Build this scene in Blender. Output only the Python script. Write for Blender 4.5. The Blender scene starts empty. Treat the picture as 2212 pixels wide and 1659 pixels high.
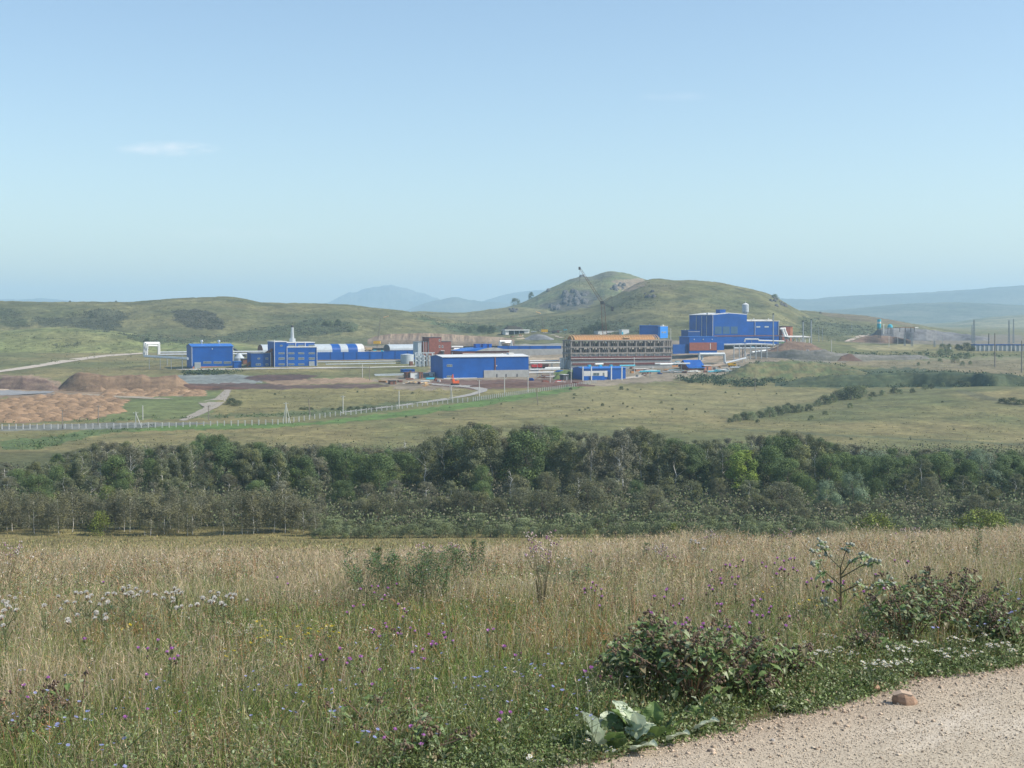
import bpy, math, random
import numpy as np
from mathutils import Vector, Matrix
R = math.radians
rng = np.random.default_rng(7)
random.seed(7)
scn = bpy.context.scene
COL = scn.collection

# ------------------------------------------------------------------ camera, sky, sun, exposure
F = 3038.0            # focal length in pixels of a 2212 px wide picture
CZ = 40.0             # eye height above the valley floor
TH = math.atan(139.5 / F)
CT, ST = math.cos(TH), math.sin(TH)
cam = bpy.data.cameras.new('camera'); camo = bpy.data.objects.new('camera', cam); COL.objects.link(camo)
camo.location = (0, 0, CZ); camo.rotation_euler = (math.pi / 2 - TH, 0, 0)
cam.sensor_width = 36; cam.lens = 36 * F / 2212; cam.clip_start = 0.5; cam.clip_end = 120000
scn.camera = camo

SUN_EL, SUN_AZ = 43.0, -9.0      # azimuth measured from +X towards +Y
se, sa = R(SUN_EL), R(SUN_AZ)
sdir = Vector((math.cos(se) * math.cos(sa), math.cos(se) * math.sin(sa), math.sin(se)))
sun = bpy.data.lights.new('sun', 'SUN'); suno = bpy.data.objects.new('sun', sun); COL.objects.link(suno)
sun.energy = 4.2; sun.angle = R(0.5); sun.color = (1.0, 0.93, 0.82)
suno.rotation_euler = sdir.to_track_quat('Z', 'Y').to_euler(); suno.location = (0, 0, 300)

world = bpy.data.worlds.new('World'); scn.world = world; world.use_nodes = True
wn = world.node_tree; wn.nodes.clear()
sky = wn.nodes.new('ShaderNodeTexSky'); sky.sky_type = 'NISHITA'; sky.sun_disc = False
sky.sun_elevation = se; sky.sun_rotation = math.pi / 2 - sa
sky.altitude = 400; sky.air_density = 1.0; sky.dust_density = 1.3; sky.ozone_density = 1.1
tc = wn.nodes.new('ShaderNodeTexCoord')
bg = wn.nodes.new('ShaderNodeBackground'); bg.inputs[1].default_value = 0.13
wo = wn.nodes.new('ShaderNodeOutputWorld')
# one faint wisp of cloud, high on the left
def wmath(op, a, b=None):
    n = wn.nodes.new('ShaderNodeMath'); n.operation = op
    for i, v in enumerate((a, b)):
        if v is None: continue
        if isinstance(v, (int, float)): n.inputs[i].default_value = v
        else: wn.links.new(v, n.inputs[i])
    return n.outputs[0]
sx = wn.nodes.new('ShaderNodeSeparateXYZ'); wn.links.new(tc.outputs['Generated'], sx.inputs[0])
ux = wmath('DIVIDE', sx.outputs[0], sx.outputs[1]); uz = wmath('DIVIDE', sx.outputs[2], sx.outputs[1])
cmb = wn.nodes.new('ShaderNodeCombineXYZ'); wn.links.new(wmath('MULTIPLY', ux, 60.0), cmb.inputs[0]); wn.links.new(wmath('MULTIPLY', uz, 220.0), cmb.inputs[2])
nz = wn.nodes.new('ShaderNodeTexNoise'); nz.inputs['Scale'].default_value = 1.0; nz.inputs['Detail'].default_value = 6
wn.links.new(cmb.outputs[0], nz.inputs['Vector'])
def wisp(cx, cz, rx, rz, amp):
    a = wmath('DIVIDE', wmath('SUBTRACT', ux, cx), rx); b = wmath('DIVIDE', wmath('SUBTRACT', uz, cz), rz)
    e = wmath('SUBTRACT', 1.0, wmath('ADD', wmath('MULTIPLY', a, a), wmath('MULTIPLY', b, b)))
    e = wmath('MAXIMUM', e, 0.0)
    m = wmath('MAXIMUM', wmath('SUBTRACT', wmath('MULTIPLY', nz.outputs['Fac'], 1.9), 0.62), 0.0)
    return wmath('MULTIPLY', wmath('MULTIPLY', e, m), amp)
w = wmath('ADD', wisp(-0.243, 0.1205, 0.040, 0.0060, 0.75), wisp(0.115, 0.157, 0.03, 0.004, 0.16))
w = wmath('ADD', w, wisp(-0.20, 0.06, 0.07, 0.006, 0.18))
w = wmath('MINIMUM', w, 0.6)
mxw = wn.nodes.new('ShaderNodeMix'); mxw.data_type = 'RGBA'
wn.links.new(w, mxw.inputs[0]); wn.links.new(sky.outputs[0], mxw.inputs[6]); mxw.inputs[7].default_value = (6.6, 6.3, 6.6, 1)
tint = wn.nodes.new('ShaderNodeMix'); tint.data_type = 'RGBA'; tint.blend_type = 'MULTIPLY'; tint.inputs[0].default_value = 1.0
wn.links.new(mxw.outputs[2], tint.inputs[6]); tint.inputs[7].default_value = (0.97, 1.0, 0.98, 1)
wn.links.new(tint.outputs[2], bg.inputs[0]); wn.links.new(bg.outputs[0], wo.inputs[0])
scn.view_settings.view_transform = 'Standard'; scn.view_settings.look = 'None'
scn.view_settings.exposure = 0.47; scn.view_settings.gamma = 1.0
scn.cycles.max_bounces = 5; scn.cycles.diffuse_bounces = 2; scn.cycles.glossy_bounces = 2
scn.cycles.transmission_bounces = 3; scn.cycles.transparent_max_bounces = 8; scn.cycles.volume_bounces = 2
scn.cycles.use_denoising = True

# ------------------------------------------------------------------ pixel <-> world helpers
N2P = 2212.0 / 4096.0
def ray(px, row):
    u = (px - 1106.0) / F; v = (829.5 - row) / F
    return u, CT + v * ST, -ST + v * CT
def at(px, row, d):
    x, y, z = ray(px, row); k = d / y
    return Vector((x * k, d, CZ + z * k))
def atN(nx, ny, d): return at(nx * N2P, ny * N2P, d)
def h_of(row, d):                      # drop below the eye for a row at a distance
    x, y, z = ray(1106, row); return -z / y * d
def lvl(px, row):                      # x/y of a pixel, as a level pixel column
    u, y, z = ray(px, row); return 1106 + F * u / y
def pix(x, y, z):                      # world -> P pixel (arrays)
    t = (z - CZ) / y; v = (t * CT + ST) / (CT - t * ST)
    return 1106 + F * (x / y) * (CT + v * ST), 829.5 - v * F

# ------------------------------------------------------------------ value noise
def vn(x, y, seed=0):
    xi = np.floor(x).astype(np.int64); yi = np.floor(y).astype(np.int64)
    fx = x - xi; fy = y - yi; fx = fx * fx * (3 - 2 * fx); fy = fy * fy * (3 - 2 * fy)
    def hsh(a, b):
        n = (a * 374761393 + b * 668265263 + seed * 974711) & 0xffffffff
        n = ((n ^ (n >> 13)) * 1274126177) & 0xffffffff
        return ((n ^ (n >> 16)) & 0xffff) / 65535.0
    a = hsh(xi, yi); b = hsh(xi + 1, yi); c = hsh(xi, yi + 1); d = hsh(xi + 1, yi + 1)
    return (a * (1 - fx) + b * fx) * (1 - fy) + (c * (1 - fx) + d * fx) * fy
def fbm(x, y, seed=0, o=4):
    s = 0; a = 0.5; t = 0
    for k in range(o):
        s = s + a * vn(x * 2 ** k + 17.3 * k, y * 2 ** k - 9.1 * k, seed + k); t += a; a *= 0.5
    return s / t

# ------------------------------------------------------------------ terrain height
PXC = [-500, 0, 300, 600, 900, 1106, 1300, 1500, 1700, 1900, 2212, 2700]
TAB = [  # distance, rows at PXC (negative: a drop in metres is given)
    (1, [-4.2] * 12), (13, [-4.2] * 12), (17, [-4.35, -4.35, -4.35, -4.35, -4.35, -4.3, -4.25, -4.2, -4.2, -4.2, -4.2, -4.2]),
    (25, [-5.25, -5.2, -5.15, -5.1, -5.05, -5.0, -4.95, -4.9, -4.85, -4.75, -4.65, -4.6]),
    (38, [-7.05, -6.95, -6.95, -6.9, -6.85, -6.8, -6.7, -6.6, -6.55, -6.45, -6.3, -6.2]),
    (46, [-8.7, -8.6, -8.6, -8.5, -8.45, -8.4, -8.2, -8.05, -7.9, -7.8, -7.5, -7.3]),
    (80, [-17] * 12), (150, [-26.8] * 12), (200, [-33] * 12), (250, [-39.3] * 12), (300, [-40.5] * 12), (350, [-40.3] * 12), (420, [-39.6] * 12),
    (470, [955, 950, 948, 945, 945, 945, 948, 952, 958, 960, 968, 975]),
    (520, [930, 925, 921, 915, 914, 914, 922, 925, 930, 934, 942, 945]),
    (580, [898, 896, 893, 892, 893, 892, 895, 900, 905, 902, 900, 905]),
    (640, [872, 871, 870, 868, 866, 866, 868, 878, 885, 873, 862, 860]),
    (700, [852, 850, 848, 845, 845, 845, 848, 860, 868, 850, 834, 830]),
    (760, [832, 832, 829, 826, 826, 827, 828, 838, 846, 842, 832, 828]),
    (800, [820, 818, 814, 808, 812, 817, 818, 822, 829, 830, 822, 816]),
    (840, [808, 804, 801, 793, 797, 803, 805, 808, 812, 813, 808, 800]),
    (900, [792, 788, 786, 779, 781, 788, 790, 790, 792, 792, 789, 785]),
    (1000, [772, 768, 769, 768, 768, 766, 765, 760, 752, 770, 768, 766]),
    (1100, [758, 755, 756, 757, 753, 748, 742, 735, 738, 752, 754, 754]),
    (1200, [748, 746, 746, 747, 745, 740, 735, 732, 733, 740, 745, 745]),
    (1500, [734, 732, 732, 733, 732, 728, 726, 724, 724, 728, 732, 732]),
    (2500, [712] * 12), (6000, [699] * 12), (40000, [692] * 12)]
_d = np.array([t[0] for t in TAB], float)
_H = np.array([[-r if r < 0 else h_of(r, t[0]) for r in t[1]] for t in TAB])
GP = np.linspace(-500, 2700, 161); GL = np.linspace(0, math.log(40000), 1400)
_t1 = np.stack([np.interp(GP, PXC, row) for row in _H])
_t2 = np.stack([np.interp(np.exp(GL), _d, _t1[:, k]) for k in range(len(GP))])   # px, logd
def _blur(a, ax, n):
    for _ in range(n):
        p = np.concatenate([np.take(a, [0], ax), a, np.take(a, [-1], ax)], ax)
        i = np.arange(a.shape[ax])
        a = (np.take(p, i, ax) + 2 * np.take(p, i + 1, ax) + np.take(p, i + 2, ax)) / 4
    return a
_t2 = _blur(_blur(_t2, 1, 14), 0, 10)
def zt(lp, d):                           # terrain height from level column and distance
    lp = np.clip(lp, -500, 2700); g = np.clip(np.log(np.maximum(d, 1.0)), 0, GL[-1] - 1e-6)
    a = (lp + 500) / 20.0; i = np.minimum(a.astype(int), 159); fa = a - i
    b = g / (GL[1] - GL[0]); j = np.minimum(b.astype(int), 1398); fb = b - j
    h = (_t2[i, j] * (1 - fa) + _t2[i + 1, j] * fa) * (1 - fb) + (_t2[i, j + 1] * (1 - fa) + _t2[i + 1, j + 1] * fa) * fb
    x = (lp - 1106) / F * d
    amp = np.interp(d, [1, 46, 70, 200, 260, 470, 1200], [0.10, 0.22, 0.5, 0.6, 0.5, 1.0, 1.6])
    return CZ - h + amp * (fbm(x / np.interp(d, [1, 50, 200], [3, 5, 30]), d / np.interp(d, [1, 50, 200], [3, 5, 30]), 3, 3) - 0.5)
def zxy(x, y):
    x = np.asarray(x, float); y = np.asarray(y, float)
    return zt(1106 + F * x / np.maximum(y, 12.0), y)

# ------------------------------------------------------------------ ridges: crest columns / rows, distances
RIDGES = {}
def ridge_def(name, pts, d0, dc, d1, N=False, wob=0.0, cap=None, rough=1.0):
    k = N2P if N else 1.0
    cx = np.array([p[0] * k for p in pts]); cr = np.array([p[1] * k for p in pts])
    lx = np.array([lvl(a, b) for a, b in zip(cx, cr)])
    gx = np.arange(lx[0], lx[-1] + 4, 4.0); gr = np.interp(gx, lx, cr)
    gp_ = np.pad(gr, 4, mode='edge'); gr = np.convolve(gp_, np.array([1, 2, 3, 4, 5, 4, 3, 2, 1]) / 25.0, 'valid')
    def zf(lp, d):
        row = np.interp(lp, gx, gr)
        hc = h_of(row, dc)                                     # vectorised in row
        row2 = row + wob * (fbm(lp / 9.0, d / (dc * 0.02), 11, 4) - 0.5) * 2
        zc = CZ - h_of(row2, dc)
        zb = zt(lp, d) - 1.0
        t = np.where(d < dc, (d - d0) / (dc - d0), (d1 - d) / (d1 - dc))
        t = np.clip(t, 0, 1); s = np.where(d < dc, np.sin(t * math.pi / 2) ** 1.25, np.sin(t * math.pi / 2) ** 2)
        x = (lp - 1106) / F * d; L = (d1 - d0) / 10.0
        rel = (fbm(x / L, d / L, 5, 5) - 0.5) * (zc - zb) * 0.22 * rough * np.sin(t * math.pi) 
        edge = np.clip(np.minimum(lp - lx[0], lx[-1] - lp) / 30.0, 0, 1) if cap is None else 1.0
        z = zb + np.maximum(zc - zb, -3) * s * edge + rel * edge
        return np.where((d < d0) | (d > d1) | (edge <= 0), -1e4 * 0 + zb - 2.0, z)
    RIDGES[name] = dict(zf=zf, lx=lx, d0=d0, dc=dc, d1=d1)
ridge_def('knoll', [(-480, 735), (-300, 722), (0, 716), (100, 708), (180, 710), (260, 717), (340, 727), (450, 737), (560, 746), (640, 756)], 1040, 1190, 1420, cap=1)
ridge_def('left_hill', [(-500, 655), (-300, 648), (0, 650), (100, 653), (200, 652), (280, 653), (340, 648), (400, 644), (490, 641), (530, 646), (560, 654), (620, 655), (700, 656), (760, 659), (800, 664), (850, 669), (880, 673), (940, 684), (1000, 694), (1080, 706), (1150, 720), (1180, 730)], 1180, 1560, 2000, cap=1, rough=1.3)
ridge_def('saddle_hill', [(780, 700), (850, 680), (900, 672), (950, 675), (1000, 676), (1060, 668), (1100, 665), (1130, 664), (1180, 669), (1240, 690), (1300, 705)], 1600, 1950, 2400)
ridge_def('right_hill', [(880, 712), (940, 705), (1000, 695), (1060, 690), (1130, 684), (1200, 676), (1260, 667), (1300, 655), (1335, 636), (1370, 616), (1395, 606), (1412, 603), (1430, 604), (1450, 608), (1500, 607), (1560, 612), (1600, 621), (1635, 628), (1660, 635), (1680, 645), (1700, 657), (1730, 673), (1765, 690), (1800, 703), (1850, 716), (1900, 726)], 1130, 1620, 2100, rough=1.2)
ridge_def('low_hill', [(1600, 690), (1690, 672), (1740, 671), (1800, 677), (1870, 682), (1930, 692), (1990, 703), (2050, 713), (2120, 723), (2160, 728)], 1350, 1800, 2300)
ridge_def('rocky_hill', [(900, 700), (1000, 688), (1060, 672), (1120, 658), (1150, 645), (1180, 628), (1215, 612), (1242, 601), (1256, 598), (1282, 600), (1300, 591), (1315, 587), (1350, 591), (1368, 595), (1380, 600), (1400, 606), (1450, 622), (1500, 640), (1600, 680)], 1750, 2350, 3000, rough=1.6, wob=0.8)
ridge_def('green_ridge', [(1880, 716), (1950, 710), (1990, 705), (2020, 707), (2060, 716), (2150, 716), (2212, 712), (2500, 708)], 2100, 2600, 3200, cap=1)
ridge_def('far_green_ridge', [(1750, 712), (1850, 706), (1950, 702), (2000, 699), (2060, 697), (2100, 690), (2150, 684), (2212, 680), (2600, 672)], 3200, 4200, 5200)
ridge_def('far_ridge', [(1640, 690), (1750, 672), (1850, 666), (1950, 656), (2050, 653), (2150, 656), (2212, 660), (2600, 665)], 4600, 5600, 6800, wob=1)
ridge_def('distant_ridge', [(1480, 660), (1600, 648), (1690, 645), (1750, 647), (1800, 641), (1900, 636), (2000, 632), (2100, 625), (2150, 620), (2212, 617), (2600, 608)], 7000, 8600, 10200, wob=1.2)
ridge_def('distant_mountain', [(1180, 1262), (1325, 1207), (1379, 1177), (1439, 1167), (1466, 1153), (1526, 1145), (1569, 1138), (1601, 1147), (1650, 1168), (1699, 1173), (1748, 1194), (1800, 1212), (1900, 1250), (2000, 1270)], 11500, 13500, 15000, N=True, wob=3.0, rough=2)
ridge_def('distant_peak', [(1560, 1270), (1634, 1238), (1715, 1207), (1770, 1197), (1819, 1185), (1867, 1198), (1927, 1206), (2000, 1210), (2100, 1220), (2250, 1260)], 8300, 9600, 11200, N=True, wob=1.4)
ridge_def('distant_slope', [(1800, 1250), (1900, 1216), (1927, 1206), (2014, 1180), (2068, 1169), (2155, 1160), (2300, 1158), (2500, 1170), (2700, 1230)], 10500, 12000, 13500, N=True, wob=1.0)
ridge_def('distant_rise', [(-200, 1215), (-60, 1203), (40, 1197), (100, 1199), (160, 1192), (215, 1198), (280, 1204), (400, 1225)], 10500, 12500, 14500, N=True, wob=1.5)
def ztop(lp, d):
    z = zt(lp, d)
    for r in RIDGES.values():
        m = (d >= r['d0']) & (d <= r['d1']) & (lp > r['lx'][0]) & (lp < r['lx'][-1])
        if np.any(m): z = np.where(m, np.maximum(z, r['zf'](lp, d)), z)
    return z
_TL = np.arange(-500, 2701, 3.0); _TD = np.geomspace(425.0, 4000.0, 1500)
_LL, _DD = np.meshgrid(_TL, _TD, indexing='ij'); _TZ = ztop(_LL, _DD); del _LL, _DD
def hits(px, row, dmin=470.0, dmax=4000.0, n=0):         # arrays of P pixels -> points on the ground
    px = np.atleast_1d(np.asarray(px, float)); row = np.atleast_1d(np.asarray(row, float))
    u, y, z = ray(px, row); lp = 1106 + F * u / y; tn = z / y
    j0 = int(np.searchsorted(_TD, dmin)); ds = _TD[j0:]
    out = np.full((len(px), 3), np.nan)
    g = np.clip((lp + 500) / 3.0, 0, len(_TL) - 1.001); gi = g.astype(int); gf = (g - gi)[:, None]
    for a in range(0, len(px), 2000):
        s = slice(a, a + 2000); i = gi[s]
        Z = _TZ[i, j0:] * (1 - gf[s]) + _TZ[i + 1, j0:] * gf[s]
        diff = CZ + tn[s, None] * ds[None] - Z
        ok = diff <= 0; k = ok.argmax(1); has = ok.any(1) & (k > 0)
        idx = np.arange(len(k)); k1 = np.maximum(k, 1)
        d0 = diff[idx, k1 - 1]; d1 = diff[idx, k1]; tt = d0 / np.maximum(d0 - d1, 1e-9)
        dd = ds[k1 - 1] + (ds[k1] - ds[k1 - 1]) * np.clip(tt, 0, 1)
        out[s] = np.where(has[:, None], np.stack([(lp[s] - 1106) / F * dd, dd, CZ + tn[s] * dd], 1), np.nan)
    return out
def hitN(nx, ny, dmin=470.0, dmax=4000.0):
    p = hits([nx * N2P], [ny * N2P], dmin, dmax)[0]
    return Vector(p)

# ------------------------------------------------------------------ tagging and mesh helpers
def tag(o, label=None, cat=None, group=None, kind=None):
    if label: o['label'] = label
    if cat: o['category'] = cat
    if group: o['group'] = group
    if kind: o['kind'] = kind
    return o
def empty(name, loc, rz=0.0, label=None, cat=None, group=None):
    o = bpy.data.objects.new(name, None); COL.objects.link(o); o.empty_display_size = 0.5
    o.location = loc; o.rotation_euler = (0, 0, rz)
    return tag(o, label, cat, group)
def link(name, me, mat, parent=None, loc=None, rz=0.0):
    o = bpy.data.objects.new(name, me); COL.objects.link(o)
    if mat is not None and len(me.materials) == 0: me.materials.append(mat)
    if parent is not None: o.parent = parent
    if loc is not None: o.location = loc
    if rz: o.rotation_euler = (0, 0, rz)
    return o
def np_mesh(name, V, Fq, cols=None, smooth=False):
    """V (n,3); Fq: list of (m,k) index arrays"""
    me = bpy.data.meshes.new(name)
    V = np.ascontiguousarray(V, dtype=np.float32)
    me.vertices.add(len(V)); me.vertices.foreach_set('co', V.ravel())
    loops = np.concatenate([f.ravel() for f in Fq]).astype(np.int32)
    cnt = np.concatenate([np.full(len(f), f.shape[1]) for f in Fq]).astype(np.int32)
    start = np.concatenate([[0], np.cumsum(cnt)[:-1]]).astype(np.int32)
    me.loops.add(len(loops)); me.loops.foreach_set('vertex_index', loops)
    me.polygons.add(len(cnt)); me.polygons.foreach_set('loop_start', start); me.polygons.foreach_set('loop_total', cnt)
    if smooth: me.polygons.foreach_set('use_smooth', np.ones(len(cnt), dtype=bool))
    if cols is not None:
        a = me.color_attributes.new('Col', 'FLOAT_COLOR', 'POINT')
        c = np.ones((len(V), 4), dtype=np.float32); c[:, :3] = cols
        a.data.foreach_set('color', c.ravel())
    me.update(calc_edges=True); me.validate()
    return me
def grid_faces(nr, nc):
    i = np.arange(nr * nc).reshape(nr, nc)
    return np.stack([i[:-1, :-1].ravel(), i[:-1, 1:].ravel(), i[1:, 1:].ravel(), i[1:, :-1].ravel()], 1)
class MB:
    def __init__(s): s.v = []; s.f = []
    def quad(s, *p):
        n = len(s.v); s.v += [tuple(q) for q in p]; s.f.append(tuple(range(n, n + len(p)))); return s
    def box(s, x0, x1, y0, y1, z0, z1):
        n = len(s.v)
        s.v += [(x0, y0, z0), (x1, y0, z0), (x1, y1, z0), (x0, y1, z0), (x0, y0, z1), (x1, y0, z1), (x1, y1, z1), (x0, y1, z1)]
        s.f += [tuple(n + k for k in q) for q in ((3, 2, 1, 0), (4, 5, 6, 7), (0, 1, 5, 4), (1, 2, 6, 5), (2, 3, 7, 6), (3, 0, 4, 7))]
        return s
    def tube(s, p, q, r0, r1=None, n=6, cap=True):
        p = Vector(p); q = Vector(q); r1 = r0 if r1 is None else r1
        d = (q - p).normalized(); a = d.orthogonal().normalized(); b = d.cross(a); m = len(s.v)
        for c, r in ((p, r0), (q, r1)):
            for k in range(n):
                t = 2 * math.pi * k / n; s.v.append(tuple(c + a * math.cos(t) * r + b * math.sin(t) * r))
        for k in range(n): s.f.append((m + k, m + (k + 1) % n, m + n + (k + 1) % n, m + n + k))
        if cap: s.f.append(tuple(m + k for k in reversed(range(n)))); s.f.append(tuple(m + n + k for k in range(n)))
        return s
    def path(s, pts, r, n=6):
        for a, b in zip(pts[:-1], pts[1:]): s.tube(a, b, r, r, n)
        return s
    def prism(s, prof, y0, y1):         # prof in (x,z), extruded along y
        n = len(s.v); k = len(prof)
        s.v += [(x, y0, z) for x, z in prof] + [(x, y1, z) for x, z in prof]
        s.f.append(tuple(range(n, n + k))); s.f.append(tuple(reversed(range(n + k, n + 2 * k))))
        for i in range(k): j = (i + 1) % k; s.f.append((n + j, n + i, n + k + i, n + k + j))
        return s
    def prismx(s, prof, x0, x1):        # prof in (y,z), extruded along x
        n = len(s.v); k = len(prof)
        s.v += [(x0, y, z) for y, z in prof] + [(x1, y, z) for y, z in prof]
        s.f.append(tuple(reversed(range(n, n + k)))); s.f.append(tuple(range(n + k, n + 2 * k)))
        for i in range(k): j = (i + 1) % k; s.f.append((n + i, n + j, n + k + j, n + k + i))
        return s
    def mesh(s, name, smooth=False):
        me = bpy.data.meshes.new(name); me.from_pydata(s.v, [], s.f)
        if smooth: me.polygons.foreach_set('use_smooth', [True] * len(me.polygons))
        me.update(); return me
    def build(s, name, mat, parent=None, loc=None, rz=0.0, smooth=False):
        return link(name, s.mesh(name, smooth), mat, parent, loc, rz)

# ------------------------------------------------------------------ materials
M = {}
def newmat(name):
    m = bpy.data.materials.new(name); m.use_nodes = True; nt = m.node_tree; nt.nodes.clear()
    out = nt.nodes.new('ShaderNodeOutputMaterial'); return m, nt, out
def pm(name, col, rough=0.7, var=0.12, scale=0.6, metal=0.0, rib=0.0, bump=0.0, spec=0.3):
    m, nt, out = newmat(name); b = nt.nodes.new('ShaderNodeBsdfPrincipled')
    b.inputs['Roughness'].default_value = rough; b.inputs['Metallic'].default_value = metal
    b.inputs['Specular IOR Level'].default_value = spec
    t = nt.nodes.new('ShaderNodeTexCoord'); n = nt.nodes.new('ShaderNodeTexNoise')
    n.inputs['Scale'].default_value = scale; n.inputs['Detail'].default_value = 6; n.inputs['Roughness'].default_value = 0.65
    nt.links.new(t.outputs['Object'], n.inputs['Vector'])
    r = nt.nodes.new('ShaderNodeMapRange'); r.inputs[1].default_value = 0.3; r.inputs[2].default_value = 0.7
    r.inputs[3].default_value = 1 - var; r.inputs[4].default_value = 1 + var; nt.links.new(n.outputs['Fac'], r.inputs[0])
    v = nt.nodes.new('ShaderNodeVectorMath'); v.operation = 'SCALE'; v.inputs[0].default_value = col[:3]
    nt.links.new(r.outputs[0], v.inputs['Scale']); nt.links.new(v.outputs[0], b.inputs['Base Color'])
    if rib or bump:
        bp = nt.nodes.new('ShaderNodeBump'); bp.inputs['Strength'].default_value = 0.6
        if rib:
            w = nt.nodes.new('ShaderNodeTexWave'); w.inputs['Scale'].default_value = rib; w.bands_direction = 'X'
            nt.links.new(t.outputs['Object'], w.inputs['Vector']); nt.links.new(w.outputs['Fac'], bp.inputs['Height']); bp.inputs['Distance'].default_value = 0.05
        else:
            nt.links.new(n.outputs['Fac'], bp.inputs['Height']); bp.inputs['Distance'].default_value = bump
        nt.links.new(bp.outputs[0], b.inputs['Normal'])
    nt.links.new(b.outputs[0], out.inputs[0]); M[name] = m; return m
def vm(name, transl=0.0, rough=0.85, rnd=0.0, noise=None, nvar=0.3, bump=0.0, spec=0.2, noise2=None):
    """colour comes from the mesh's own colour attribute"""
    m, nt, out = newmat(name); a = nt.nodes.new('ShaderNodeAttribute'); a.attribute_name = 'Col'
    c = a.outputs['Color']
    def scale(c, fac):
        v = nt.nodes.new('ShaderNodeVectorMath'); v.operation = 'SCALE'; nt.links.new(c, v.inputs[0]); nt.links.new(fac, v.inputs['Scale']); return v.outputs[0]
    bn = None
    for k, (ns, nv) in enumerate(((noise, nvar), (noise2, nvar))):
        if not ns: continue
        t = nt.nodes.new('ShaderNodeTexCoord'); n = nt.nodes.new('ShaderNodeTexNoise')
        n.inputs['Scale'].default_value = ns; n.inputs['Detail'].default_value = 7; n.inputs['Roughness'].default_value = 0.7
        nt.links.new(t.outputs['Object'], n.inputs['Vector'])
        r = nt.nodes.new('ShaderNodeMapRange'); r.inputs[1].default_value = 0.3; r.inputs[2].default_value = 0.7
        r.inputs[3].default_value = 1 - nv; r.inputs[4].default_value = 1 + nv; nt.links.new(n.outputs['Fac'], r.inputs[0]); c = scale(c, r.outputs[0]); bn = bn or n
    if rnd:
        oi = nt.nodes.new('ShaderNodeObjectInfo'); r = nt.nodes.new('ShaderNodeMapRange'); r.inputs[3].default_value = 1 - rnd; r.inputs[4].default_value = 1 + rnd
        nt.links.new(oi.outputs['Random'], r.inputs[0]); c = scale(c, r.outputs[0])
    b = nt.nodes.new('ShaderNodeBsdfPrincipled'); b.inputs['Roughness'].default_value = rough; b.inputs['Specular IOR Level'].default_value = spec
    nt.links.new(c, b.inputs['Base Color'])
    if bump and bn is not None:
        bp = nt.nodes.new('ShaderNodeBump'); bp.inputs['Distance'].default_value = bump; nt.links.new(bn.outputs['Fac'], bp.inputs['Height']); nt.links.new(bp.outputs[0], b.inputs['Normal'])
    sh = b.outputs[0]
    if transl:
        tr = nt.nodes.new('ShaderNodeBsdfTranslucent'); nt.links.new(c, tr.inputs['Color'])
        mx = nt.nodes.new('ShaderNodeMixShader'); mx.inputs[0].default_value = transl
        nt.links.new(sh, mx.inputs[1]); nt.links.new(tr.outputs[0], mx.inputs[2]); sh = mx.outputs[0]
    nt.links.new(sh, out.inputs[0]); M[name] = m; return m
vm('ground', noise=0.35, nvar=0.42, bump=0.35, noise2=0.06)
vm('hillside', noise=0.16, nvar=0.42, bump=2.2, noise2=0.03)
vm('foliage', transl=0.16, rnd=0.18)
vm('scrub', transl=0.1)
vm('grass', transl=0.35, rough=0.6)
vm('leafy', transl=0.25, rough=0.5, spec=0.4)
vm('petal', transl=0.3)
vm('stone_gravel', rough=0.95)
vm('spoil', rough=0.95, noise=0.5, nvar=0.22, bump=0.4)
pm('blue_metal', (0.001, 0.078, 0.34), 0.5, 0.22, 0.12, rib=1.2)
pm('blue_roof', (0.015, 0.14, 0.50), 0.4, 0.08, 0.2, rib=2.0)
pm('light_or_lit_blue_metal', (0.03, 0.25, 0.75), 0.45, 0.06, 0.2, rib=3.0)
pm('dark_blue_metal', (0.006, 0.06, 0.24), 0.5, 0.1, 0.2, rib=3.0)
pm('white_metal', (0.62, 0.63, 0.62), 0.5, 0.06)
pm('silver_metal', (0.50, 0.53, 0.55), 0.35, 0.12, 0.5, metal=0.35, spec=0.6)
pm('grey_steel', (0.30, 0.33, 0.35), 0.5, 0.15)
pm('pale_steel', (0.42, 0.47, 0.50), 0.5, 0.12)
pm('dark_steel', (0.07, 0.07, 0.075), 0.6, 0.2)
pm('concrete', (0.34, 0.34, 0.33), 0.9, 0.18, 0.35, bump=0.03)
pm('light_concrete', (0.58, 0.57, 0.54), 0.9, 0.12, 0.5)
pm('brick', (0.24, 0.085, 0.06), 0.9, 0.2, 0.8)
pm('orange_or_lit_brick', (0.45, 0.20, 0.12), 0.9, 0.15, 0.8)  # orange brick, also brick faces with sunlight put into the colour
pm('rust', (0.20, 0.09, 0.06), 0.85, 0.3, 0.8)
pm('window_glass', (0.10, 0.13, 0.14), 0.15, 0.3, 2.0, spec=0.8)
pm('window_frame', (0.34, 0.37, 0.36), 0.6, 0.05)
pm('wood', (0.44, 0.21, 0.08), 0.8, 0.25, 1.0)
pm('pale_wood', (0.62, 0.44, 0.24), 0.8, 0.2, 1.0)
pm('pole_wood', (0.23, 0.20, 0.17), 0.9, 0.2, 1.0)
pm('orange_paint', (0.72, 0.13, 0.03), 0.45, 0.1)
pm('red_paint', (0.50, 0.03, 0.03), 0.5, 0.15)
pm('yellow_paint', (0.72, 0.42, 0.03), 0.5, 0.15)
pm('teal_paint', (0.05, 0.38, 0.50), 0.5, 0.1)
pm('rubber', (0.03, 0.03, 0.03), 0.9, 0.1)
pm('birch_bark', (0.62, 0.60, 0.55), 0.9, 0.35, 1.5)
pm('bark', (0.16, 0.13, 0.10), 0.95, 0.25, 1.5)
pm('stem_green', (0.12, 0.16, 0.05), 0.8, 0.2, 8)
pm('stem_brown', (0.16, 0.10, 0.06), 0.85, 0.25, 8)
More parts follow.
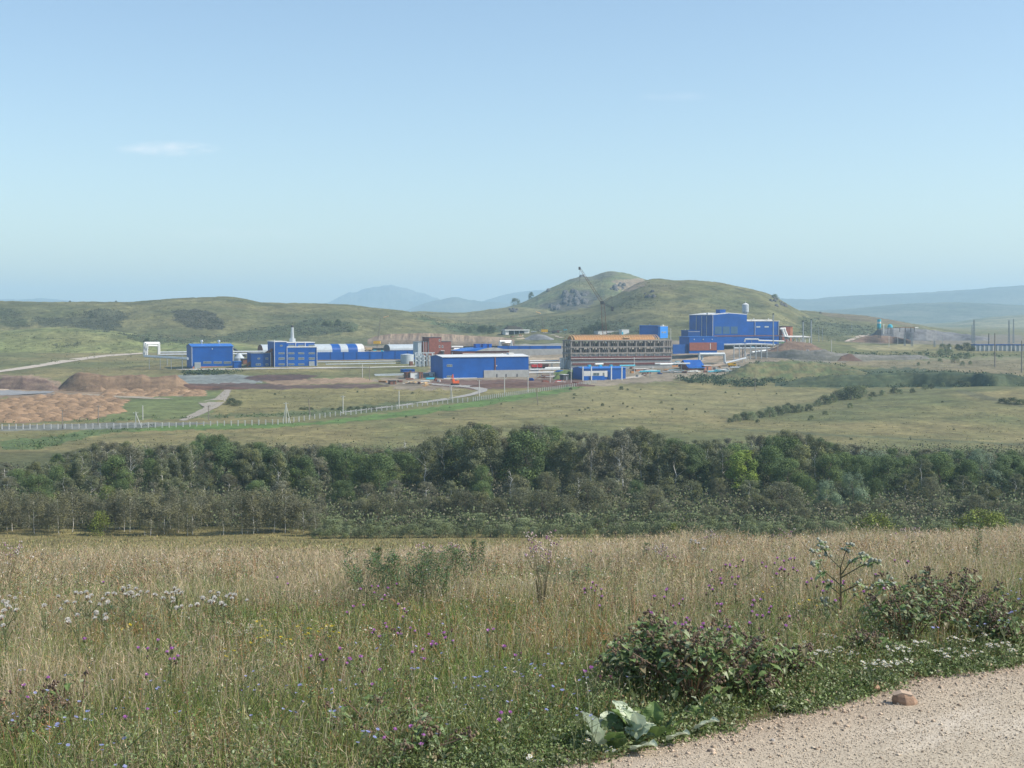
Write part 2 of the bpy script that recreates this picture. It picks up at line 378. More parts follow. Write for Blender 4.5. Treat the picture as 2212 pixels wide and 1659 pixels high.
pm('sunlit_stone', (0.42, 0.32, 0.24), 0.95, 0.2, 6, bump=0.01)

# haze: one closed box of air round the scene
hm, nt, out = newmat('haze_air'); pv = nt.nodes.new('ShaderNodeVolumePrincipled')
pv.inputs['Color'].default_value = (0.55, 0.80, 1.0, 1); pv.inputs['Density'].default_value = 1.3e-4; pv.inputs['Anisotropy'].default_value = 0.1
nt.links.new(pv.outputs[0], out.inputs['Volume'])
hz = MB().box(-9500, 9500, -120, 15600, -4.0, 385).build('haze', hm); tag(hz, kind='stuff')

# ------------------------------------------------------------------ ground
def in_poly(x, y, poly):
    c = np.zeros(x.shape, bool); n = len(poly)
    for i in range(n):
        x0, y0 = poly[i]; x1, y1 = poly[(i + 1) % n]
        if y0 == y1: continue
        cond = ((y0 > y) != (y1 > y)) & (x < (x1 - x0) * (y - y0) / (y1 - y0) + x0)
        c ^= cond
    return c
PAINT = [  # polygons in photo pixels, colour, strength, ragged edge in pixels, distance range
    # green and straw variation of the valley meadow
    ([(0, 1800), (0, 1765), (240, 1740), (420, 1705), (700, 1700), (420, 1735), (200, 1785), (0, 1850)], (0.085, 0.125, 0.045), 0.9, 8),
    ([(700, 1700), (1250, 1690), (1800, 1620), (2100, 1575), (2380, 1530), (2300, 1560), (1900, 1630), (1500, 1680), (1100, 1712), (500, 1725)], (0.09, 0.15, 0.04), 0.95, 6),
    ([(0, 1690), (1200, 1665), (1500, 1650), (1800, 1590), (1750, 1570), (1300, 1615), (1000, 1650), (500, 1680), (0, 1700)], (0.08, 0.10, 0.045), 0.7, 10),
    ([(0, 1705), (480, 1690), (900, 1690), (480, 1715), (0, 1725)], (0.15, 0.16, 0.15), 0.85, 3),
    ([(870, 1560), (1500, 1545), (2250, 1560), (1700, 1600), (1000, 1660), (820, 1650)], (0.20, 0.17, 0.07), 0.6, 14),
    ([(480, 1600), (900, 1560), (840, 1660), (600, 1680), (350, 1690), (420, 1640)], (0.12, 0.15, 0.055), 0.8, 10),
    ([(2350, 1540), (2900, 1560), (3400, 1580), (2900, 1660), (2300, 1680), (2000, 1660)], (0.20, 0.18, 0.085), 0.55, 20),
    # tan lumpy field and earthworks on the left
    ([(0, 1607), (90, 1590), (203, 1576), (362, 1580), (520, 1600), (488, 1622), (479, 1652), (362, 1676), (136, 1690), (0, 1692)], (0.22, 0.145, 0.09), 0.95, 9),
    ([(0, 1500), (130, 1500), (240, 1530), (330, 1560), (800, 1555), (820, 1575), (560, 1590), (300, 1585), (0, 1590)], (0.24, 0.17, 0.12), 0.85, 9),
    ([(380, 1580), (560, 1562), (820, 1552), (800, 1572), (560, 1592)], (0.38, 0.25, 0.15), 0.95, 6),
    ([(0, 1555), (90, 1562), (220, 1568), (180, 1578), (0, 1577)], (0.20, 0.20, 0.20), 0.8, 4),
    ([(700, 1500), (970, 1498), (1080, 1520), (988, 1540), (700, 1533)], (0.19, 0.21, 0.20), 0.95, 6),
    ([(660, 1536), (1000, 1532), (1200, 1540), (1510, 1535), (1560, 1550), (1100, 1556), (700, 1556)], (0.10, 0.065, 0.055), 0.95, 6),
    ([(1040, 1520), (1450, 1510), (1530, 1530), (1100, 1540)], (0.26, 0.18, 0.12), 0.9, 6),
    ([(970, 1513), (1040, 1500), (1180, 1497), (1280, 1503), (1200, 1520), (1020, 1523)], (0.09, 0.055, 0.05), 0.95, 3),
    # plant yard
    ([(1268, 1425), (1700, 1418), (1700, 1440), (1268, 1446)], (0.20, 0.15, 0.10), 0.85, 4),
    ([(1180, 1345), (1500, 1330), (2050, 1330), (2240, 1345), (3100, 1345), (3250, 1400), (3150, 1440), (2900, 1500), (2420, 1545), (1600, 1560), (1480, 1520), (1700, 1490), (1750, 1420), (1250, 1420)], (0.23, 0.19, 0.145), 0.85, 12),
    ([(2000, 1340), (2260, 1330), (2240, 1400), (2030, 1385)], (0.24, 0.24, 0.22), 0.9, 6),
    ([(2700, 1400), (2980, 1398), (2850, 1450), (2700, 1440)], (0.30, 0.235, 0.165), 0.9, 5),
    ([(1740, 1520), (2330, 1515), (2330, 1545), (1900, 1560), (1700, 1540)], (0.12, 0.07, 0.055), 0.9, 5),
    ([(2870, 1347), (3140, 1344), (3150, 1372), (2900, 1380)], (0.055, 0.13, 0.045), 0.95, 3),
    ([(2230, 1480), (2300, 1478), (2300, 1510), (2210, 1500)], (0.09, 0.15, 0.04), 0.95, 3),
    ([(2090, 1430), (2240, 1430), (2240, 1445), (2090, 1445)], (0.33, 0.27, 0.19), 0.9, 2),
    ([(3050, 1410), (3300, 1400), (3420, 1430), (3700, 1430), (3650, 1445), (3200, 1450)], (0.17, 0.165, 0.14), 0.8, 6),
    ([(3420, 1430), (4096, 1425), (4096, 1440), (3500, 1445)], (0.12, 0.17, 0.07), 0.7, 6),
    ([(3350, 1345), (3700, 1335), (4096, 1340), (4096, 1380), (3700, 1378), (3400, 1372)], (0.17, 0.15, 0.12), 0.85, 7),
    ([(3400, 1385), (3700, 1375), (3650, 1400), (3450, 1400)], (0.27, 0.24, 0.13), 0.6, 6),
    ([(3300, 1445), (4096, 1425), (4096, 1500), (3600, 1480)], (0.20, 0.165, 0.11), 0.6, 14),
    ([(3100, 1490), (3600, 1470), (4000, 1500), (3800, 1550), (3300, 1550)], (0.055, 0.078, 0.042), 0.85, 10),
    # tracks over the right knoll
    ([(3830, 1560), (3900, 1570), (4096, 1620), (4096, 1632), (3900, 1590), (3820, 1566)], (0.10, 0.10, 0.055), 0.8, 3),
    ([(2900, 1712), (3300, 1735), (4096, 1775), (4096, 1783), (3300, 1742), (2900, 1718)], (0.09, 0.10, 0.05), 0.8, 3),
]
def paint(X, Y, Z, base, plist, k=1.0):
    px, row = pix(X, Y, Z); nx = px / N2P; ny = row / N2P
    for poly, c, s, e in plist:
        ex = (fbm(nx / 25, ny / 6, 21, 4) - 0.5) * 6 * e; ey = (fbm(nx / 25 + 50, ny / 6, 22, 4) - 0.5) * 2 * e
        m = in_poly(nx + ex, ny + ey, poly) & (Y > 430)
        base[m] = base[m] * (1 - s) + np.array(c) * s
    return base
ys = np.concatenate([np.linspace(-25, 10, 12)[:-1], np.linspace(10, 60, 100)[:-1], np.geomspace(60, 430, 60)[:-1], np.geomspace(430, 1300, 330)[:-1], np.geomspace(1300, 15500, 60)])
us = np.linspace(-0.62, 0.62, 900)
Yg = ys[:, None] + 0 * us[None]; Xg = us[None] * (np.maximum(Yg, 0) + 30)
Xg = np.where(Yg > 500, us[None] * (Yg + 30), Xg); Zg = zxy(Xg, Yg)
lump = np.interp(Yg, [430, 500, 1200, 1300], [0, .6, .9, 0]); Zg += lump * (fbm(Xg / 14, Yg / 14, 31, 4) - 0.5)
n1 = fbm(Xg / 60, Yg / 60, 41, 5); n2 = fbm(Xg / 9, Yg / 9, 43, 4)
c1 = np.array((0.185, 0.16, 0.072)); c2 = np.array((0.115, 0.122, 0.05)); c3 = np.array((0.075, 0.095, 0.04))
t = np.clip((n1 - 0.33) / 0.34, 0, 1)[..., None]; base = c2 * t + c1 * (1 - t)
t = np.clip((n2 - 0.58) / 0.25, 0, 1)[..., None] * 0.5; base = base * (1 - t) + c3 * t
near = (Yg < 70)[..., None]; base = np.where(near, np.array((0.10, 0.085, 0.045)), base)
strip = ((Yg >= 70) & (Yg < 262))[..., None]; base = np.where(strip, base * 0.35 + np.array((0.21, 0.175, 0.075)) * 0.65, base)
forest = ((Yg >= 262) & (Yg < 425))[..., None]; base = np.where(forest, base * 0.3 + np.array((0.05, 0.06, 0.025)) * 0.7, base)
Ysafe = np.maximum(Yg, 5)
base = paint(Xg, Ysafe, Zg, base.copy(), PAINT)
g = np_mesh('ground', np.stack([Xg.ravel(), Yg.ravel(), Zg.ravel()], 1), [grid_faces(*Xg.shape)], base.reshape(-1, 3), smooth=True)
tag(link('ground', g, M['ground']), kind='structure')

# hills
HP = [  # dark heather and shrub patches painted on the hills
    ([(690, 1240), (780, 1236), (850, 1250), (900, 1290), (890, 1320), (760, 1315), (705, 1280)], (0.06, 0.06, 0.042), 0.85, 7),
    ([(330, 1240), (430, 1235), (520, 1255), (480, 1300), (440, 1330), (320, 1310), (150, 1300), (120, 1270), (230, 1275), (330, 1265)], (0.062, 0.07, 0.042), 0.8, 14),
    ([(0, 1230), (60, 1240), (120, 1300), (60, 1315), (0, 1290)], (0.06, 0.075, 0.035), 0.8, 12),
    ([(450, 1330), (560, 1340), (700, 1350), (900, 1340), (1150, 1300), (1250, 1270), (1330, 1280), (1420, 1295), (1440, 1320), (1300, 1340), (1170, 1350), (1000, 1365), (600, 1375)], (0.065, 0.085, 0.04), 0.85, 12),
    ([(1640, 1260), (1780, 1290), (1980, 1300), (2060, 1290), (2200, 1300), (2100, 1325), (1880, 1335), (1760, 1310)], (0.07, 0.10, 0.045), 0.8, 12),
    ([(2050, 1290), (2300, 1270), (2500, 1290), (2600, 1330), (2400, 1345), (2150, 1330)], (0.08, 0.10, 0.05), 0.7, 12),
    ([(2150, 1225), (2250, 1190), (2310, 1180), (2350, 1200), (2360, 1230), (2250, 1245)], (0.09, 0.085, 0.07), 0.8, 8),
    ([(2290, 1085), (2440, 1078), (2480, 1095), (2400, 1120), (2280, 1125)], (0.12, 0.115, 0.08), 0.7, 8),
    ([(2240, 1170), (2350, 1160), (2400, 1190), (2360, 1220), (2240, 1225)], (0.085, 0.085, 0.075), 0.8, 8),
    ([(2450, 1120), (2560, 1115), (2600, 1140), (2520, 1165), (2450, 1160)], (0.27, 0.20, 0.15), 0.7, 10),
    ([(2560, 1130), (2740, 1130), (2690, 1170), (2580, 1170)], (0.14, 0.13, 0.07), 0.7, 10),
    ([(3200, 1265), (3300, 1290), (3500, 1310), (3520, 1340), (3300, 1345), (3200, 1330)], (0.07, 0.09, 0.045), 0.75, 10),
    ([(3270, 1245), (3500, 1262), (3620, 1290), (3700, 1310), (3500, 1290), (3300, 1262)], (0.17, 0.13, 0.09), 0.6, 8),
]
def ridge_mesh(name, nc, nr, cA, cB, hp=None):
    r = RIDGES[name]; lp = np.linspace(r['lx'][0], r['lx'][-1], nc)
    t = np.concatenate([np.linspace(0, 1, nr)[:-1], np.linspace(1, 2, nr // 2)])
    d = np.where(t < 1, r['d0'] + (r['dc'] - r['d0']) * t, r['dc'] + (r['d1'] - r['dc']) * (t - 1))
    L, D = np.meshgrid(lp, d); Z = r['zf'](L, D); X = (L - 1106) / F * D
    Z += (fbm(X / 8, D / 8, 77, 3) - 0.5) * (1.6 if D.max() < 6000 else 0)
    S = 55.0 * max(1, r['dc'] / 3000); n = fbm(X / S, D / S, 61, 5); n2 = fbm(X / S * 6, D / S * 6, 63, 3)
    tt = np.clip((n - 0.3) / 0.4, 0, 1)[..., None]; c = np.array(cA) * (1 - tt) + np.array(cB) * tt
    dk = np.clip((n2 - 0.6) / 0.2, 0, 1)[..., None] * 0.45; c = c * (1 - dk) + np.array(cB) * 0.5 * dk
    if hp: c = paint(X, D, Z, c.copy(), hp)
    me = np_mesh('hill', np.stack([X.ravel(), D.ravel(), Z.ravel()], 1), [grid_faces(*X.shape)], c.reshape(-1, 3), smooth=True)
    tag(link('hill' if r['dc'] < 6000 else 'mountain', me, M['hillside']), kind='structure')
A = (0.165, 0.155, 0.072); B = (0.098, 0.108, 0.050)
ridge_mesh('knoll', 420, 50, (0.21, 0.21, 0.09), (0.13, 0.16, 0.06), HP)
ridge_mesh('left_hill', 700, 110, A, B, HP)
ridge_mesh('saddle_hill', 240, 50, A, (0.16, 0.16, 0.08))
ridge_mesh('right_hill', 640, 120, A, B, HP)
ridge_mesh('low_hill', 320, 60, A, B, HP)
ridge_mesh('rocky_hill', 420, 110, A, (0.13, 0.15, 0.07), HP)
for n in ('green_ridge', 'far_green_ridge'): ridge_mesh(n, 200, 40, (0.24, 0.22, 0.12), B)
for n in ('far_ridge', 'distant_ridge', 'distant_mountain', 'distant_peak', 'distant_slope', 'distant_rise'): ridge_mesh(n, 260, 40, (0.13, 0.14, 0.10), (0.07, 0.09, 0.06))
# ================================================================== the plant
PSI = R(22)
class Bld:
    """local frame on the ground: x along the front, y into the depth, z up; positions read in photo pixels"""
    def __init__(s, name, label, cat, nx, ny, psi=PSI, d=None, group=None, z=None):
        if d is None: s.o = hitN(nx, ny)
        else: s.o = atN(nx, ny, d)
        if s.o.x != s.o.x: raise ValueError(name + ' misses the ground')
        if z is not None: s.o.z = z
        s.c, s.s = math.cos(psi), math.sin(psi); s.psi = psi
        s.e = empty(name, s.o, psi, label, cat, group)
    def x(s, nx, yl=0.0):                    # local x on the plane at local depth yl
        u, y, z = ray(nx * N2P, 770); k = u / y
        ox = s.o.x - s.s * yl; oy = s.o.y + s.c * yl
        return (k * oy - ox) / (s.c - k * s.s)
    def z(s, ny, t=0.0, yl=0.0):
        y = s.o.y + s.s * t + s.c * yl; a, b, c = ray(1106, ny * N2P)
        return CZ + c / b * y - s.o.z
    def box(s, name, mat, n0, n1, top, bot, y0, y1, parent=None, pad=0.0):
        x0, x1 = s.x(n0, y0), s.x(n1, y0); xm = (x0 + x1) / 2
        return MB().box(x0, x1, y0, y1, s.z(bot, xm, y0) - pad, s.z(top, xm, y0)).build(name, M[mat], parent or s.e)
    def window(s, n0, n1, top, bot, y=0.0, lights=3, parent=None, mat='window_frame', glass='window_glass'):
        x0, x1 = s.x(n0, y), s.x(n1, y); xm = (x0 + x1) / 2; z0, z1 = s.z(bot, xm, y), s.z(top, xm, y)
        if z1 - z0 < 0.9: z1 = z0 + 0.9
        f = MB(); t = 0.12
        f.box(x0, x1, y - 0.10, y - 0.005, z0, z0 + t).box(x0, x1, y - 0.10, y - 0.005, z1 - t, z1)
        w = (x1 - x0) / lights
        for k in range(lights + 1):
            xx = min(x0 + k * w, x1 - t); f.box(xx, xx + t, y - 0.095, y - 0.006, z0 + t, z1 - t)
        fr = f.build('window', M[mat], parent or s.e)
        MB().box(x0 + 0.05, x1 - 0.05, y - 0.06, y - 0.004, z0 + 0.05, z1 - 0.05).build('pane', M[glass], fr)
        return fr

def gable(b, mat, roofmat, n1, eave, ridge, bot, depth, along=True, over=0.35, rname='roof', wname='wall', base_pad=2.0):
    """walls with a gable at each end, ridge parallel to the front"""
    L = b.x(n1); ze = b.z(eave, L / 2); zr = b.z(ridge, L / 2, depth / 2); zb = b.z(bot, L / 2) - base_pad
    w = MB().prismx([(0, zb), (0, ze), (depth / 2, zr), (depth, ze), (depth, zb)], 0, L).build(wname, M[mat], b.e)
    sl = (zr - ze) / (depth / 2); t = 0.25
    r = MB().prismx([(-over, ze - sl * over + 0.02), (depth / 2, zr + 0.02), (depth + over, ze - sl * over + 0.02), (depth + over, ze - sl * over + t), (depth / 2, zr + t), (-over, ze - sl * over + t)], -over, L + over).build(rname, M[roofmat], b.e)
    return L, ze, zr, w, r
def vent(b, n0, n1, top, y, zroof, mat='silver_metal'):
    x0, x1 = b.x(n0, y), b.x(n1, y); zt_ = b.z(top, x0, y); c = (x0 + x1) / 2; r = (x1 - x0) / 2
    m = MB().tube((c, y, zroof - 0.3), (c, y, zt_ - r * 0.9), r * 0.45, r * 0.45, 8).tube((c, y, zt_ - r * 1.1), (c, y, zt_), r, r * 0.8, 8)
    return m.build('roof_vent', M[mat], b.e)

# --- blue warehouse on the far left
b = Bld('warehouse', 'tall windowless blue warehouse with brick plinth and two round roof vents', 'warehouse', 767.6, 1474)
L, ze, zr, w, r = gable(b, 'blue_metal', 'blue_roof', 933, 1386, 1376, 1474, 19)
MB().box(0.4, L + .02, -0.25, -0.003, b.z(1474, L / 2) - 1, b.z(1465.5, L / 2)).build('plinth', M['orange_or_lit_brick'], b.e)
b.box('gate', 'grey_steel', 778, 803, 1449, 1474, -0.4, -0.26)
for a, c in ((813, 845), (854.5, 887), (895, 924)): b.window(a, c, 1445.5, 1454, lights=6)
vent(b, 801, 813, 1360, 9.5, zr); vent(b, 870, 882, 1360, 9.5, zr)
for xx in (0.0, L - 0.25): MB().box(xx, xx + 0.25, -0.12, -0.004, b.z(1464), ze - 0.1).build('downpipe', M['white_metal'], b.e)
MB().tube((b.x(849), -0.5, b.z(1398)), (b.x(849), -0.5, b.z(1394)), 0.25, 0.25).build('wall_lamp', M['white_metal'], b.e)

# --- four storey blue works block with chimney
b = Bld('works_block', 'four storey blue works block with window rows and a steel chimney', 'factory', 1097, 1468)
xa, xb = b.x(1147), b.x(1268)
zt1 = b.z(1368, xa / 2); zlow = b.z(1389.5, (xa + xb) / 2); zup = b.z(1371.5, xb / 2, 7)
MB().box(0, xa, 0, 18, -2, zt1).build('wall', M['blue_metal'], b.e)
MB().box(xa, xb, 0, 18, -2, zlow).build('wall', M['blue_metal'], b.e)
MB().box(xa, xb, 6, 18, zlow, zup).build('wall', M['blue_metal'], b.e)
MB().box(-0.2, xa + 0.2, -0.2, 18.2, zt1, zt1 + 0.5).build('parapet', M['white_metal'], b.e)
MB().box(xa + 0.2, xb + 0.2, -0.2, 6, zlow, zlow + 0.5).build('parapet', M['white_metal'], b.e)
MB().box(xa + 0.2, xb + 0.2, 5.8, 18.2, zup, zup + 0.5).build('parapet', M['white_metal'], b.e)
for ny in (1382.5,):
    b.window(1120, 1131, ny - 3, ny + 3, lights=2)
    for c in (1165.5, 1205, 1247): b.window(c - 12, c + 12, ny - 3.5, ny + 3.5, y=6.0, lights=5)
for ny in (1413, 1434, 1457):
    for c in (1126, 1165.5, 1205, 1247):
        if c == 1247 and ny == 1457: continue
        b.window(c - 12, c + 12, ny - (4.5 if ny == 1434 else 3.5), ny + (4.5 if ny == 1434 else 3.5), lights=5)
b.box('gate', 'grey_steel', 1236, 1258, 1445, 1468, -0.3, -0.01)
b.box('door_step', 'white_metal', 1236, 1258, 1466, 1469, -1.5, -0.3)
for nx, zt_ in ((1097.5, zt1), (1147.5, zlow), (1267, zlow)):
    xx = b.x(nx); MB().tube((xx, -0.35, 0), (xx, -0.35, zt_), 0.16, 0.16).build('downpipe', M['white_metal'], b.e)
MB().tube((b.x(1097.5), -0.3, zt1), (b.x(1097.5), -0.3, zt1 + 1.4), 0.15).build('mast', M['white_metal'], b.e)
for nx in (1183, 1221):
    xx = b.x(nx, 5.7); MB().tube((xx, 5.7, zlow + .5), (xx, 5.7, zup + 0.3), 0.2).build('downpipe', M['white_metal'], b.e)
yc = 12.0; xc = b.x(1170, yc)
ch = MB().tube((xc, yc, zup), (xc, yc, b.z(1354, xc, yc)), 2.0, 1.9, 10).tube((xc, yc, zup), (xc, yc, b.z(1330, xc, yc)), 1.15, 0.95, 12).tube((xc, yc, b.z(1330, xc, yc)), (xc, yc, b.z(1303, xc, yc)), 0.85, 0.75, 12).build('chimney', M['silver_metal'], b.e)
MB().tube((xc, yc, b.z(1309, xc, yc)), (xc, yc, b.z(1301.5, xc, yc)), 0.92, 0.92, 12).build('soot_cap', M['dark_steel'], ch)

# --- annex on its left
b = Bld('annex', 'low dark blue annex with small windows left of the works block', 'building', 1004.5, 1470)
b.box('wall', 'dark_blue_metal', 1004.5, 1083, 1413, 1470, 0, 12, pad=1.5)
b.box('roof', 'grey_steel', 1003.5, 1084, 1411.5, 1413, -0.3, 12.3)
b.box('wall', 'brick', 1083.3, 1096, 1410, 1470, 1.0, 12, pad=1.5)
for n0, n1, t, q in ((1023, 1043, 1454, 1461.5), (1062, 1073, 1454, 1461.5), (1062, 1073, 1430, 1438), (1030, 1040, 1431, 1437)): b.window(n0, n1, t, q, lights=2)
MB().tube((b.x(1082.5), -0.3, 0), (b.x(1082.5), -0.3, b.z(1411)), 0.2).build('downpipe', M['white_metal'], b.e)

# --- inclined conveyor galleries
def gallery(label, n0, y0, n1, y1, d0, d1, hw, mat, legs=3, cat='conveyor', gname='conveyor_gallery'):
    p, q = atN(n0, y0, d0), atN(n1, y1, d1); o = Vector((p.x, p.y, float(zxy(p.x, p.y))))
    e = empty(gname, o, 0, label, cat); dv = (q - p); t = dv.normalized(); nrm = Vector((-t.y, t.x, 0)).normalized() * hw
    upv = Vector((0, 0, hw)); m = MB(); a, c = p - o, q - o; n = len(m.v)
    for r_ in (a, c):
        for k1, k2 in ((-1, -1), (1, -1), (1, 1), (-1, 1)): m.v.append(tuple(r_ + nrm * k1 + upv * k2))
    m.f += [(n, n + 1, n + 5, n + 4), (n + 1, n + 2, n + 6, n + 5), (n + 2, n + 3, n + 7, n + 6), (n + 3, n, n + 4, n + 7), (n + 3, n + 2, n + 1, n), (n + 4, n + 5, n + 6, n + 7)]
    m.build('gallery', M[mat], e)
    for k in range(legs):
        s_ = (k + 0.7) / (legs + 0.5); r_ = a + dv * s_; zg = float(zxy(r_.x + o.x, r_.y + o.y)) - o.z - 1
        MB().tube((r_.x - .8, r_.y, zg), (r_.x, r_.y, r_.z), 0.25).tube((r_.x + .8, r_.y, zg), (r_.x, r_.y, r_.z), 0.25).build('leg', M['dark_steel'], e)
    return e
gallery('rust brown conveyor gallery climbing to the works block', 986, 1461, 1099, 1393, 843, 848, 1.0, 'rust')
gallery('dark thin conveyor sloping down behind the warehouse', 933, 1394, 984, 1424, 905, 900, 0.6, 'dark_steel')
b = Bld('transfer_tower', 'dark brown shed at the foot of the conveyor', 'shed', 972, 1470, d=870)
b.box('wall', 'rust', 972, 1003, 1437, 1471, 0, 8, pad=2); b.box('roof', 'dark_steel', 971, 1004, 1434.5, 1437, -.3, 8.3); b.box('door', 'dark_steel', 980, 987, 1455, 1470, -.15, -.01)
b = Bld('shed', 'low blue shed beside the tall blue warehouse', 'shed', 936, 1472)
b.box('wall', 'blue_metal', 936, 966, 1447, 1473, 0, 5, pad=1.5); b.box('roof', 'blue_roof', 935, 967, 1445, 1447, -.3, 5.3)
# domed settling tank behind
def tank(label, n0, n1, top, bot, mat, d=None, dome=0.25, cat='tank'):
    p = hitN((n0 + n1) / 2, bot) if d is None else atN((n0 + n1) / 2, bot, d); e = empty('storage_tank', p, 0, label, cat)
    r = (n1 - n0) / 2 * N2P / F * p.y; H = (bot - top) * N2P / F * p.y; hc = H * (1 - dome)
    MB().tube((0, 0, -1.5), (0, 0, hc), r, r, 24).build('shell', M[mat], e, smooth=False)
    MB().tube((0, 0, hc), (0, 0, H), r * 1.01, r * 0.25, 24).build('roof', M[mat], e)
    m = MB()
    for k in range(2): m.tube((-r * 0.7 + k * .6, -r * 0.75, -0.5), (-r * 0.7 + k * .6, -r * .75, hc), 0.07, 0.07, 4)
    m.build('ladder', M['white_metal'], e); return e
tank('pale grey domed tank between warehouse and conveyor', 935, 978, 1412, 1450, 'pale_steel', dome=0.55)
tank('pale grey cylindrical tank beside the pipe rack', 1602, 1655, 1415, 1453, 'pale_steel', dome=0.08)

# --- arched hangars
def hangar(label, n0, n1, top, bot, d0, bands, wallmat, endmat, width=17):
    p = atN(n0, bot, d0); p.z = float(zxy(p.x, p.y)); b = Bld('arched_hangar', label, 'hangar', n0, bot, d=d0, z=None)
    L = b.x(n1); zb = 0; H = b.z(top, L / 2, width / 2); K = 14
    prof = [(width / 2 - math.cos(math.pi * k / K) * width / 2, H * math.sin(math.pi * k / K) ** 0.75) for k in range(K + 1)]
    MB().box(0.3, L - .3, 0.3, width - .3, -6, 0.0).build('wall', M[wallmat], b.e)
    for n_a, n_b, mt in bands:
        xa_, xb_ = b.x(n_a), b.x(n_b); m = MB().prismx([(y, z + (0.03 if mt != 'pale_steel' else 0)) for y, z in prof], xa_, xb_ - 0.02)
        m.build('roof_panel', M[mt], b.e)
    s_ = MB().prismx([(y, z * 0.97) for y, z in prof], -0.15, -0.01).build('end_wall', M[endmat], b.e)
    return b
hangar('long arched hangar with grey, blue and white roof bands', 1052, 1459, 1376.5, 1412, 925,
       [(1052, 1330, 'pale_steel'), (1330, 1364, 'blue_metal'), (1364, 1394, 'pale_steel'), (1394, 1432, 'blue_metal'), (1432, 1445, 'white_metal'), (1445, 1459, 'light_concrete')], 'blue_metal', 'rust')
hangar('plain silver arched hangar beside the brick tower', 1560, 1700, 1377, 1401, 945, [(1560, 1700, 'pale_steel')], 'blue_metal', 'dark_steel', 15)
# --- long blue fences
def panel_wall(label, pts, H, mat, name='fence', cat='fence', th=0.4, drop=3.0, posts=0):
    P0 = pts[0]; e = empty(name, P0, 0, label, cat)
    for a, c in zip(pts[:-1], pts[1:]):
        v = c - a; ang = math.atan2(v.y, v.x); Lh = math.hypot(v.x, v.y)
        m = MB(); n = len(m.v); a0 = a - P0; c0 = c - P0; nn = Vector((-math.sin(ang), math.cos(ang), 0)) * th
        for q in (a0, c0):
            for off, zz in ((nn * 0, -drop), (nn, -drop), (nn, H), (nn * 0, H)): m.v.append(tuple(q + off + Vector((0, 0, zz))))
        m.f += [(n, n + 4, n + 7, n + 3), (n + 1, n + 2, n + 6, n + 5), (n + 3, n + 7, n + 6, n + 2), (n, n + 3, n + 2, n + 1), (n + 4, n + 5, n + 6, n + 7), (n, n + 1, n + 5, n + 4)]
        m.build('panel', M[mat], e)
        k = max(1, int(Lh / 8)) if posts else 0
        for i in range(k + 1 if posts else 0):
            q = a0 + (c0 - a0) * (i / k); MB().box(q.x - .12, q.x + .12, q.y - .25, q.y - .01, q.z - drop, q.z + H + .15).build('post', M['dark_blue_metal'], e)
    return e
panel_wall('long blue sheet fence running below the striped hangar', [atN(1269, 1423, 915), atN(1480, 1421, 928), atN(1680, 1419, 940)], 2.3, 'blue_metal', posts=1)
panel_wall('long blue fence on the grey retaining wall', [atN(1990, 1398, 985), atN(2120, 1397.5, 993), atN(2245, 1397, 1000)], 2.5, 'blue_metal', posts=1, drop=0)
panel_wall('grey concrete retaining wall under the long blue fence', [atN(1950, 1427, 978), atN(2120, 1426, 986), atN(2290, 1424, 994)], 5.2, 'concrete', name='retaining_wall', cat='wall', th=1.2)

# --- brick building with a tower
b = Bld('brick_building', 'dark red brick building with square tower and white windows', 'building', 1693, 1418, d=905)
xt0, xt1, xr = b.x(1715), b.x(1764), b.x(1804)
MB().box(0, xt0, 0, 13, -3, b.z(1366.5)).build('wall', M['brick'], b.e)
MB().box(xt0, xt1, -0.6, 13, -3, b.z(1350)).build('tower', M['brick'], b.e)
MB().box(xt1, xr, 0, 13, -3, b.z(1366.5)).build('wall', M['brick'], b.e)
b.box('roof', 'dark_steel', 1692.5, 1715, 1365.5, 1366.5, -.2, 13.2); b.box('roof', 'dark_steel', 1764.3, 1805, 1365.5, 1366.5, -.2, 13.2); b.box('roof', 'dark_steel', 1714.5, 1765, 1348.8, 1350, -.8, 13.2)
for n0, n1, t, q, y in ((1755.5, 1761, 1357, 1366.5, -.6), (1755.5, 1761, 1381, 1391, -.6), (1767, 1773, 1381, 1391, 0)): b.window(n0, n1, t, q, y=y, lights=1, mat='white_metal')
b.box('porch', 'white_metal', 1764.5, 1779, 1402, 1404, -2.2, -0.05); b.box('door', 'dark_steel', 1766.5, 1777, 1405, 1417, -.15, -.01)
for nn in (1694, 1703, 1713): MB().tube((b.x(nn), -0.3, 0), (b.x(nn), -0.3, b.z(1366)), 0.14).build('downpipe', M['pale_steel'], b.e)
b = Bld('shed', 'pale metal shed attached to the left of the brick building', 'shed', 1672, 1418, d=902)
b.box('wall', 'pale_steel', 1672, 1686, 1369, 1419, 0, 10, pad=2); b.box('roof', 'grey_steel', 1671, 1687, 1366.5, 1369, -.3, 10.3)

# --- large blue building in the middle
b = Bld('warehouse', 'largest long blue building with white roof edge and bare concrete corner', 'warehouse', 1771, 1515)
L, ze, zr, w, r = gable(b, 'blue_metal', 'white_metal', 2114.5, 1427.5, 1418.5, 1514, 21, over=0.5)
b.box('concrete_wall', 'concrete', 1936, 2114, 1480, 1514, -0.35, -0.005, pad=1)
for n0 in (1985, 2022, 2066): b.box('doorway', 'dark_steel', n0, n0 + 5, 1496, 1514, -0.42, -0.36)
b.box('plinth', 'light_concrete', 1775, 1908, 1511.5, 1515, -0.6, -0.005, pad=1)
for t, q in ((1457.5, 1467), (1502, 1510.5)): b.window(1787, 1809, t, q, lights=3)
b.box('roof_hatch', 'light_concrete', 2036, 2056, 1411, 1421, 7, 11, pad=.4)
b.box('downpipe', 'rust', 1979.5, 1983, 1428, 1480, -0.3, -0.02); b.box('wall_lamp', 'white_metal', 1985, 1988, 1461, 1465, -0.5, -0.02)
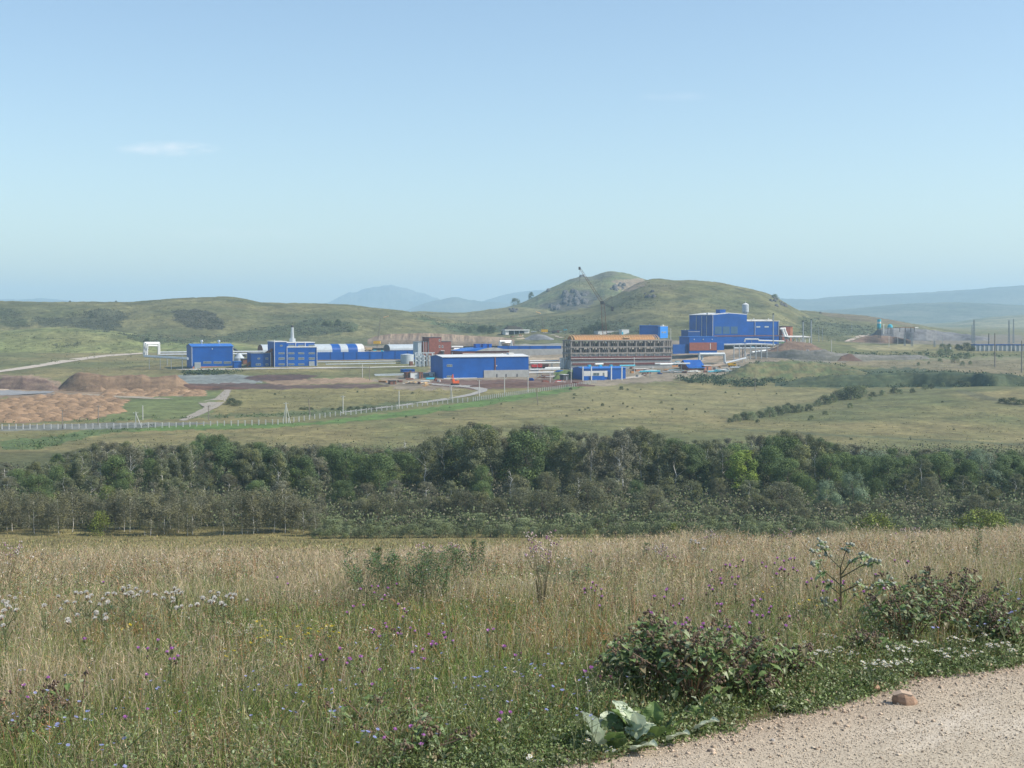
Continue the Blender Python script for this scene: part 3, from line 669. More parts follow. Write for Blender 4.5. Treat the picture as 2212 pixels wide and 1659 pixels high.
for nn in (2006, 2050): vent(b, nn, nn + 6, 1413, 14, zr - 1, 'white_metal')
# --- domed roof building behind
b = Bld('workshop', 'workshop with bright blue arched roof and three blue roof boxes', 'building', 1850, 1418, d=880)
L = b.x(2036); zb = b.z(1405); H = b.z(1383, L / 2, 8) - zb
MB().box(0, L, 0, 22, -3, zb).build('wall', M['brick'], b.e)
K = 12; prof = [(L * k / K, zb + H * math.sin(math.pi * (0.12 + 0.76 * k / K)) - H * math.sin(math.pi * 0.12)) for k in range(K + 1)]
MB().prism([(0, zb + .01)] + prof + [(L, zb + .01)], -0.4, 22.4).build('roof', M['blue_roof'], b.e)
g0 = b.x(1905); gl = L - g0; prof2 = [(g0 + gl * k / K, zb + 0.02 + H * 0.7 * math.sin(math.pi * k / K)) for k in range(K + 1)]
MB().prism(prof2, -0.9, -0.42).build('gable_wall', M['concrete'], b.e)
b.box('band', 'light_concrete', 1851, 2035, 1412.5, 1415, -.15, -.01)
for n0, n1, t in ((1903, 1922, 1375.5), (1932, 1948, 1375.5), (1956.5, 1967.5, 1375.5)): b.box('roof_box', 'blue_metal', n0, n1, t, 1391, 8, 12)
# --- white pavilion on the hillside
b = Bld('pavilion', 'white flat roofed open pavilion on the slope behind the plant', 'pavilion', 2022, 1340)
for n0, n1 in ((2022, 2035), (2098, 2117)): b.box('wall', 'white_metal', n0, n1, 1322, 1340, 0, 7, pad=2)
b.box('back_wall', 'dark_steel', 2035.2, 2097.8, 1323, 1340, 6, 7, pad=2); b.box('roof', 'white_metal', 2020, 2119, 1318.5, 1322, -1, 8)
for n0 in (2056, 2076): b.box('pillar', 'grey_steel', n0, n0 + 3, 1322.2, 1340, 0.2, 0.8, pad=1)

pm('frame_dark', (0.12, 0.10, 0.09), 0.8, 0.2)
# --- concrete frame building under construction
b = Bld('frame_building', 'unfinished concrete frame building with golden timber roof trusses', 'construction', 2283, 1478, psi=R(17))
L = b.x(2688); D = 15.0; lev = [b.z(v) for v in (1441, 1413, 1389, 1362)]
zt3 = b.z(1476)
MB().box(0, L, 0, D, -2, b.z(1441)).build('base_wall', M['concrete'], b.e)
pm('maroon', (0.15, 0.055, 0.05), 0.9, 0.25, 0.6)
b.box('brick_band', 'maroon', 2284, 2684, 1425, 1441, -0.5, -0.02); b.box('brick_band', 'maroon', 2290, 2684, 1451, 1459, -0.4, -0.02)
b.box('ledge', 'light_concrete', 2284, 2686, 1432.5, 1434.5, -0.9, -0.52)
fl = MB()
for zz in (b.z(1413), b.z(1389), b.z(1362)): fl.box(-0.3, L + 0.3, -0.3, D + .3, zz - 0.45, zz + 0.35)
pm('frame_concrete', (0.27, 0.24, 0.215), 0.9, 0.2)
fl.build('floor_slab', M['frame_concrete'], b.e)
z0s = [b.z(1441), b.z(1413) + .35, b.z(1389) + .35]; z1s = [b.z(1413) - .45, b.z(1389) - .45, b.z(1362) - .45]
nb = 11
for k in range(nb + 1):
    xx = min(L * k / nb, L - 0.9); c = MB()
    for z0, z1 in zip(z0s, z1s): c.box(xx, xx + 0.9, 0, 0.9, z0, z1); c.box(xx, xx + .9, D - .9, D, z0, z1)
    c.build('column', M['frame_concrete'], b.e)
for k in range(4):
    yy = D * (k + 0.5) / 4; c = MB()
    for z0, z1 in zip(z0s, z1s): c.box(0, 0.7, yy, yy + .7, z0, z1)
    c.build('column', M['frame_concrete'], b.e)
for _z0, _z1 in zip(z0s, z1s): MB().box(.95, L - .95, D * .72, D * .72 + .3, _z0, _z0 + (_z1 - _z0) * .55).build('shade_wall', M['frame_dark'], b.e)  # added dark walls, standing in for the shade inside the openings
for fi, (z0, z1) in enumerate(zip(z0s, z1s)):           # brick piers and studs between the columns
    m = MB()
    for k in range(nb):
        xs = L * k / nb + 0.9; w_ = L / nb - 0.9
        for j in range(3):
            if fi == 0: m.box(xs + w_ * j / 3 + .01, xs + w_ * (j + 0.8) / 3, 0.4, 0.8, z0, z0 + (z1 - z0) * 0.95)
            else: xx = xs + w_ * (j + 0.5 + random.uniform(-.2, .2)) / 3; m.box(xx, xx + 0.55, 0.3, 0.8, z0, z1 - random.choice([0, 0, 0.6]))
            xx = xs + w_ * (j + random.uniform(.2, .8)) / 3; m.box(xx, xx + 0.5, D * .5, D * .5 + .5, z0, z1 - random.choice([0, 0.9]))
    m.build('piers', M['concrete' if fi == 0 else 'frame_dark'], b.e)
# timber trusses: barrel of rafters
zr0 = b.z(1362) + .35; Hx = b.z(1339, L / 2, D / 2) - zr0; r0, r1 = b.x(2290), b.x(2636)
def barrel(y): return zr0 + Hx * math.sin(math.pi * (y / D)) ** 0.6
K = 10
deck = MB().prismx([(D * k / K, zr0 + (Hx - 0.35) * math.sin(math.pi * k / K) ** 0.6 if 0 < k < K else zr0) for k in range(K + 1)], r0 + 2.0, r1 - 2.5).build('roof_deck', M['wood'], b.e)
nr = 34
for k in range(nr):
    xx = r0 + (r1 - r0) * k / (nr - 1); m = MB()
    for j in range(K): m.tube((xx, D * j / K, barrel(D * j / K)), (xx, D * (j + 1) / K, barrel(D * (j + 1) / K)), 0.2, 0.2, 4)
    m.tube((xx, 1.4, zr0), (xx + 1.0, 1.4, barrel(1.4) + .1), 0.15, 0.15, 4)
    m.build('rafter', M['pale_wood'], b.e)
MB().box(b.x(2495), b.x(2520), -0.2, 1.2, zr0 + 1.0, zr0 + 1.5).build('plank_stack', M['pale_wood'], b.e)
b = Bld('loader', 'yellow machine seen through the upper floor of the frame building', 'machine', 2440, 1384, d=920)
b.box('body', 'yellow_paint', 2440, 2475, 1375, 1383, 0, 3); b.box('cab', 'white_metal', 2425, 2440, 1368, 1383, 0, 3); b.box('bucket', 'yellow_paint', 2482, 2525, 1374, 1384, 0, 2); b.box('track', 'rubber', 2430, 2480, 1383, 1386.5, .2, 2.8)
# --- white steel portal in front of it
b = Bld('steel_portal', 'white steel portal frame at the corner of the frame building', 'structure', 2242, 1474)
for n0 in (2242, 2250, 2274, 2282): b.box('column', 'white_metal', n0, n0 + 5.5, 1434, 1474, 0, 1.2, pad=1)
b.box('beam', 'white_metal', 2241, 2289, 1431, 1434, -0.2, 1.4)
m = MB().tube((b.x(2255), .5, b.z(1473)), (b.x(2270), .5, b.z(1436)), 0.25).build('brace', M['pale_steel'], b.e)

# --- low blue building with white infill, front right of centre
b = Bld('low_building', 'low blue building with white recessed front near the fence end', 'building', 2332, 1520)
L, ze, zr, w, r = gable(b, 'blue_metal', 'blue_roof', 2503, 1474, 1467.5, 1517, 14, over=.4)
b.box('infill', 'light_concrete', 2336, 2430, 1483.5, 1508, -0.2, -.01)
b.box('front_wall', 'blue_metal', 2334, 2419, 1504, 1524, -4.0, -3.4, pad=1)
for n0, n1, t, q in ((2373, 2397, 1491, 1503), (2411, 2418, 1491, 1505)): b.window(n0, n1, t, q, y=-.2, lights=2)
for k, ny in enumerate((1486, 1494, 1502, 1510)): b.box('shutter', 'dark_blue_metal', 2432, 2441, ny, ny + 5, -0.3, -.02); 
b.box('fascia', 'dark_blue_metal', 2336, 2430, 1477, 1480, -.3, -.02)
for k, n0 in enumerate((2331, 2365, 2445, 2487)): b.box('column', 'white_metal', n0, n0 + 3.2, 1466, 1519, -4.8, -4.1, pad=1)
for n0, n1 in ((2355, 2365), (2399, 2409), (2442, 2451)): b.box('roof_box', 'teal_paint', n0, n1, 1459, 1467.5, 7, 9, pad=.8)
# --- brick house with blue roof
b = Bld('brick_house', 'small brick house with bright blue gabled roof', 'house', 2752, 1480)
L, ze, zr, w, r = gable(b, 'brick', 'blue_metal', 2815, 1466, 1441, 1480, 11, over=.7)
MB().box(-.6, L, -2.4, -.75, ze - .9, ze - .6).build('canopy', M['light_or_lit_blue_metal'], b.e)
for n0 in (2770, 2790): b.window(n0, n0 + 8, 1468, 1475, lights=1)
MB().box(L + .01, L + .5, 0.2, 10.8, -1, ze - .8).build('gable_wall', M['orange_or_lit_brick'], b.e)  # sunlit gable end, its light put in as a brighter brick
b = Bld('shed', 'orange brick lean-to on the right of the small brick house', 'shed', 2816, 1480)
b.box('wall', 'orange_or_lit_brick', 2818, 2846, 1463, 1480, .5, 6, pad=1); b.box('roof', 'white_metal', 2817, 2847, 1461, 1463, .2, 6.3); b.box('door', 'dark_steel', 2828, 2833, 1468, 1480, .35, .49)

# --- blue box building; its sunlit end is put in as a lighter part
b = Bld('blue_block', 'blue block whose sunlit end is painted a lighter blue', 'building', 2558, 1355, psi=R(-4))
b.box('wall', 'blue_metal', 2558, 2640, 1302.5, 1356, 0, 12, pad=4)
b.box('roof', 'blue_roof', 2557, 2640, 1301, 1302.5, -.2, 12.2); b.box('roof_box', 'white_metal', 2596, 2600, 1298, 1301, 3, 4)
b = Bld('sunlit_end', 'end of the blue block, sunlight painted in as bright light blue', 'tower', 2640.5, 1356, psi=R(40), d=None)
b.box('wall', 'light_or_lit_blue_metal', 2640.5, 2671, 1305, 1356, 0, 6, pad=4); b.box('roof', 'white_metal', 2639.5, 2672, 1303.5, 1305, -.2, 6.2)  # face towards the sun, its brightness put into a lighter blue
for n0 in (2646, 2656): b.window(n0, n0 + 7, 1326, 1332, lights=2, mat='white_metal')
vent(b, 2647, 2654, 1299, 2, b.z(1304), 'white_metal')
# low grey building behind the crane, and crates
b = Bld('concrete_shed', 'low grey concrete shed with a dark doorway behind the crane', 'shed', 2392, 1340)
b.box('wall', 'light_concrete', 2392, 2486, 1325, 1342, 0, 8, pad=2); b.box('doorway', 'dark_steel', 2426, 2450, 1331, 1342, -.1, -.01); b.box('roof', 'concrete', 2391, 2487, 1323.5, 1325, -.2, 8.2)
b = Bld('cabin', 'white site cabin with a blue door beside the grey shed', 'cabin', 2487, 1339)
b.box('wall', 'white_metal', 2487, 2516, 1319, 1341, 0, 5, pad=1); b.box('door', 'teal_paint', 2487.5, 2493, 1327, 1341, -.1, -.01); b.box('roof', 'light_concrete', 2486.5, 2517, 1317.5, 1319, -.2, 5.2)

pm('tinted_glass', (0.05, 0.12, 0.22), 0.3, 0.2, 0.3)
# --- big blue plant on the right
b = Bld('plant_hall', 'tall blue plant hall with gable roof and lower right wing', 'factory', 2850, 1345, d=1010)
zb = -6.0; xg = b.x(2986.5); zL, zR, zP = b.z(1260.5), b.z(1259), b.z(1253.5); xp = b.x(2916); Dp = 34
MB().prism([(0, zb), (xg, zb), (xg, b.z(1259, xg)), (xp, b.z(1253.5, xp)), (0, zL)], 0, Dp).build('wall', M['blue_metal'], b.e)
MB().prism([(-.3, zL + .02), (xp, b.z(1253.5, xp) + .02), (xg + .3, b.z(1259, xg) + .02), (xg + .3, b.z(1259, xg) + .5), (xp, b.z(1253.5, xp) + .5), (-.3, zL + .5)], 0.4, Dp + .3).build('roof', M['white_metal'], b.e)
xw = b.x(3118); MB().box(xg, xw, 1, 22, zb, b.z(1285, xw)).build('wing_wall', M['blue_metal'], b.e)
MB().box(xg + .02, xw + .3, 0.7, 22.3, b.z(1285, xw), b.z(1283, xw)).build('wing_roof', M['white_metal'], b.e)
MB().prism([(xg + .3, b.z(1283, xg)), (xw, b.z(1283, xw)), (xw - 1, b.z(1278, xw) ), (xg + .3, b.z(1278, xg))], 9, 22).build('wing_roof', M['light_concrete'], b.e)
for k, n0 in enumerate((2859, 2891, 2923)): b.box('window_wall', 'tinted_glass', n0, n0 + 27, 1306, 1335, -.12, -.01)
for n0, n1 in ((3024, 3040), (3057, 3074)): b.window(n0, n1, 1304.5, 1310, y=1.0, lights=2, glass='pale_steel')
b.box('roof_box', 'blue_metal', 2879, 2901, 1238, 1258, 6, 12, pad=1)
for n0 in (2849.5, 3021, 3116): MB().tube((b.x(n0), -.3 if n0 < 2900 else .7, 0), (b.x(n0), -.3 if n0 < 2900 else .7, b.z(1262 if n0 < 2900 else 1286)), .2).build('downpipe', M['white_metal'], b.e)
for n0 in (3012, 3070): vent(b, n0, n0 + 4, 1273, 8, b.z(1283, xg), 'white_metal')
# side bay
b.box('band', 'rust', 2856, 3116, 1341.5, 1345, -.2, -.02)
for yy in (8, 15, 23): MB().box(-.35, -.01, yy, yy + .5, zb, zL - .5).build('downpipe', M['pale_steel'], b.e)
MB().tube((-.6, 6, zL), (-.6, 6, zL + 1.8), .9, .9, 10).build('roof_vent', M['white_metal'], b.e)
# water tower
b = Bld('water_tower', 'pale grey water tower with a wide drum behind the plant hall', 'tower', 2981, 1345, d=1062)
rr = 13.2 * N2P / F * 1062; z1, z2, z3 = b.z(1247), b.z(1218), b.z(1262)
MB().tube((0, 0, -6), (0, 0, z3), rr * .42, rr * .42, 16).tube((0, 0, z3), (0, 0, z1), rr * .42, rr, 16).build('stem', M['pale_steel'], b.e)
MB().tube((0, 0, z1), (0, 0, z2), rr, rr, 20).build('drum', M['pale_steel'], b.e); MB().tube((0, 0, z2), (0, 0, z2 + 1), rr * 1.02, rr * .3, 20).tube((0, 0, z2 + 1), (0, 0, z2 + 2.2), .12).build('roof', M['white_metal'], b.e)
# blocks in front
b = Bld('blue_shed', 'blue shed with brown brick lower front below the plant hall', 'shed', 2757, 1397, d=955)
b.box('wall', 'blue_metal', 2757, 2868, 1347.5, 1396, 0, 14, pad=3); b.box('brick_front', 'brick', 2758, 2867, 1370, 1396, -.3, -.01, pad=1)
b.box('wall', 'blue_metal', 2868.3, 2896, 1369, 1389, 0, 8, pad=2); b.box('downpipe', 'white_metal', 2840.5, 2842.5, 1373, 1396, -.5, -.31)
for n0 in (2777, 2813, 2849): b.box('wall_lamp', 'white_metal', n0 - 1.5, n0 + 1.5, 1356, 1359, -.4, -.01)
b.box('roof', 'blue_roof', 2756, 2869, 1346, 1347.5, -.2, 14.2)
panel_wall('low blue wall left of the blue shed', [atN(2692, 1398, 948), atN(2757, 1397, 958)], 3.4, 'dark_blue_metal', name='wall', cat='wall')
b = Bld('blue_shed', 'dark blue block tucked behind the blue shed', 'shed', 2752, 1350, d=985)
b.box('wall', 'dark_blue_metal', 2752, 2800, 1322, 1352, 0, 10, pad=3); b.box('roof', 'blue_metal', 2751, 2801, 1320.5, 1322, -.2, 10.2); b.box('band', 'white_metal', 2753, 2799, 1326, 1327, -.1, -.01)
b = Bld('brick_block', 'brown brick block at the right end of the plant hall', 'building', 3128, 1343, d=1050)
b.box('wall', 'brick', 3128, 3160, 1306, 1345, 0, 8, pad=4); b.box('roof', 'dark_steel', 3127, 3171, 1304.5, 1306, -.2, 8.2); b.box('side_wall', 'orange_or_lit_brick', 3160.3, 3170, 1306.5, 1343, .3, 7, pad=4)  # right face has the sunlight put in as lighter brick
b = Bld('duct', 'white sloping ducts at the right end of the plant hall', 'duct', 3122, 1345, d=1010)
for k, (n0, n1) in enumerate(((3126, 3141), (3136, 3150))): MB().tube((b.x(n0), 0, b.z(1314)), (b.x(n1), -1, b.z(1357)), .8, .8, 8).build('pipe', M['white_metal'], b.e)
MB().tube((b.x(3119), 0, b.z(1315)), (b.x(3141), 0, b.z(1314)), .7, .7, 8).build('pipe', M['white_metal'], b.e)
b = Bld('steel_shed', 'open white steel frame shed right of the plant hall', 'shed', 3151, 1399)
L = b.x(3236)
for k in range(6):
    xx = L * k / 5; m = MB()
    for yy in (0, 9): m.box(xx, xx + .45, yy, yy + .45, -3, b.z(1349, xx) + (0 if yy == 0 else 0))
    m.build('column', M['white_metal'], b.e)
for ny in (1350, 1377): MB().box(-.3, L + .7, -.1, .6, b.z(ny, L / 2) - .2, b.z(ny, L / 2) + .2).build('beam', M['white_metal'], b.e)
MB().prismx([(-1, b.z(1349, L / 2)), (10, b.z(1345, L / 2)), (10, b.z(1345, L / 2) + .3), (-1, b.z(1349, L / 2) + .3)], -.6, L + 1).build('roof', M['light_concrete'], b.e)

# --- batching plant on the far right
b = Bld('silo', 'blue cement silo with a white band on the grey platform', 'silo', 3516, 1322, d=1130)
rr = 7.5 * N2P / F * 1130
MB().tube((0, 0, b.z(1310)), (0, 0, b.z(1277)), rr, rr, 14).tube((0, 0, b.z(1318)), (0, 0, b.z(1310)), rr * .3, rr, 14).build('shell', M['teal_paint'], b.e)
MB().tube((0, 0, b.z(1294)), (0, 0, b.z(1287)), rr * 1.03, rr * 1.03, 14).build('band', M['white_metal'], b.e)
for k in range(4):
    a = k * math.pi / 2 + .78; MB().tube((rr * .9 * math.cos(a), rr * .9 * math.sin(a), -6), (rr * .9 * math.cos(a), rr * .9 * math.sin(a), b.z(1309)), .22, .22, 4).build('leg', M['dark_steel'], b.e)
b = Bld('hopper', 'round blue mixer hopper right of the blue silo', 'hopper', 3560, 1316, d=1135)
rr = 10 * N2P / F * 1135
MB().tube((0, 0, b.z(1310)), (0, 0, b.z(1301)), rr * 1.1, rr * .9, 12).tube((0, 0, b.z(1301)), (0, 0, b.z(1297)), rr * .9, rr * .4, 12).build('drum', M['teal_paint'], b.e)
for k in range(3): MB().tube((rr * math.cos(k * 2.1), rr * math.sin(k * 2.1), -4), (rr * .8 * math.cos(k * 2.1), rr * .8 * math.sin(k * 2.1), b.z(1309)), .2, .2, 4).build('leg', M['dark_steel'], b.e)
b = Bld('stub_mast', 'short white mast between the blue silo and hopper', 'mast', 3534, 1316, d=1132)
MB().tube((0, 0, -4), (0, 0, b.z(1299)), .5, .4, 6).build('pole', M['white_metal'], b.e); MB().box(-.9, .9, -.5, .5, b.z(1300), b.z(1298)).build('head', M['white_metal'], b.e)
b = Bld('conveyor_shed', 'thin flat roofed shelter on top of the grey platform', 'shelter', 3596, 1317, d=1150)
b.box('roof', 'rust', 3596, 3658, 1308.5, 1310.5, 0, 6); b.box('end_box', 'white_metal', 3658.5, 3672, 1308.5, 1312, 0, 4)
for n0 in (3598, 3620, 3642, 3656): b.box('leg', 'dark_steel', n0, n0 + 1.2, 1310.6, 1318, 1, 1.5, pad=2)
# substation
for lb, n0, n1, k in (('pale substation bays with dark blue capping, left long part', 3903, 4046, 8), ('pale substation bays with dark blue capping, right part', 4063, 4150, 5)):
    b = Bld('substation', lb, 'substation', n0, 1405, psi=R(4)); L = b.x(n1)
    MB().box(0, L, 2, 9, -2, b.z(1382, L / 2)).build('wall', M['pale_steel'], b.e); MB().box(-.3, L + .3, 1.2, 9.3, b.z(1382, L / 2), b.z(1377.5, L / 2)).build('fascia', M['dark_blue_metal'], b.e)
    for j in range(k + 1): xx = L * j / k; MB().box(xx - .4, xx + .4, .4, 1.99, -2, b.z(1383, L / 2)).build('pier', M['white_metal' if j % 2 else 'light_concrete'], b.e)

# ------------------------------------------------------------------ pipelines
def pipeline(label, runs, rad, mat='silver_metal', sup=True, smat='grey_steel', name='pipeline', step=9.0, gapz=0.0):
    o = Vector(runs[0][0]); zg = float(zxy(o.x, o.y)); o = Vector((o.x, o.y, zg)); e = empty(name, o, 0, label, 'pipeline')
    for pts in runs:
        MB().path([Vector(p) - o for p in pts], rad, 8).build('pipe', M[mat], e)
    if sup:
        pts = runs[0]; n_ = 0
        for a, c in zip(pts[:-1], pts[1:]):
            v = c - a
            if math.hypot(v.x, v.y) < step: continue
            k = int(math.hypot(v.x, v.y) / step)
            for i in range(k):
                q = a + v * ((i + .5) / k); zq = float(ztop(np.array([1106 + F * q.x / q.y]), np.array([q.y]))[0]); n_ += 1
                if q.z - zq < 0.3 or n_ > 40: continue
                q = q - o; MB().box(q.x - .15, q.x + .15, q.y - .15, q.y + .15, zq - o.z - 1, q.z - rad).build('support', M[smat], e)
    return e
A_ = atN
pipeline('upper silver pipeline running behind the tall blue warehouse', [[A_(638, 1409.5, 880), A_(1052, 1406, 905)]], .55)
pipeline('lower silver pipeline running behind the tall blue warehouse', [[A_(638, 1418.5, 872), A_(1048, 1415, 898)]], .55)
e = pipeline('silver pipe expansion loop standing as a tall gate at far left', [[A_(575, 1420, 866), A_(577, 1371, 866), A_(637, 1371, 876), A_(638, 1418, 876)], [A_(581, 1422, 863), A_(583, 1375, 863), A_(633, 1375, 873), A_(633, 1419, 873)], [A_(588, 1420, 860), A_(590, 1382, 860), A_(629, 1383, 870)]], .55, 'white_metal', sup=False)
pipeline('grey pipe run on low posts leading from the gate loop', [[A_(575, 1422, 858), A_(752, 1432, 838)], [A_(576, 1426, 856), A_(752, 1437, 836)]], .4, 'pale_steel')
pipeline('thin white pipeline right of the works block, upper', [[A_(1270, 1448, 872), A_(1600, 1444, 890)]], .3, 'pale_steel')
pipeline('thin white pipeline right of the works block, lower', [[A_(1303, 1457.5, 862), A_(1583, 1453, 880)]], .3, 'pale_steel')
pipeline('white kerb pipe lying along the yard road', [[A_(1270, 1470, 842), A_(1480, 1470, 842), A_(1665, 1465, 852)]], .3, 'light_concrete', sup=False)
pipeline('white duct on a grey trestle in front of the red cabin', [[A_(1497, 1498.5, 795), A_(1624, 1496, 800)], [A_(1500, 1503, 795), A_(1610, 1501, 799)]], .32, 'pale_steel', step=6)
pipeline('white bent pipe end at the edge of the yard', [[A_(1624, 1503, 790), A_(1628, 1503, 790), A_(1629, 1527, 785)]], .4, 'white_metal', sup=False)
pipeline('white pipe stub beside the large blue building', [[A_(1690, 1494, 800), A_(1740, 1494, 806)]], .5, 'white_metal')
pipeline('silver pipe portal on the rise behind the arched roof', [[A_(1998, 1387, 1000), A_(1999, 1365, 1000), A_(2044, 1364, 1004), A_(2048, 1386, 1004)], [A_(2003, 1387, 1002), A_(2004, 1369, 1002), A_(2040, 1369, 1006), A_(2042, 1386, 1006)]], .6, 'silver_metal', sup=False)
pipeline('silver pipe portal loop behind the small brick house', [[A_(2796, 1452, 905), A_(2797, 1416, 905), A_(2897, 1415, 915), A_(2899, 1452, 915)], [A_(2808, 1440, 908), A_(2809, 1420, 908), A_(2889, 1419, 918)]], .8, 'pale_steel', sup=False)
pipeline('silver pipeline climbing the bank right of the pipe portal', [[A_(2901, 1452, 900), A_(2983, 1432, 925)], [A_(3008, 1409, 940), A_(3062, 1402, 950)]], .6)
pipeline('long silver pipeline in front of the plant hall', [[A_(2896, 1378, 960), A_(2923, 1378, 961), A_(3017, 1375, 965), A_(3100, 1379, 968)], [A_(2935, 1392, 955), A_(3080, 1392, 960)]], .55)
pipeline('upper white pipe loop in front of the plant hall', [[A_(2978, 1368, 968), A_(2980, 1357, 968), A_(3034, 1357, 970), A_(3034, 1362, 970), A_(3137, 1365, 975)]], .5, 'white_metal')
for k, (n0, n1, ny, d) in enumerate(((1806, 1852, 1388, 925), (1815, 1838, 1397, 915), (1812, 1850, 1402, 908), (1809, 1824, 1405, 902), (1808, 1849, 1413, 897))):
    w_ = ['topmost', 'second', 'third', 'fourth', 'lowest'][k]; pipeline('short white pipe between brick tower and arched roof, %s' % w_, [[A_(n0, ny, d), A_(n1, ny, d + 2)]], .7, 'white_metal')
for k, (n0, n1, ny, d) in enumerate(((2118, 2235, 1444, 868), (2120, 2240, 1452, 850), (2118, 2240, 1478, 808), (2180, 2240, 1472, 815), (2115, 2215, 1490, 795))):
    w_ = ['topmost', 'second', 'fourth', 'third', 'lowest'][k]; pipeline('white pipe between large blue building and steel portal, %s' % w_, [[A_(n0, ny, d), A_(n1, ny - 1, d + 5)]], .45, 'white_metal')
for k, (n0, n1, ny, d, mt) in enumerate(((2380, 2412, 1456.5, 845, 'white_metal'), (2478, 2540, 1463, 830, 'teal_paint'), (2640, 2690, 1457, 850, 'white_metal'), (2620, 2760, 1455, 860, 'white_metal'), (2560, 2640, 1486, 812, 'teal_paint'), (2920, 3060, 1470, 850, 'silver_metal'))):
    w_ = ['left of the frame base', 'pale blue, behind the low building', 'white, at the foot of the frame building', 'long white, behind the frame base', 'pale blue, beside the timber stack', 'silver, right of the brick house'][k]
    pipeline('pipe in the yard, %s' % w_, [[A_(n0, ny, d), A_(n1, ny - 1, d + 4)]], .5, mt)
# pipe rack
b = Bld('pipe_rack', 'dense rack of vertical grey pipes left of the large blue building', 'pipe rack', 1662, 1466)
for k in range(14):
    nn = 1662 + k * 5.6; mt = 'pole_wood' if k in (7, 9) else ('white_metal' if k > 10 else 'pale_steel'); y = (k % 3) * 3
    MB().tube((b.x(nn, y), y, -1), (b.x(nn, y), y, b.z(1414 + (k % 4) * 3, b.x(nn), y)), .42, .42, 6).build('pipe', M[mt], b.e)
for ny in (1414, 1428, 1444): MB().box(b.x(1660), b.x(1740), .3, .8, b.z(ny), b.z(ny) + .6).build('beam', M['pale_steel'], b.e)
MB().box(b.x(1636), b.x(1648), -2, 0, -1, b.z(1445)).build('box', M['rust'], b.e)
b = Bld('pipe_rack', 'grey pipe trestle with crossing pipes below the plant hall', 'pipe rack', 2935, 1420, d=935)
for k in range(7):
    nn = 2935 + k * 22; MB().box(b.x(nn), b.x(nn) + .5, 0, .5, -4, b.z(1378)).build('post', M['grey_steel'], b.e)
for ny in (1380, 1395): MB().box(0, b.x(3070), .1, .4, b.z(ny), b.z(ny) + .5).build('beam', M['grey_steel'], b.e)
b = Bld('lattice_pylon', 'dark braced steel support tower beside the silver pipeline', 'pylon', 2970, 1430)
for n0 in (2971, 2981): b.box('leg', 'dark_steel', n0, n0 + 2, 1383, 1430, 0, .5, pad=1)
for a, c in ((1430, 1415), (1415, 1400), (1400, 1385)): MB().tube((b.x(2972), .2, b.z(a)), (b.x(2982), .2, b.z(c)), .12, .12, 4).build('brace', M['dark_steel'], b.e)

# ------------------------------------------------------------------ cranes, machines, people
def lattice(m, p, q, w0, w1, n, r=0.1):
    p = Vector(p); q = Vector(q); t = (q - p).normalized(); a = Vector((0, 1, 0)) if abs(t.y) < .9 else Vector((1, 0, 0)); s1 = t.cross(a).normalized(); s2 = t.cross(s1)
    cs = []
    for i in range(n + 1):
        f = i / n; w = w0 + (w1 - w0) * f; c = p + (q - p) * f
        cs.append([c + (s1 * x + s2 * y) * w / 2 for x, y in ((-1, -1), (1, -1), (1, 1), (-1, 1))])
    for k in range(4): m.tube(cs[0][k], cs[-1][k], r, r, 4)
    for i in range(n):
        for k in range(4): m.tube(cs[i][k], cs[i + 1][(k + 1) % 4], r * .6, r * .6, 3)
    return m
dC = 935.0; p0 = atN(2421, 1340, dC); e = empty('tower_crane', p0, 0, 'tall brown lattice tower crane with raised jib behind the frame building', 'crane')
loc = lambda nx, ny, d=dC: atN(nx, ny, d) - p0
top = loc(2409, 1211)
lattice(MB(), (0, 0, -6), tuple(loc(2411, 1214)), 3.0, 2.2, 14, .10).build('mast', M['rust'], e)
lattice(MB(), tuple(top), tuple(loc(2320, 1074)), 1.7, .9, 14, .075).build('jib', M['rust'], e)
MB().box(top.x - 1.3, top.x + 1.0, -1.2, 1.2, top.z - 1.0, top.z + 1.1).build('cab', M['dark_steel'], e)
lattice(MB(), tuple(top), tuple(loc(2448, 1186)), 1.2, .8, 5, .11).build('counter_jib', M['dark_steel'], e)
lattice(MB(), tuple(top), tuple(loc(2449, 1231)), 1.0, .9, 5, .11).build('counter_jib', M['dark_steel'], e)
q = loc(2449, 1231); MB().box(q.x - .8, q.x + .8, -1, 1, q.z - 2.2, q.z + .6).build('counterweight', M['dark_steel'], e)
j = loc(2319, 1073); MB().box(j.x - .8, j.x + .5, -.5, .5, j.z - 1.0, j.z + .9).build('jib_head', M['dark_steel'], e)
MB().tube(j, j + Vector((0, 0, -12)), .07, .07, 4).build('hook_cable', M['dark_steel'], e)
MB().tube(loc(2448, 1186), loc(2449, 1229), .09, .09, 4).build('tie_rope', M['dark_steel'], e)
for lb, pts, d in (('faint slim crane with short boom behind the white pavilion', ((2178, 1325), (2168, 1262), (2144, 1247), (2163, 1254)), 1080), ('faint slim crane above the brown cut bank', ((1508, 1372), (1522, 1272), (1533, 1270), (1555, 1264)), 1010)):
    p0 = atN(*pts[0], d); e = empty('mobile_crane', p0, 0, lb, 'crane', 'slim cranes behind the plant')
    a, c, g_ = [atN(*q_, d) - p0 for q_ in pts[1:]]
    lattice(MB(), (0, 0, -3), a, .9, .6, 12, .07).build('boom', M['pole_wood'], e); MB().tube(c, g_, .35, .3, 6).build('jib', M['pale_wood'], e); MB().tube(a, c, .08, .08, 4).build('rope', M['grey_steel'], e)
    MB().box(-2.5, 2.5, -1.3, 1.3, -.6, 1.4).build('carrier', M['yellow_paint'], e)

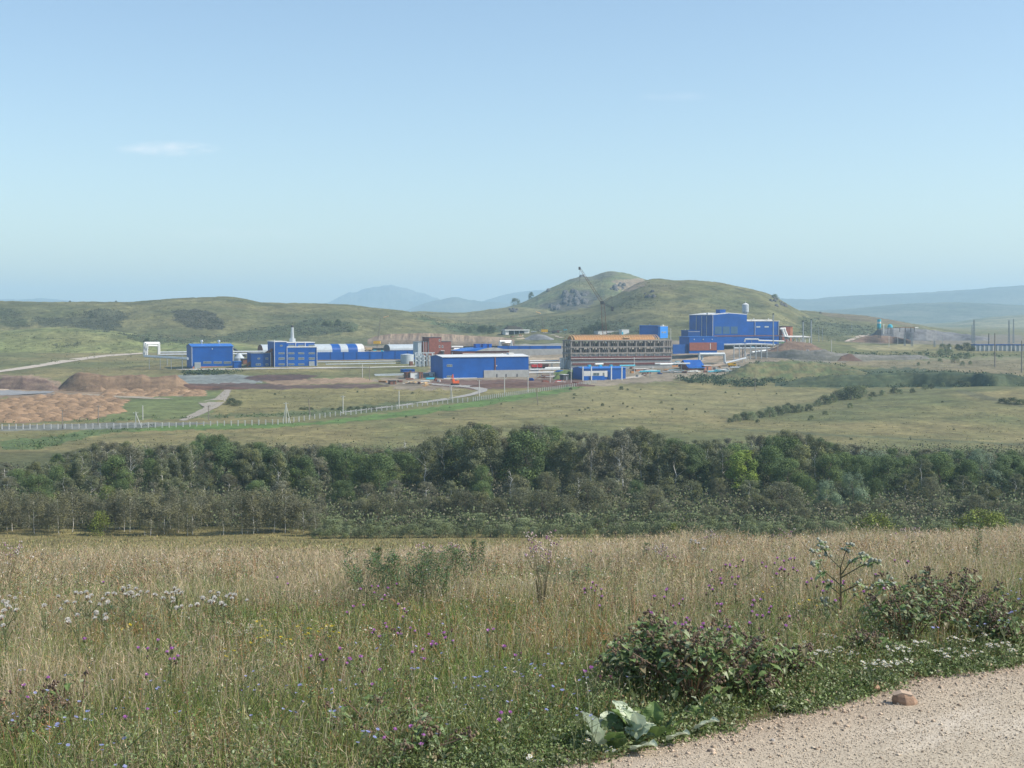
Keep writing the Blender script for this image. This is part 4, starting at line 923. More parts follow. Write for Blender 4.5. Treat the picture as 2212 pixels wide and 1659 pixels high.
def excavator(p, s, rz, label, mat, arm=True):
    e = empty('excavator', p, rz, label, 'excavator'); e.scale = (s, s, s)
    for y in (-1.2, 1.2):
        t = MB().prism([(-1.9, .25), (-1.5, 0), (1.5, 0), (1.9, .25), (1.9, .65), (1.5, .9), (-1.5, .9), (-1.9, .65)], y - .3, y + .3).build('track', M['rubber'], e)
    MB().box(-1.9, 1.3, -1.25, 1.25, 1.0, 2.1).box(-1.9, -1.2, -1.25, 1.25, 2.1, 2.4).build('body', M[mat], e)
    cb = MB().box(.1, 1.5, -1.3, -.35, 2.1, 3.1).build('cab', M[mat], e); MB().box(.15, 1.53, -1.33, -.4, 2.45, 2.95).build('cab_window', M['window_glass'], cb)
    if arm:
        MB().tube((.9, .2, 1.8), (1.2, .2, 5.6), .32, .22, 6).build('boom', M[mat], e); MB().tube((1.2, .2, 5.6), (1.9, .2, 3.2), .2, .16, 6).build('stick', M[mat], e)
        MB().prism([(1.6, 3.2), (2.2, 3.3), (2.4, 2.7), (1.9, 2.4)], -.3, .7).build('bucket', M['dark_steel'], e)
    return e
excavator(hitN(1820, 1541), 1.05, R(195), 'orange excavator with raised arm in front of the large blue building', 'orange_paint')
def truck(p, rz, label, cabm, bodm, L=6.5, name='truck', cat='truck'):
    e = empty(name, p, rz, label, cat)
    MB().box(-L / 2, L / 2, -.5, .5, .7, .95).build('chassis', M['dark_steel'], e)
    c = MB().prism([(L / 2 - 1.9, .95), (L / 2, .95), (L / 2, 2.0), (L / 2 - .3, 2.9), (L / 2 - 1.9, 2.9)], -1.2, 1.2).build('cab', M[cabm], e)
    MB().box(L / 2 - 1.6, L / 2 - .4, -1.23, 1.23, 2.0, 2.6).build('cab_window', M['window_glass'], c)
    MB().prism([(-L / 2, 1.2), (-L / 2 - .3, 2.6), (L / 2 - 2.1, 2.6), (L / 2 - 2.1, 1.0), (-L / 2 + .4, 1.0)], -1.25, 1.25).build('load_bed', M[bodm], e)
    for x in (-L / 2 + .9, -L / 2 + 2.1, L / 2 - 1.1):
        for y in (-1.1, 1.1):
            w_ = MB().tube((x, y - .18, .5), (x, y + .18, .5), .52, .52, 10).build('wheel', M['rubber'], e)
    return e
truck(hitN(2146, 1475), R(15), 'red truck beside the right end of the large blue building', 'red_paint', 'red_paint')
truck(hitN(2171, 1473), R(200), 'red tipper parked nose to tail right of the first red truck', 'red_paint', 'rust')
truck(hitN(2712, 1462), R(100), 'pale blue truck cab left of the brick house', 'teal_paint', 'white_metal', 5)
truck(hitN(3162, 1402), R(30), 'dark blue truck in front of the steel frame shed', 'dark_blue_metal', 'dark_steel')
truck(hitN(1471, 1404), R(190), 'beige truck at the right end of the striped hangar', 'pale_wood', 'pale_wood')
truck(hitN(2222, 1334), R(10), 'dark rust coloured truck on the slope right of the pavilion', 'rust', 'dark_steel')
excavator(hitN(3150, 1422), 1.2, R(20), 'dark excavator without raised arm on the road below the steel shed', 'dark_steel', arm=False)
truck(hitN(2928, 1468), R(0), 'yellow truck right of the small brick house', 'yellow_paint', 'yellow_paint', 5)

def cabin(label, n0, n1, top, bot, wall, roofm, door='dark_steel', depth=5, name='site_cabin', cat='cabin', parts=True, psi=PSI):
    b = Bld(name, label, cat, n0, bot, psi=psi)
    b.box('wall', wall, n0, n1, top + 1.2, bot, 0, depth, pad=1.2); b.box('roof', roofm, n0 - .8, n1 + .8, top, top + 1.2, -.3, depth + .3)
    if parts: w_ = (n1 - n0); b.box('door', door, n0 + w_ * .55, n0 + w_ * .72, top + (bot - top) * .35, bot, -.12, -.01)
    return b
cabin('blue container behind the red and white cabins', 1612, 1659, 1477, 1491, 'blue_metal', 'blue_roof')
cabin('pale cabin with brown flat roof between two brown sheds', 1642, 1676, 1488, 1514, 'white_metal', 'rust', 'pale_steel')
cabin('brown shed left of the pale cabin', 1626, 1641, 1489, 1514, 'rust', 'rust')
cabin('brown shed right of the pale cabin', 1677, 1692, 1489, 1514, 'rust', 'rust')
cabin('small pale cabin at the left corner of the large blue building', 1727, 1738, 1489, 1507, 'pale_steel', 'white_metal')
cabin('rusty open steel bin at the edge of the yard', 1561, 1585, 1522, 1538, 'rust', 'dark_steel', name='bin', cat='bin', depth=4)
cabin('small black kiosk with white roof left of the low blue building', 2254, 2275, 1498, 1521, 'dark_steel', 'white_metal', 'grey_steel')
cabin('brown container at the foot of the frame building', 2420, 2470, 1451, 1462, 'rust', 'rust')
cabin('white box cabin with a flat roof below the brick band', 2381, 2409, 1454, 1464, 'white_metal', 'white_metal')
cabin('pink brick store right of the low blue building', 2545, 2598, 1475, 1484, 'orange_or_lit_brick', 'light_concrete')
cabin('pale green kiosk on the bank right of the frame building', 2700, 2712, 1449, 1463, 'teal_paint', 'white_metal')
def pile(label, n0, n1, top, bot, mat, name, cat, n=14, d=None):
    p = hitN((n0 + n1) / 2, bot); e = empty(name, p, R(random.uniform(5, 30)), label, cat); s = N2P / F * p.y; W = (n1 - n0) * s / 2; H = (bot - top) * s
    for k in range(3):
        m = MB()
        for i in range(n // 3 + 1):
            x = random.uniform(-W, W) * .8; z = random.uniform(0, H * (1 - abs(x) / W)); l = random.uniform(.3, .6) * W; a = random.uniform(-.25, .25); y = random.uniform(-2, 2)
            m.tube((x - l, y, z - a * l * .3), (x + l, y + random.uniform(-1, 1), z + a * l * .3 + .1), .22, .22, 4)
        m.build('planks' if 'wood' in mat[k % len(mat)] else 'scrap', M[mat[k % len(mat)]], e)
    return e
pile('golden timber stack in front of the frame building', 2585, 2640, 1449, 1470, ['wood', 'pale_wood', 'wood'], 'timber_stack', 'timber', 36)
pile('scattered boards on the ground left of the orange excavator', 1620, 1690, 1524, 1534, ['pale_wood', 'light_concrete', 'pole_wood'], 'board_pile', 'boards', 30)
pile('broken boards near the gravel track', 1690, 1722, 1526, 1545, ['pale_wood', 'wood'], 'board_pile', 'boards', 12)
pile('scrap and pipes heaped below the timber stack', 2560, 2640, 1478, 1488, ['teal_paint', 'white_metal', 'light_concrete'], 'scrap_heap', 'scrap', 36)
pile('dark scrap with red planks at the left of the scrap row', 2568, 2590, 1482, 1502, ['rust', 'dark_steel'], 'scrap_heap', 'scrap', 14)
pile('pale pipes and boards left of the brick house', 2650, 2740, 1479, 1489, ['white_metal', 'teal_paint', 'pole_wood'], 'scrap_heap', 'scrap', 40)
pile('white slabs in front of the brick house', 2745, 2800, 1478, 1488, ['white_metal', 'light_concrete'], 'scrap_heap', 'scrap', 18)
pile('blue and grey pipes right of the brick house', 2820, 2940, 1477, 1488, ['teal_paint', 'grey_steel', 'white_metal'], 'scrap_heap', 'scrap', 40)
pile('red and grey scrap between large blue building and kiosk', 2215, 2260, 1520, 1532, ['red_paint', 'concrete', 'white_metal'], 'scrap_heap', 'scrap', 26)
pile('grey debris beside the blue shed wall', 2150, 2230, 1500, 1512, ['light_concrete', 'rust', 'white_metal'], 'scrap_heap', 'scrap', 26)
# small stores and clutter scattered over the yard
YARD = [(2125, 1462), (2190, 1464), (2140, 1486), (2165, 1494), (2185, 1507), (2215, 1512), (2236, 1488), (2300, 1468), (2325, 1462), (2360, 1470), (2440, 1466), (2520, 1474), (2530, 1492), (2610, 1474), (2655, 1470), (2670, 1484), (2700, 1468), (2735, 1470), (2545, 1508), (2600, 1494), (2860, 1478), (2880, 1470), (2905, 1478), (2960, 1470), (3000, 1468), (2640, 1496), (2735, 1492), (2820, 1490), (1600, 1528), (1640, 1520), (1668, 1535), (1700, 1530), (1720, 1518), (1745, 1524), (1762, 1528), (1530, 1530), (2240, 1530), (2300, 1536), (2180, 1530), (2130, 1522), (2050, 1350), (2135, 1330), (2240, 1330), (2260, 1322), (2290, 1330), (3010, 1396), (3060, 1412), (3110, 1398), (3185, 1412), (3230, 1406), (1480, 1412), (1500, 1404), (1530, 1408), (1550, 1400), (3290, 1404), (2700, 1404)]
_o = sorted(range(len(YARD)), key=lambda i: YARD[i][0])
for i, (nx, ny) in enumerate(YARD):
    p = hitN(nx, ny)
    if p.x != p.x: continue
    k = random.choice(['crate_stack', 'pipe_bundle', 'slab_stack', 'drum']); mt = random.choice(['white_metal', 'rust', 'teal_paint', 'concrete', 'wood', 'dark_steel', 'light_concrete', 'pale_steel', 'brick', 'blue_metal']); cn = {'white_metal': 'white', 'rust': 'rust brown', 'teal_paint': 'turquoise', 'concrete': 'grey', 'wood': 'tan', 'dark_steel': 'black', 'light_concrete': 'pale', 'pale_steel': 'pale grey', 'brick': 'brick red', 'blue_metal': 'blue'}[mt]
    e = empty(k, p, random.uniform(0, 3), '%s %s in the yard, %s small yard store from the left' % (cn, k.replace('_', ' '), '%d%s' % (_o.index(i) + 1, 'th' if 10 <= (_o.index(i) + 1) % 100 <= 20 else {1: 'st', 2: 'nd', 3: 'rd'}.get((_o.index(i) + 1) % 10, 'th'))), 'yard store', 'small stores scattered over the plant yard')
    for j in range(random.choice([2, 3, 4])):
        x, y = random.uniform(-1.6, 1.6), random.uniform(-1, 1); w = random.uniform(.5, 1.2); m = MB()
        if k == 'pipe_bundle': m.tube((-2.4, y, .3 + .5 * (j % 2)), (2.4, y + .3, .3 + .5 * (j % 2)), .26, .26, 6)
        elif k == 'drum': m.tube((x, y, 0), (x, y, 1.3), .45, .45, 8)
        elif k == 'slab_stack': m.box(-1.8, 1.8, -1, 1, j * .35, j * .35 + .25)
        else: m.box(x - w, x + w, y - w * .7, y + w * .7, 0, random.uniform(.7, 1.7))
        m.build({'pipe_bundle': 'pipe', 'drum': 'barrel', 'slab_stack': 'slab', 'crate_stack': 'crate'}[k], M[mt], e)
for lb, nx, dx in (('person in red standing before the white pavilion', 2079.5, 'red_paint'), ('person in brown beside the person in red, before the pavilion', 2085.5, 'rust')):
    p = hitN(nx, 1345); bm_ = MB(); H = 1.75
    bm_.tube((-.12, 0, 0), (-.1, 0, .85), .09, .12, 6).tube((.12, .1, 0), (.1, 0, .85), .09, .12, 6).tube((0, 0, .82), (0, 0, 1.45), .2, .24, 8).tube((0, 0, 1.45), (0, 0, 1.55), .08, .08, 6).tube((-.27, 0, 1.42), (-.33, .05, .85), .07, .05, 5).tube((.27, 0, 1.42), (.33, .05, .85), .07, .05, 5).tube((0, 0, 1.52), (0, 0, 1.76), .1, .1, 8)
    o = bm_.build('person', M[dx], None, p); tag(o, lb, 'person')

# ------------------------------------------------------------------ poles and masts
CNT = {}
def pole(nx, top, bot, label, mat='light_concrete', r=.16, braces=(), arm=False, lamp=False, d=None, nb=None):
    p = hitN(nb if nb else nx, bot) if d is None else atN(nx, bot, d); e = empty('utility_pole', p, 0, label, 'pole', 'utility poles round the plant')
    q = atN(nx, top, p.y) - p; MB().tube((0, 0, -1), q, r * 1.25, r, 6).build('pole', M[mat], e)
    for bx in braces:
        g_ = hitN(bx, bot); MB().tube(g_ - p + Vector((0, 0, -.5)), q * .92, r * .8, r * .8, 5).build('brace', M[mat], e)
    if arm: MB().box(q.x - .9, q.x + .9, -.06, .06, q.z - .5, q.z - .38).build('crossarm', M[mat], e)
    if arm:
        for k in (-.8, 0, .8): MB().tube((q.x + k, 0, q.z - .38), (q.x + k, 0, q.z - .12), .05, .05, 5).build('insulator', M['white_metal'], e)
    if lamp: MB().box(q.x - .5, q.x + .5, -.5, .5, q.z, q.z + .8).build('lamp_head', M['dark_steel'], e)
    return e
pole(249.5, 1638, 1715, 'dark wooden pole before the fence, leftmost of all poles', 'pole_wood', arm=True)
pole(393, 1622, 1697, 'dark wooden pole before the tan heaps, second pole from left', 'pole_wood', arm=True)
pole(543, 1647, 1706, 'white braced pole by the fence below the track end', braces=(567,), arm=True)
pole(571, 1622, 1679, 'plain white pole right behind the braced pole on the left')
pole(834, 1622, 1683, 'thin dark pole beside the branching dirt track', 'pole_wood', arm=True)
pole(1143.7, 1609, 1692, 'white A-shaped pole with two braces by the fence', braces=(1131, 1163), arm=True)
pole(1234, 1595, 1668, 'leaning dark pole right of the A-shaped pole', 'pole_wood', nb=1242)
pole(1372, 1582, 1656, 'white pole at the dark bushes by the fence', arm=True)
pole(1596, 1563, 1633, 'thin grey pole above the fence, left of the gravel bend')
pole(1449.5, 1453, 1510, 'slim pole in the yard below the white pipelines')
pole(1478, 1463, 1521, 'slim grey pole right of the slim yard pole', 'pole_wood')
pole(1804, 1543, 1598, 'white braced pole below the orange excavator', braces=(1812,), arm=True)
pole(1917, 1519.5, 1590, 'white pole in front of the long blue wall, left one', arm=True)
pole(2018, 1510, 1580, 'white pole before the middle of the concrete wall', arm=True)
pole(2112, 1501, 1568, 'white pole at the right corner of the large blue building', arm=True)
pole(2145, 1550, 1617, 'leaning dark pole standing alone in the meadow', 'pole_wood', nb=2153)
pole(2200.6, 1488, 1542, 'white pole above the fence left of the kiosk', arm=True)
pole(2284.5, 1472, 1530, 'white pole just left of the low blue building', arm=True)
pole(1557, 1370, 1420, 'white mast in front of the silver hangar', 'white_metal')
pole(2342, 1432, 1464, 'thin white pole in front of the brick band, left one', 'white_metal')
pole(2502, 1430, 1466, 'thin white pole in front of the brick band, middle', 'white_metal')
pole(2537, 1428, 1494, 'tall grey pole at the right of the low blue building')
pole(3093, 1258, 1383, 'tall lattice floodlight mast before the right wing', 'grey_steel', r=.35, lamp=True, d=960)
pole(3212.5, 1287, 1402, 'tall floodlight mast in front of the steel shed', 'grey_steel', r=.4, lamp=True)
pole(3245, 1281, 1399, 'tall floodlight mast right of the steel shed', 'grey_steel', r=.4, lamp=True)
pole(3275, 1305, 1362, 'thin pole on the slope, left of a pair', 'grey_steel', d=1120)
pole(3290, 1308, 1358, 'thin pole on the slope, right of a pair', 'grey_steel', d=1130)
pole(3326, 1360, 1413, 'thin pale pole right of the dark truck road')
pole(2741, 1317, 1347, 'white pole left of the plant hall', 'white_metal', d=1000)
pole(2683, 1315, 1390, 'white mast between blue block and blue shed', 'white_metal', d=960)
pole(2982, 1406, 1445, 'white braced pole at the foot of the pipe tower', braces=(2988, 2997))
pole(3407, 1293, 1325, 'thin pole on the hill slope left of the silo', 'grey_steel', d=1200)
pole(3979.6, 1333, 1467, 'tall dark pole in front of the substation', 'pole_wood', r=.3)
pole(4087, 1362, 1491, 'tall dark pole at the far right edge', 'pole_wood', r=.3)
pole(3955, 1334, 1402, 'dark mast with lightning rod at the substation', 'dark_steel', r=.3)
pole(3556, 1345, 1388, 'pale pole under the grey platform, left one'); pole(3591, 1350, 1377, 'pale pole under the grey platform, right one')
pole(3802, 1388, 1405, 'short white post with a box near the bushes', 'white_metal', r=.4); pole(3771, 1345, 1390, 'grey pole right of the pylons', 'grey_steel')
pole(3020, 1500 + 0, 1566, 'lone dark pole on the field edge near the right knoll', 'pole_wood')
def pylon(nx, top, bot, w, label, d=None):
    p = hitN(nx, bot) if d is None else atN(nx, bot, d); e = empty('lattice_pylon', p, 0, label, 'pylon', 'power pylons near the substation')
    q = atN(nx, top, p.y) - p; W = w * N2P / F * p.y; m = lattice(MB(), (0, 0, -1), q, W, W * .35, 10, .14); m.build('tower', M['grey_steel'], e)
    for f in (.55, .72, .9): MB().box(-W * .8, W * .8, -.1, .1, q.z * f - .1, q.z * f + .1).build('crossarm', M['grey_steel'], e)
pylon(3896, 1279, 1402, 8, 'tallest lattice tower at the left end of the substation'); pylon(4036, 1281, 1404, 7, 'lattice tower behind the right end of the substation')
pylon(3619, 1338, 1382, 6, 'small pale pylon on the plain, left of a pair'); pylon(3648, 1340, 1384, 7, 'small pale pylon on the plain, right of a pair'); pylon(3738, 1362, 1388, 6, 'small splayed pylon before the green bushes')
pylon(4054, 1276, 1380, 5, 'thin lattice mast behind the substation', d=1250); pylon(3888, 1300, 1380, 4, 'thin lattice mast just left of the tallest tower', d=1250)

# ------------------------------------------------------------------ concrete post fence
def run_fence(label, pts, sp0, sp1, hN0, hN1):
    """pts: photo polyline of the post feet"""
    out = []; xs = [p[0] for p in pts]; x = xs[0]
    while x < xs[-1]:
        f = (x - xs[0]) / (xs[-1] - xs[0]); y = np.interp(x, xs, [p[1] for p in pts]); out.append((x, y, hN0 + (hN1 - hN0) * f)); x += sp0 + (sp1 - sp0) * f
    P = hits([o[0] * N2P for o in out], [o[1] * N2P for o in out]); P = [(Vector(p), o[2]) for p, o in zip(P, out) if p[0] == p[0]]
    o0 = P[0][0]; e = empty('fence', o0, 0, label, 'fence'); tops = []
    for p, h in P[:99]:
        H = h * N2P / F * p.y; q = p - o0; tops.append((q, H))
        m = MB().box(q.x - .17, q.x + .17, q.y - .12, q.y + .12, q.z - .6, q.z + H); m.build('post', M['light_concrete'], e)
    wm = MB()
    for (a, h1), (c, h2) in zip(tops[:-1], tops[1:]):
        for f in (.3, .6, .9): wm.tube(a + Vector((0, 0, h1 * f)), c + Vector((0, 0, h2 * f)), .012, .012, 3, cap=False)
    wm.build('wire', M['grey_steel'], e)
run_fence('white post and wire fence along the flat, lower left stretch', [(-20, 1716), (300, 1715), (720, 1708), (1100, 1697)], 28, 27.5, 20, 20)
run_fence('white post and wire fence climbing toward the low blue building', [(1112, 1697), (1300, 1669), (1500, 1647), (1720, 1620), (1880, 1607)], 21, 20, 19, 17)
run_fence('closely set white posts at the upper right end of the fence', [(1893, 1605), (1950, 1597), (2010, 1588), (2150, 1568), (2300, 1546), (2384, 1531)], 8.6, 7.0, 17, 12)
# ================================================================== earthworks, tracks, scrub, forest
def drape(name, poly, col, lift=0.12, e=2.0, step=(3.0, 1.0), label=None, var=0.12):
    P = np.array(poly, float); x0, y0 = P.min(0); x1, y1 = P.max(0)
    xs = np.arange(x0 - 2, x1 + 3, step[0]); ysn = np.arange(y0 - 1, y1 + 2, step[1]); X, Y = np.meshgrid(xs, ysn)
    ex = (fbm(X / 14, Y / 4, 71, 3) - .5) * 3 * e; ey = (fbm(X / 14 + 9, Y / 4, 72, 3) - .5) * e
    ins = in_poly(X + ex, Y + ey, poly)
    W = hits(X.ravel() * N2P, Y.ravel() * N2P); ok = ~np.isnan(W[:, 0]); W[~ok] = 0; W[:, 2] += lift
    d = W[:, 1].reshape(X.shape); gf = grid_faces(*X.shape); D = d.ravel()
    m = ins.ravel()
    keep = m[gf].sum(1) >= 2; keep &= ok[gf].all(1); dd = D[gf]; keep &= (dd.max(1) - dd.min(1)) < 30
    gf = gf[keep]; 
    if len(gf) == 0: return
    used, inv = np.unique(gf, return_inverse=True); V = W[used]
    c = np.array(col) * (1 + var * 2 * (fbm(V[:, 0] / 3, V[:, 1] / 3, 73, 3) - .5))[:, None]
    o = link(name, np_mesh(name, V, [inv.reshape(-1, 4)[:, ::-1]], c, True), M['spoil'])
    tag(o, kind='structure'); return o
drape('road', [(-10, 1483), (110, 1465), (280, 1436), (420, 1420), (575, 1411), (575, 1415), (430, 1426), (290, 1446), (120, 1474), (-10, 1490)], (0.42, 0.37, 0.31), e=.8, step=(3, .7))
drape('path', [(1711, 1533), (1895, 1544), (1950, 1556), (1945, 1566), (1890, 1582), (1806, 1598), (1616, 1623), (1363, 1652), (1363, 1649), (1616, 1618), (1806, 1590), (1880, 1575), (1915, 1563), (1880, 1552), (1711, 1537)], (0.30, 0.29, 0.27), e=1.2, step=(3, .8))
drape('path', [(715, 1682), (770, 1655), (820, 1630), (790, 1610), (860, 1595), (890, 1570), (905, 1556), (925, 1560), (905, 1600), (880, 1625), (800, 1662), (740, 1684)], (0.29, 0.26, 0.22), e=2.5, step=(3, .8))
drape('path', [(2840, 1464), (2900, 1446), (2960, 1424), (2990, 1410), (3000, 1414), (2970, 1434), (2900, 1458), (2860, 1466)], (0.36, 0.29, 0.22), e=1.5)
drape('path', [(3050, 1410), (3115, 1382), (3130, 1384), (3075, 1410)], (0.36, 0.29, 0.22), e=1)
drape('path', [(3374, 1366), (3400, 1356), (3440, 1340), (3475, 1336), (3475, 1342), (3440, 1350), (3400, 1366)], (0.40, 0.33, 0.28), e=1)
drape('path', [(2045, 1357), (2065, 1348), (2076, 1342), (2092, 1342), (2090, 1348), (2104, 1356), (2080, 1359)], (0.40, 0.32, 0.23), e=1)
drape('path', [(2690, 1399), (2885, 1397), (2885, 1400), (2690, 1403)], (0.5, 0.47, 0.42), e=.5, step=(4, .8))
drape('path', [(2150, 1318), (2190, 1330), (2235, 1345), (2260, 1352), (2240, 1352), (2180, 1336)], (0.33, 0.28, 0.22), e=1)
drape('yard', [(690, 1478), (770, 1476), (1270, 1470), (1500, 1469), (1500, 1472), (1270, 1474), (780, 1480)], (0.42, 0.40, 0.36), e=.8, step=(4, .7))
drape('yard', [(2400, 1530), (2560, 1500), (2590, 1496), (2560, 1510), (2450, 1520)], (0.42, 0.38, 0.32), e=2)
drape('path', [(200, 1574), (420, 1580), (620, 1590), (700, 1596), (600, 1596), (380, 1586), (220, 1580)], (0.30, 0.26, 0.20), e=1.2, step=(4, .7))
drape('yard', [(-5, 1562), (40, 1563), (110, 1566), (220, 1566), (200, 1572), (60, 1580), (-5, 1582)], (0.24, 0.245, 0.25), e=1.5)
drape('soil_patch', [(0, 1550), (30, 1556), (40, 1562), (0, 1562)], (0.48, 0.38, 0.28), e=1)

def mound(label, crest, base, depth, ca, cb, bump=.5, cat='spoil heap', name='spoil_heap', d=None, tail=1.0, mat='spoil'):
    cx = np.array([c[0] for c in crest], float); cy = np.array([c[1] for c in crest], float)
    bx = np.array([c[0] for c in base], float); by = np.array([c[1] for c in base], float)
    nc = int(max(24, (cx[-1] - cx[0]) / 3)); xs = np.linspace(cx[0], cx[-1], nc); T = np.linspace(0, 1, 22)
    cr = np.interp(xs, cx, cy); br = np.interp(xs, bx, by)
    B = hits(xs * N2P, br * N2P) if d is None else np.array([tuple(atN(a, b_, d)) for a, b_ in zip(xs, br)])
    ok = ~np.isnan(B[:, 0]); B[~ok, 1] = np.interp(xs[~ok], xs[ok], B[ok, 1]); d0 = B[:, 1]
    k = np.convolve(np.pad(d0, 6, mode='edge'), np.ones(13) / 13, 'valid'); d0 = k
    V = []; u = (np.array([lvl(a * N2P, b_ * N2P) for a, b_ in zip(xs, br)]) - 1106) / F
    for t in T:
        dd = d0 + depth * t; X = u * dd; zg = ztop(1106 + F * u, dd); dm = d0 + depth * .45
        hc = CZ - np.array([h_of(r_ * N2P, q) for r_, q in zip(cr, dm)]) - ztop(1106 + F * u, dm); hc = np.maximum(hc, 0)
        pr = math.sin(min(t / .45, 1) * math.pi / 2) ** 1.1 if t < .45 else math.cos((t - .45) / .55 * math.pi / 2) ** .9
        n = (fbm(X / 5, dd / 5, 91, 4) - .5) * 2 * bump * math.sin(math.pi * t) * np.clip(hc / 2, 0, 1)
        V.append(np.stack([X, dd, zg + hc * pr + n - (.4 if t in (0., 1.) else 0)], 1))
    V = np.array(V); X = V.reshape(-1, 3); n = fbm(X[:, 0] / 7, X[:, 1] / 5 + X[:, 2], 93, 4)
    t = np.clip((n - .35) / .3, 0, 1)[:, None]; c = np.array(ca) * t + np.array(cb) * (1 - t)
    o = link(name, np_mesh(name, X, [grid_faces(len(T), nc)], c, True), M[mat]); o0 = Vector(X[len(X) // 2]); 
    tag(o, label, cat); return o
TAN = (0.24, 0.165, 0.105); TAN2 = (0.16, 0.108, 0.072); GRY = (0.25, 0.25, 0.25); DBR = (0.09, 0.055, 0.045)
mound('large steep tan spoil heap with flat shoulder on the left', [(225, 1562), (271, 1514), (296, 1497), (318, 1489), (350, 1492), (384, 1496), (434, 1505), (497, 1500), (570, 1498), (601, 1506), (660, 1502), (705, 1500), (730, 1520), (765, 1545)], [(225, 1564), (765, 1562)], 26, TAN, TAN2, .9)
mound('small tan heap at the foot of the large steep one', [(300, 1566), (345, 1542), (370, 1539), (402, 1543), (435, 1566)], [(300, 1568), (435, 1568)], 10, TAN, TAN2)
mound('low dark brown heap right of the large tan heap', [(640, 1560), (690, 1531), (705, 1529), (740, 1536), (830, 1541), (930, 1548), (1000, 1555)], [(640, 1562), (1000, 1558)], 12, DBR, (0.14, .08, .06))
mound('rough brown and grey spoil bank at the left edge', [(-30, 1520), (30, 1508), (90, 1503), (150, 1512), (210, 1530), (240, 1558)], [(-30, 1556), (240, 1564)], 22, (0.22, .16, .12), (0.13, .09, .075), 1.2)
mound('dark pointed spoil heap on the right', [(3345, 1444), (3365, 1425), (3395, 1415), (3408, 1417), (3425, 1430), (3450, 1444)], [(3345, 1445), (3450, 1445)], 12, DBR, (0.12, .08, .06))
mound('grey rubble embankment below the steel shed', [(2990, 1418), (3060, 1407), (3160, 1402), (3300, 1402), (3345, 1412), (3480, 1418), (3700, 1422), (3720, 1436)], [(2990, 1425), (3150, 1436), (3340, 1444), (3720, 1438)], 14, (0.18, .175, .16), (0.12, .12, .10), .9)
mound('brown earth bank behind the steel shed', [(3060, 1408), (3110, 1385), (3150, 1364), (3240, 1372), (3290, 1396), (3310, 1402)], [(3060, 1409), (3310, 1404)], 12, (0.17, .12, .09), (0.11, .075, .06), d=None)
mound('large dark grey stone platform under the blue silo', [(3470, 1350), (3510, 1318), (3545, 1315), (3600, 1312), (3680, 1315), (3770, 1326), (3860, 1337), (3960, 1352)], [(3470, 1352), (3520, 1362), (3960, 1362)], 40, (0.17, .175, .18), (0.11, .11, .115), 1.0)
mound('brown bank left of the dark stone platform', [(3400, 1366), (3450, 1347), (3500, 1340), (3580, 1347), (3650, 1362)], [(3400, 1368), (3650, 1376)], 14, (0.20, .145, .11), (0.13, .09, .07))
mound('grey gravel mound right of the white pavilion', [(2100, 1352), (2125, 1341), (2150, 1335), (2180, 1340), (2215, 1356)], [(2100, 1360), (2215, 1360)], 12, GRY, (0.19, .19, .185))
mound('black earth bank directly behind the white pavilion', [(2005, 1322), (2030, 1304), (2060, 1302), (2085, 1308), (2100, 1320)], [(2005, 1324), (2100, 1322)], 10, (0.05, .045, .04), (0.08, .07, .05), d=hitN(2070, 1340).y + 12)
mound('dark brown earth strip before the middle blue building', [(1880, 1545), (1930, 1534), (2060, 1530), (2240, 1528), (2330, 1535), (2380, 1542)], [(1880, 1550), (2380, 1545)], 9, DBR, (0.13, .08, .065))
mound('grassy bank covered in scrub right of the yard', [(2860, 1520), (2930, 1485), (2985, 1458), (3060, 1448), (3200, 1446), (3300, 1454), (3420, 1478), (3480, 1500)], [(2860, 1525), (3480, 1510)], 34, (0.085, .11, .05), (0.13, .12, .06), 1.2, 'bank', 'grass_bank', mat='ground')
mound('long dark green bank above the right hand knoll', [(3100, 1545), (3180, 1522), (3230, 1508), (3400, 1500), (3560, 1494), (3800, 1490), (4000, 1497), (4150, 1510)], [(3100, 1550), (4150, 1545)], 30, (0.045, .065, .035), (0.07, .085, .042), 1.2, 'bank', 'grass_bank', mat='ground')
mound('low green mound beside the black kiosk', [(2212, 1515), (2230, 1492), (2255, 1480), (2290, 1478), (2310, 1500)], [(2212, 1518), (2310, 1512)], 9, (0.08, .13, .04), (0.10, .13, .05), .4, 'bank', 'grass_bank', mat='ground')
# cut bank: a steep raw face behind the plant
def cut_bank(top, bot, dd):
    xs = np.arange(top[0][0], top[-1][0], 2.5); tr = np.interp(xs, [p[0] for p in top], [p[1] for p in top]); br = np.interp(xs, [p[0] for p in bot], [p[1] for p in bot])
    K = 14; V = []
    for k in range(K):
        t = k / (K - 1); r_ = br + (tr - br) * t; d = dd + 16 * t + (fbm(xs / 7, xs * 0 + t, 95, 3) - .5) * 5 * math.sin(math.pi * t) 
        V.append([tuple(atN(a, b_, q)) for a, b_, q in zip(xs, r_, d)])
    V.append([(p[0] * 1.02, p[1] * 1.02, p[2] - 4) for p in V[-1]]); V.insert(0, [(p[0], p[1] - 1, p[2] - 3) for p in V[0]])
    V = np.array(V); n = fbm(V[..., 0] / 3.2, V[..., 2] / 14, 97, 4); t = np.clip((n - .35) / .3, 0, 1)[..., None]
    low = np.linspace(1, 0, V.shape[0])[:, None, None]; c = np.array((.30, .225, .155)) * t + np.array((.17, .125, .09)) * (1 - t)
    c = c * (1 - low * .4) + np.array((.2, .18, .16)) * low * .4
    tag(link('cut_bank', np_mesh('cut_bank', V.reshape(-1, 3), [grid_faces(V.shape[0], V.shape[1])], c.reshape(-1, 3), True), M['spoil']), kind='structure')
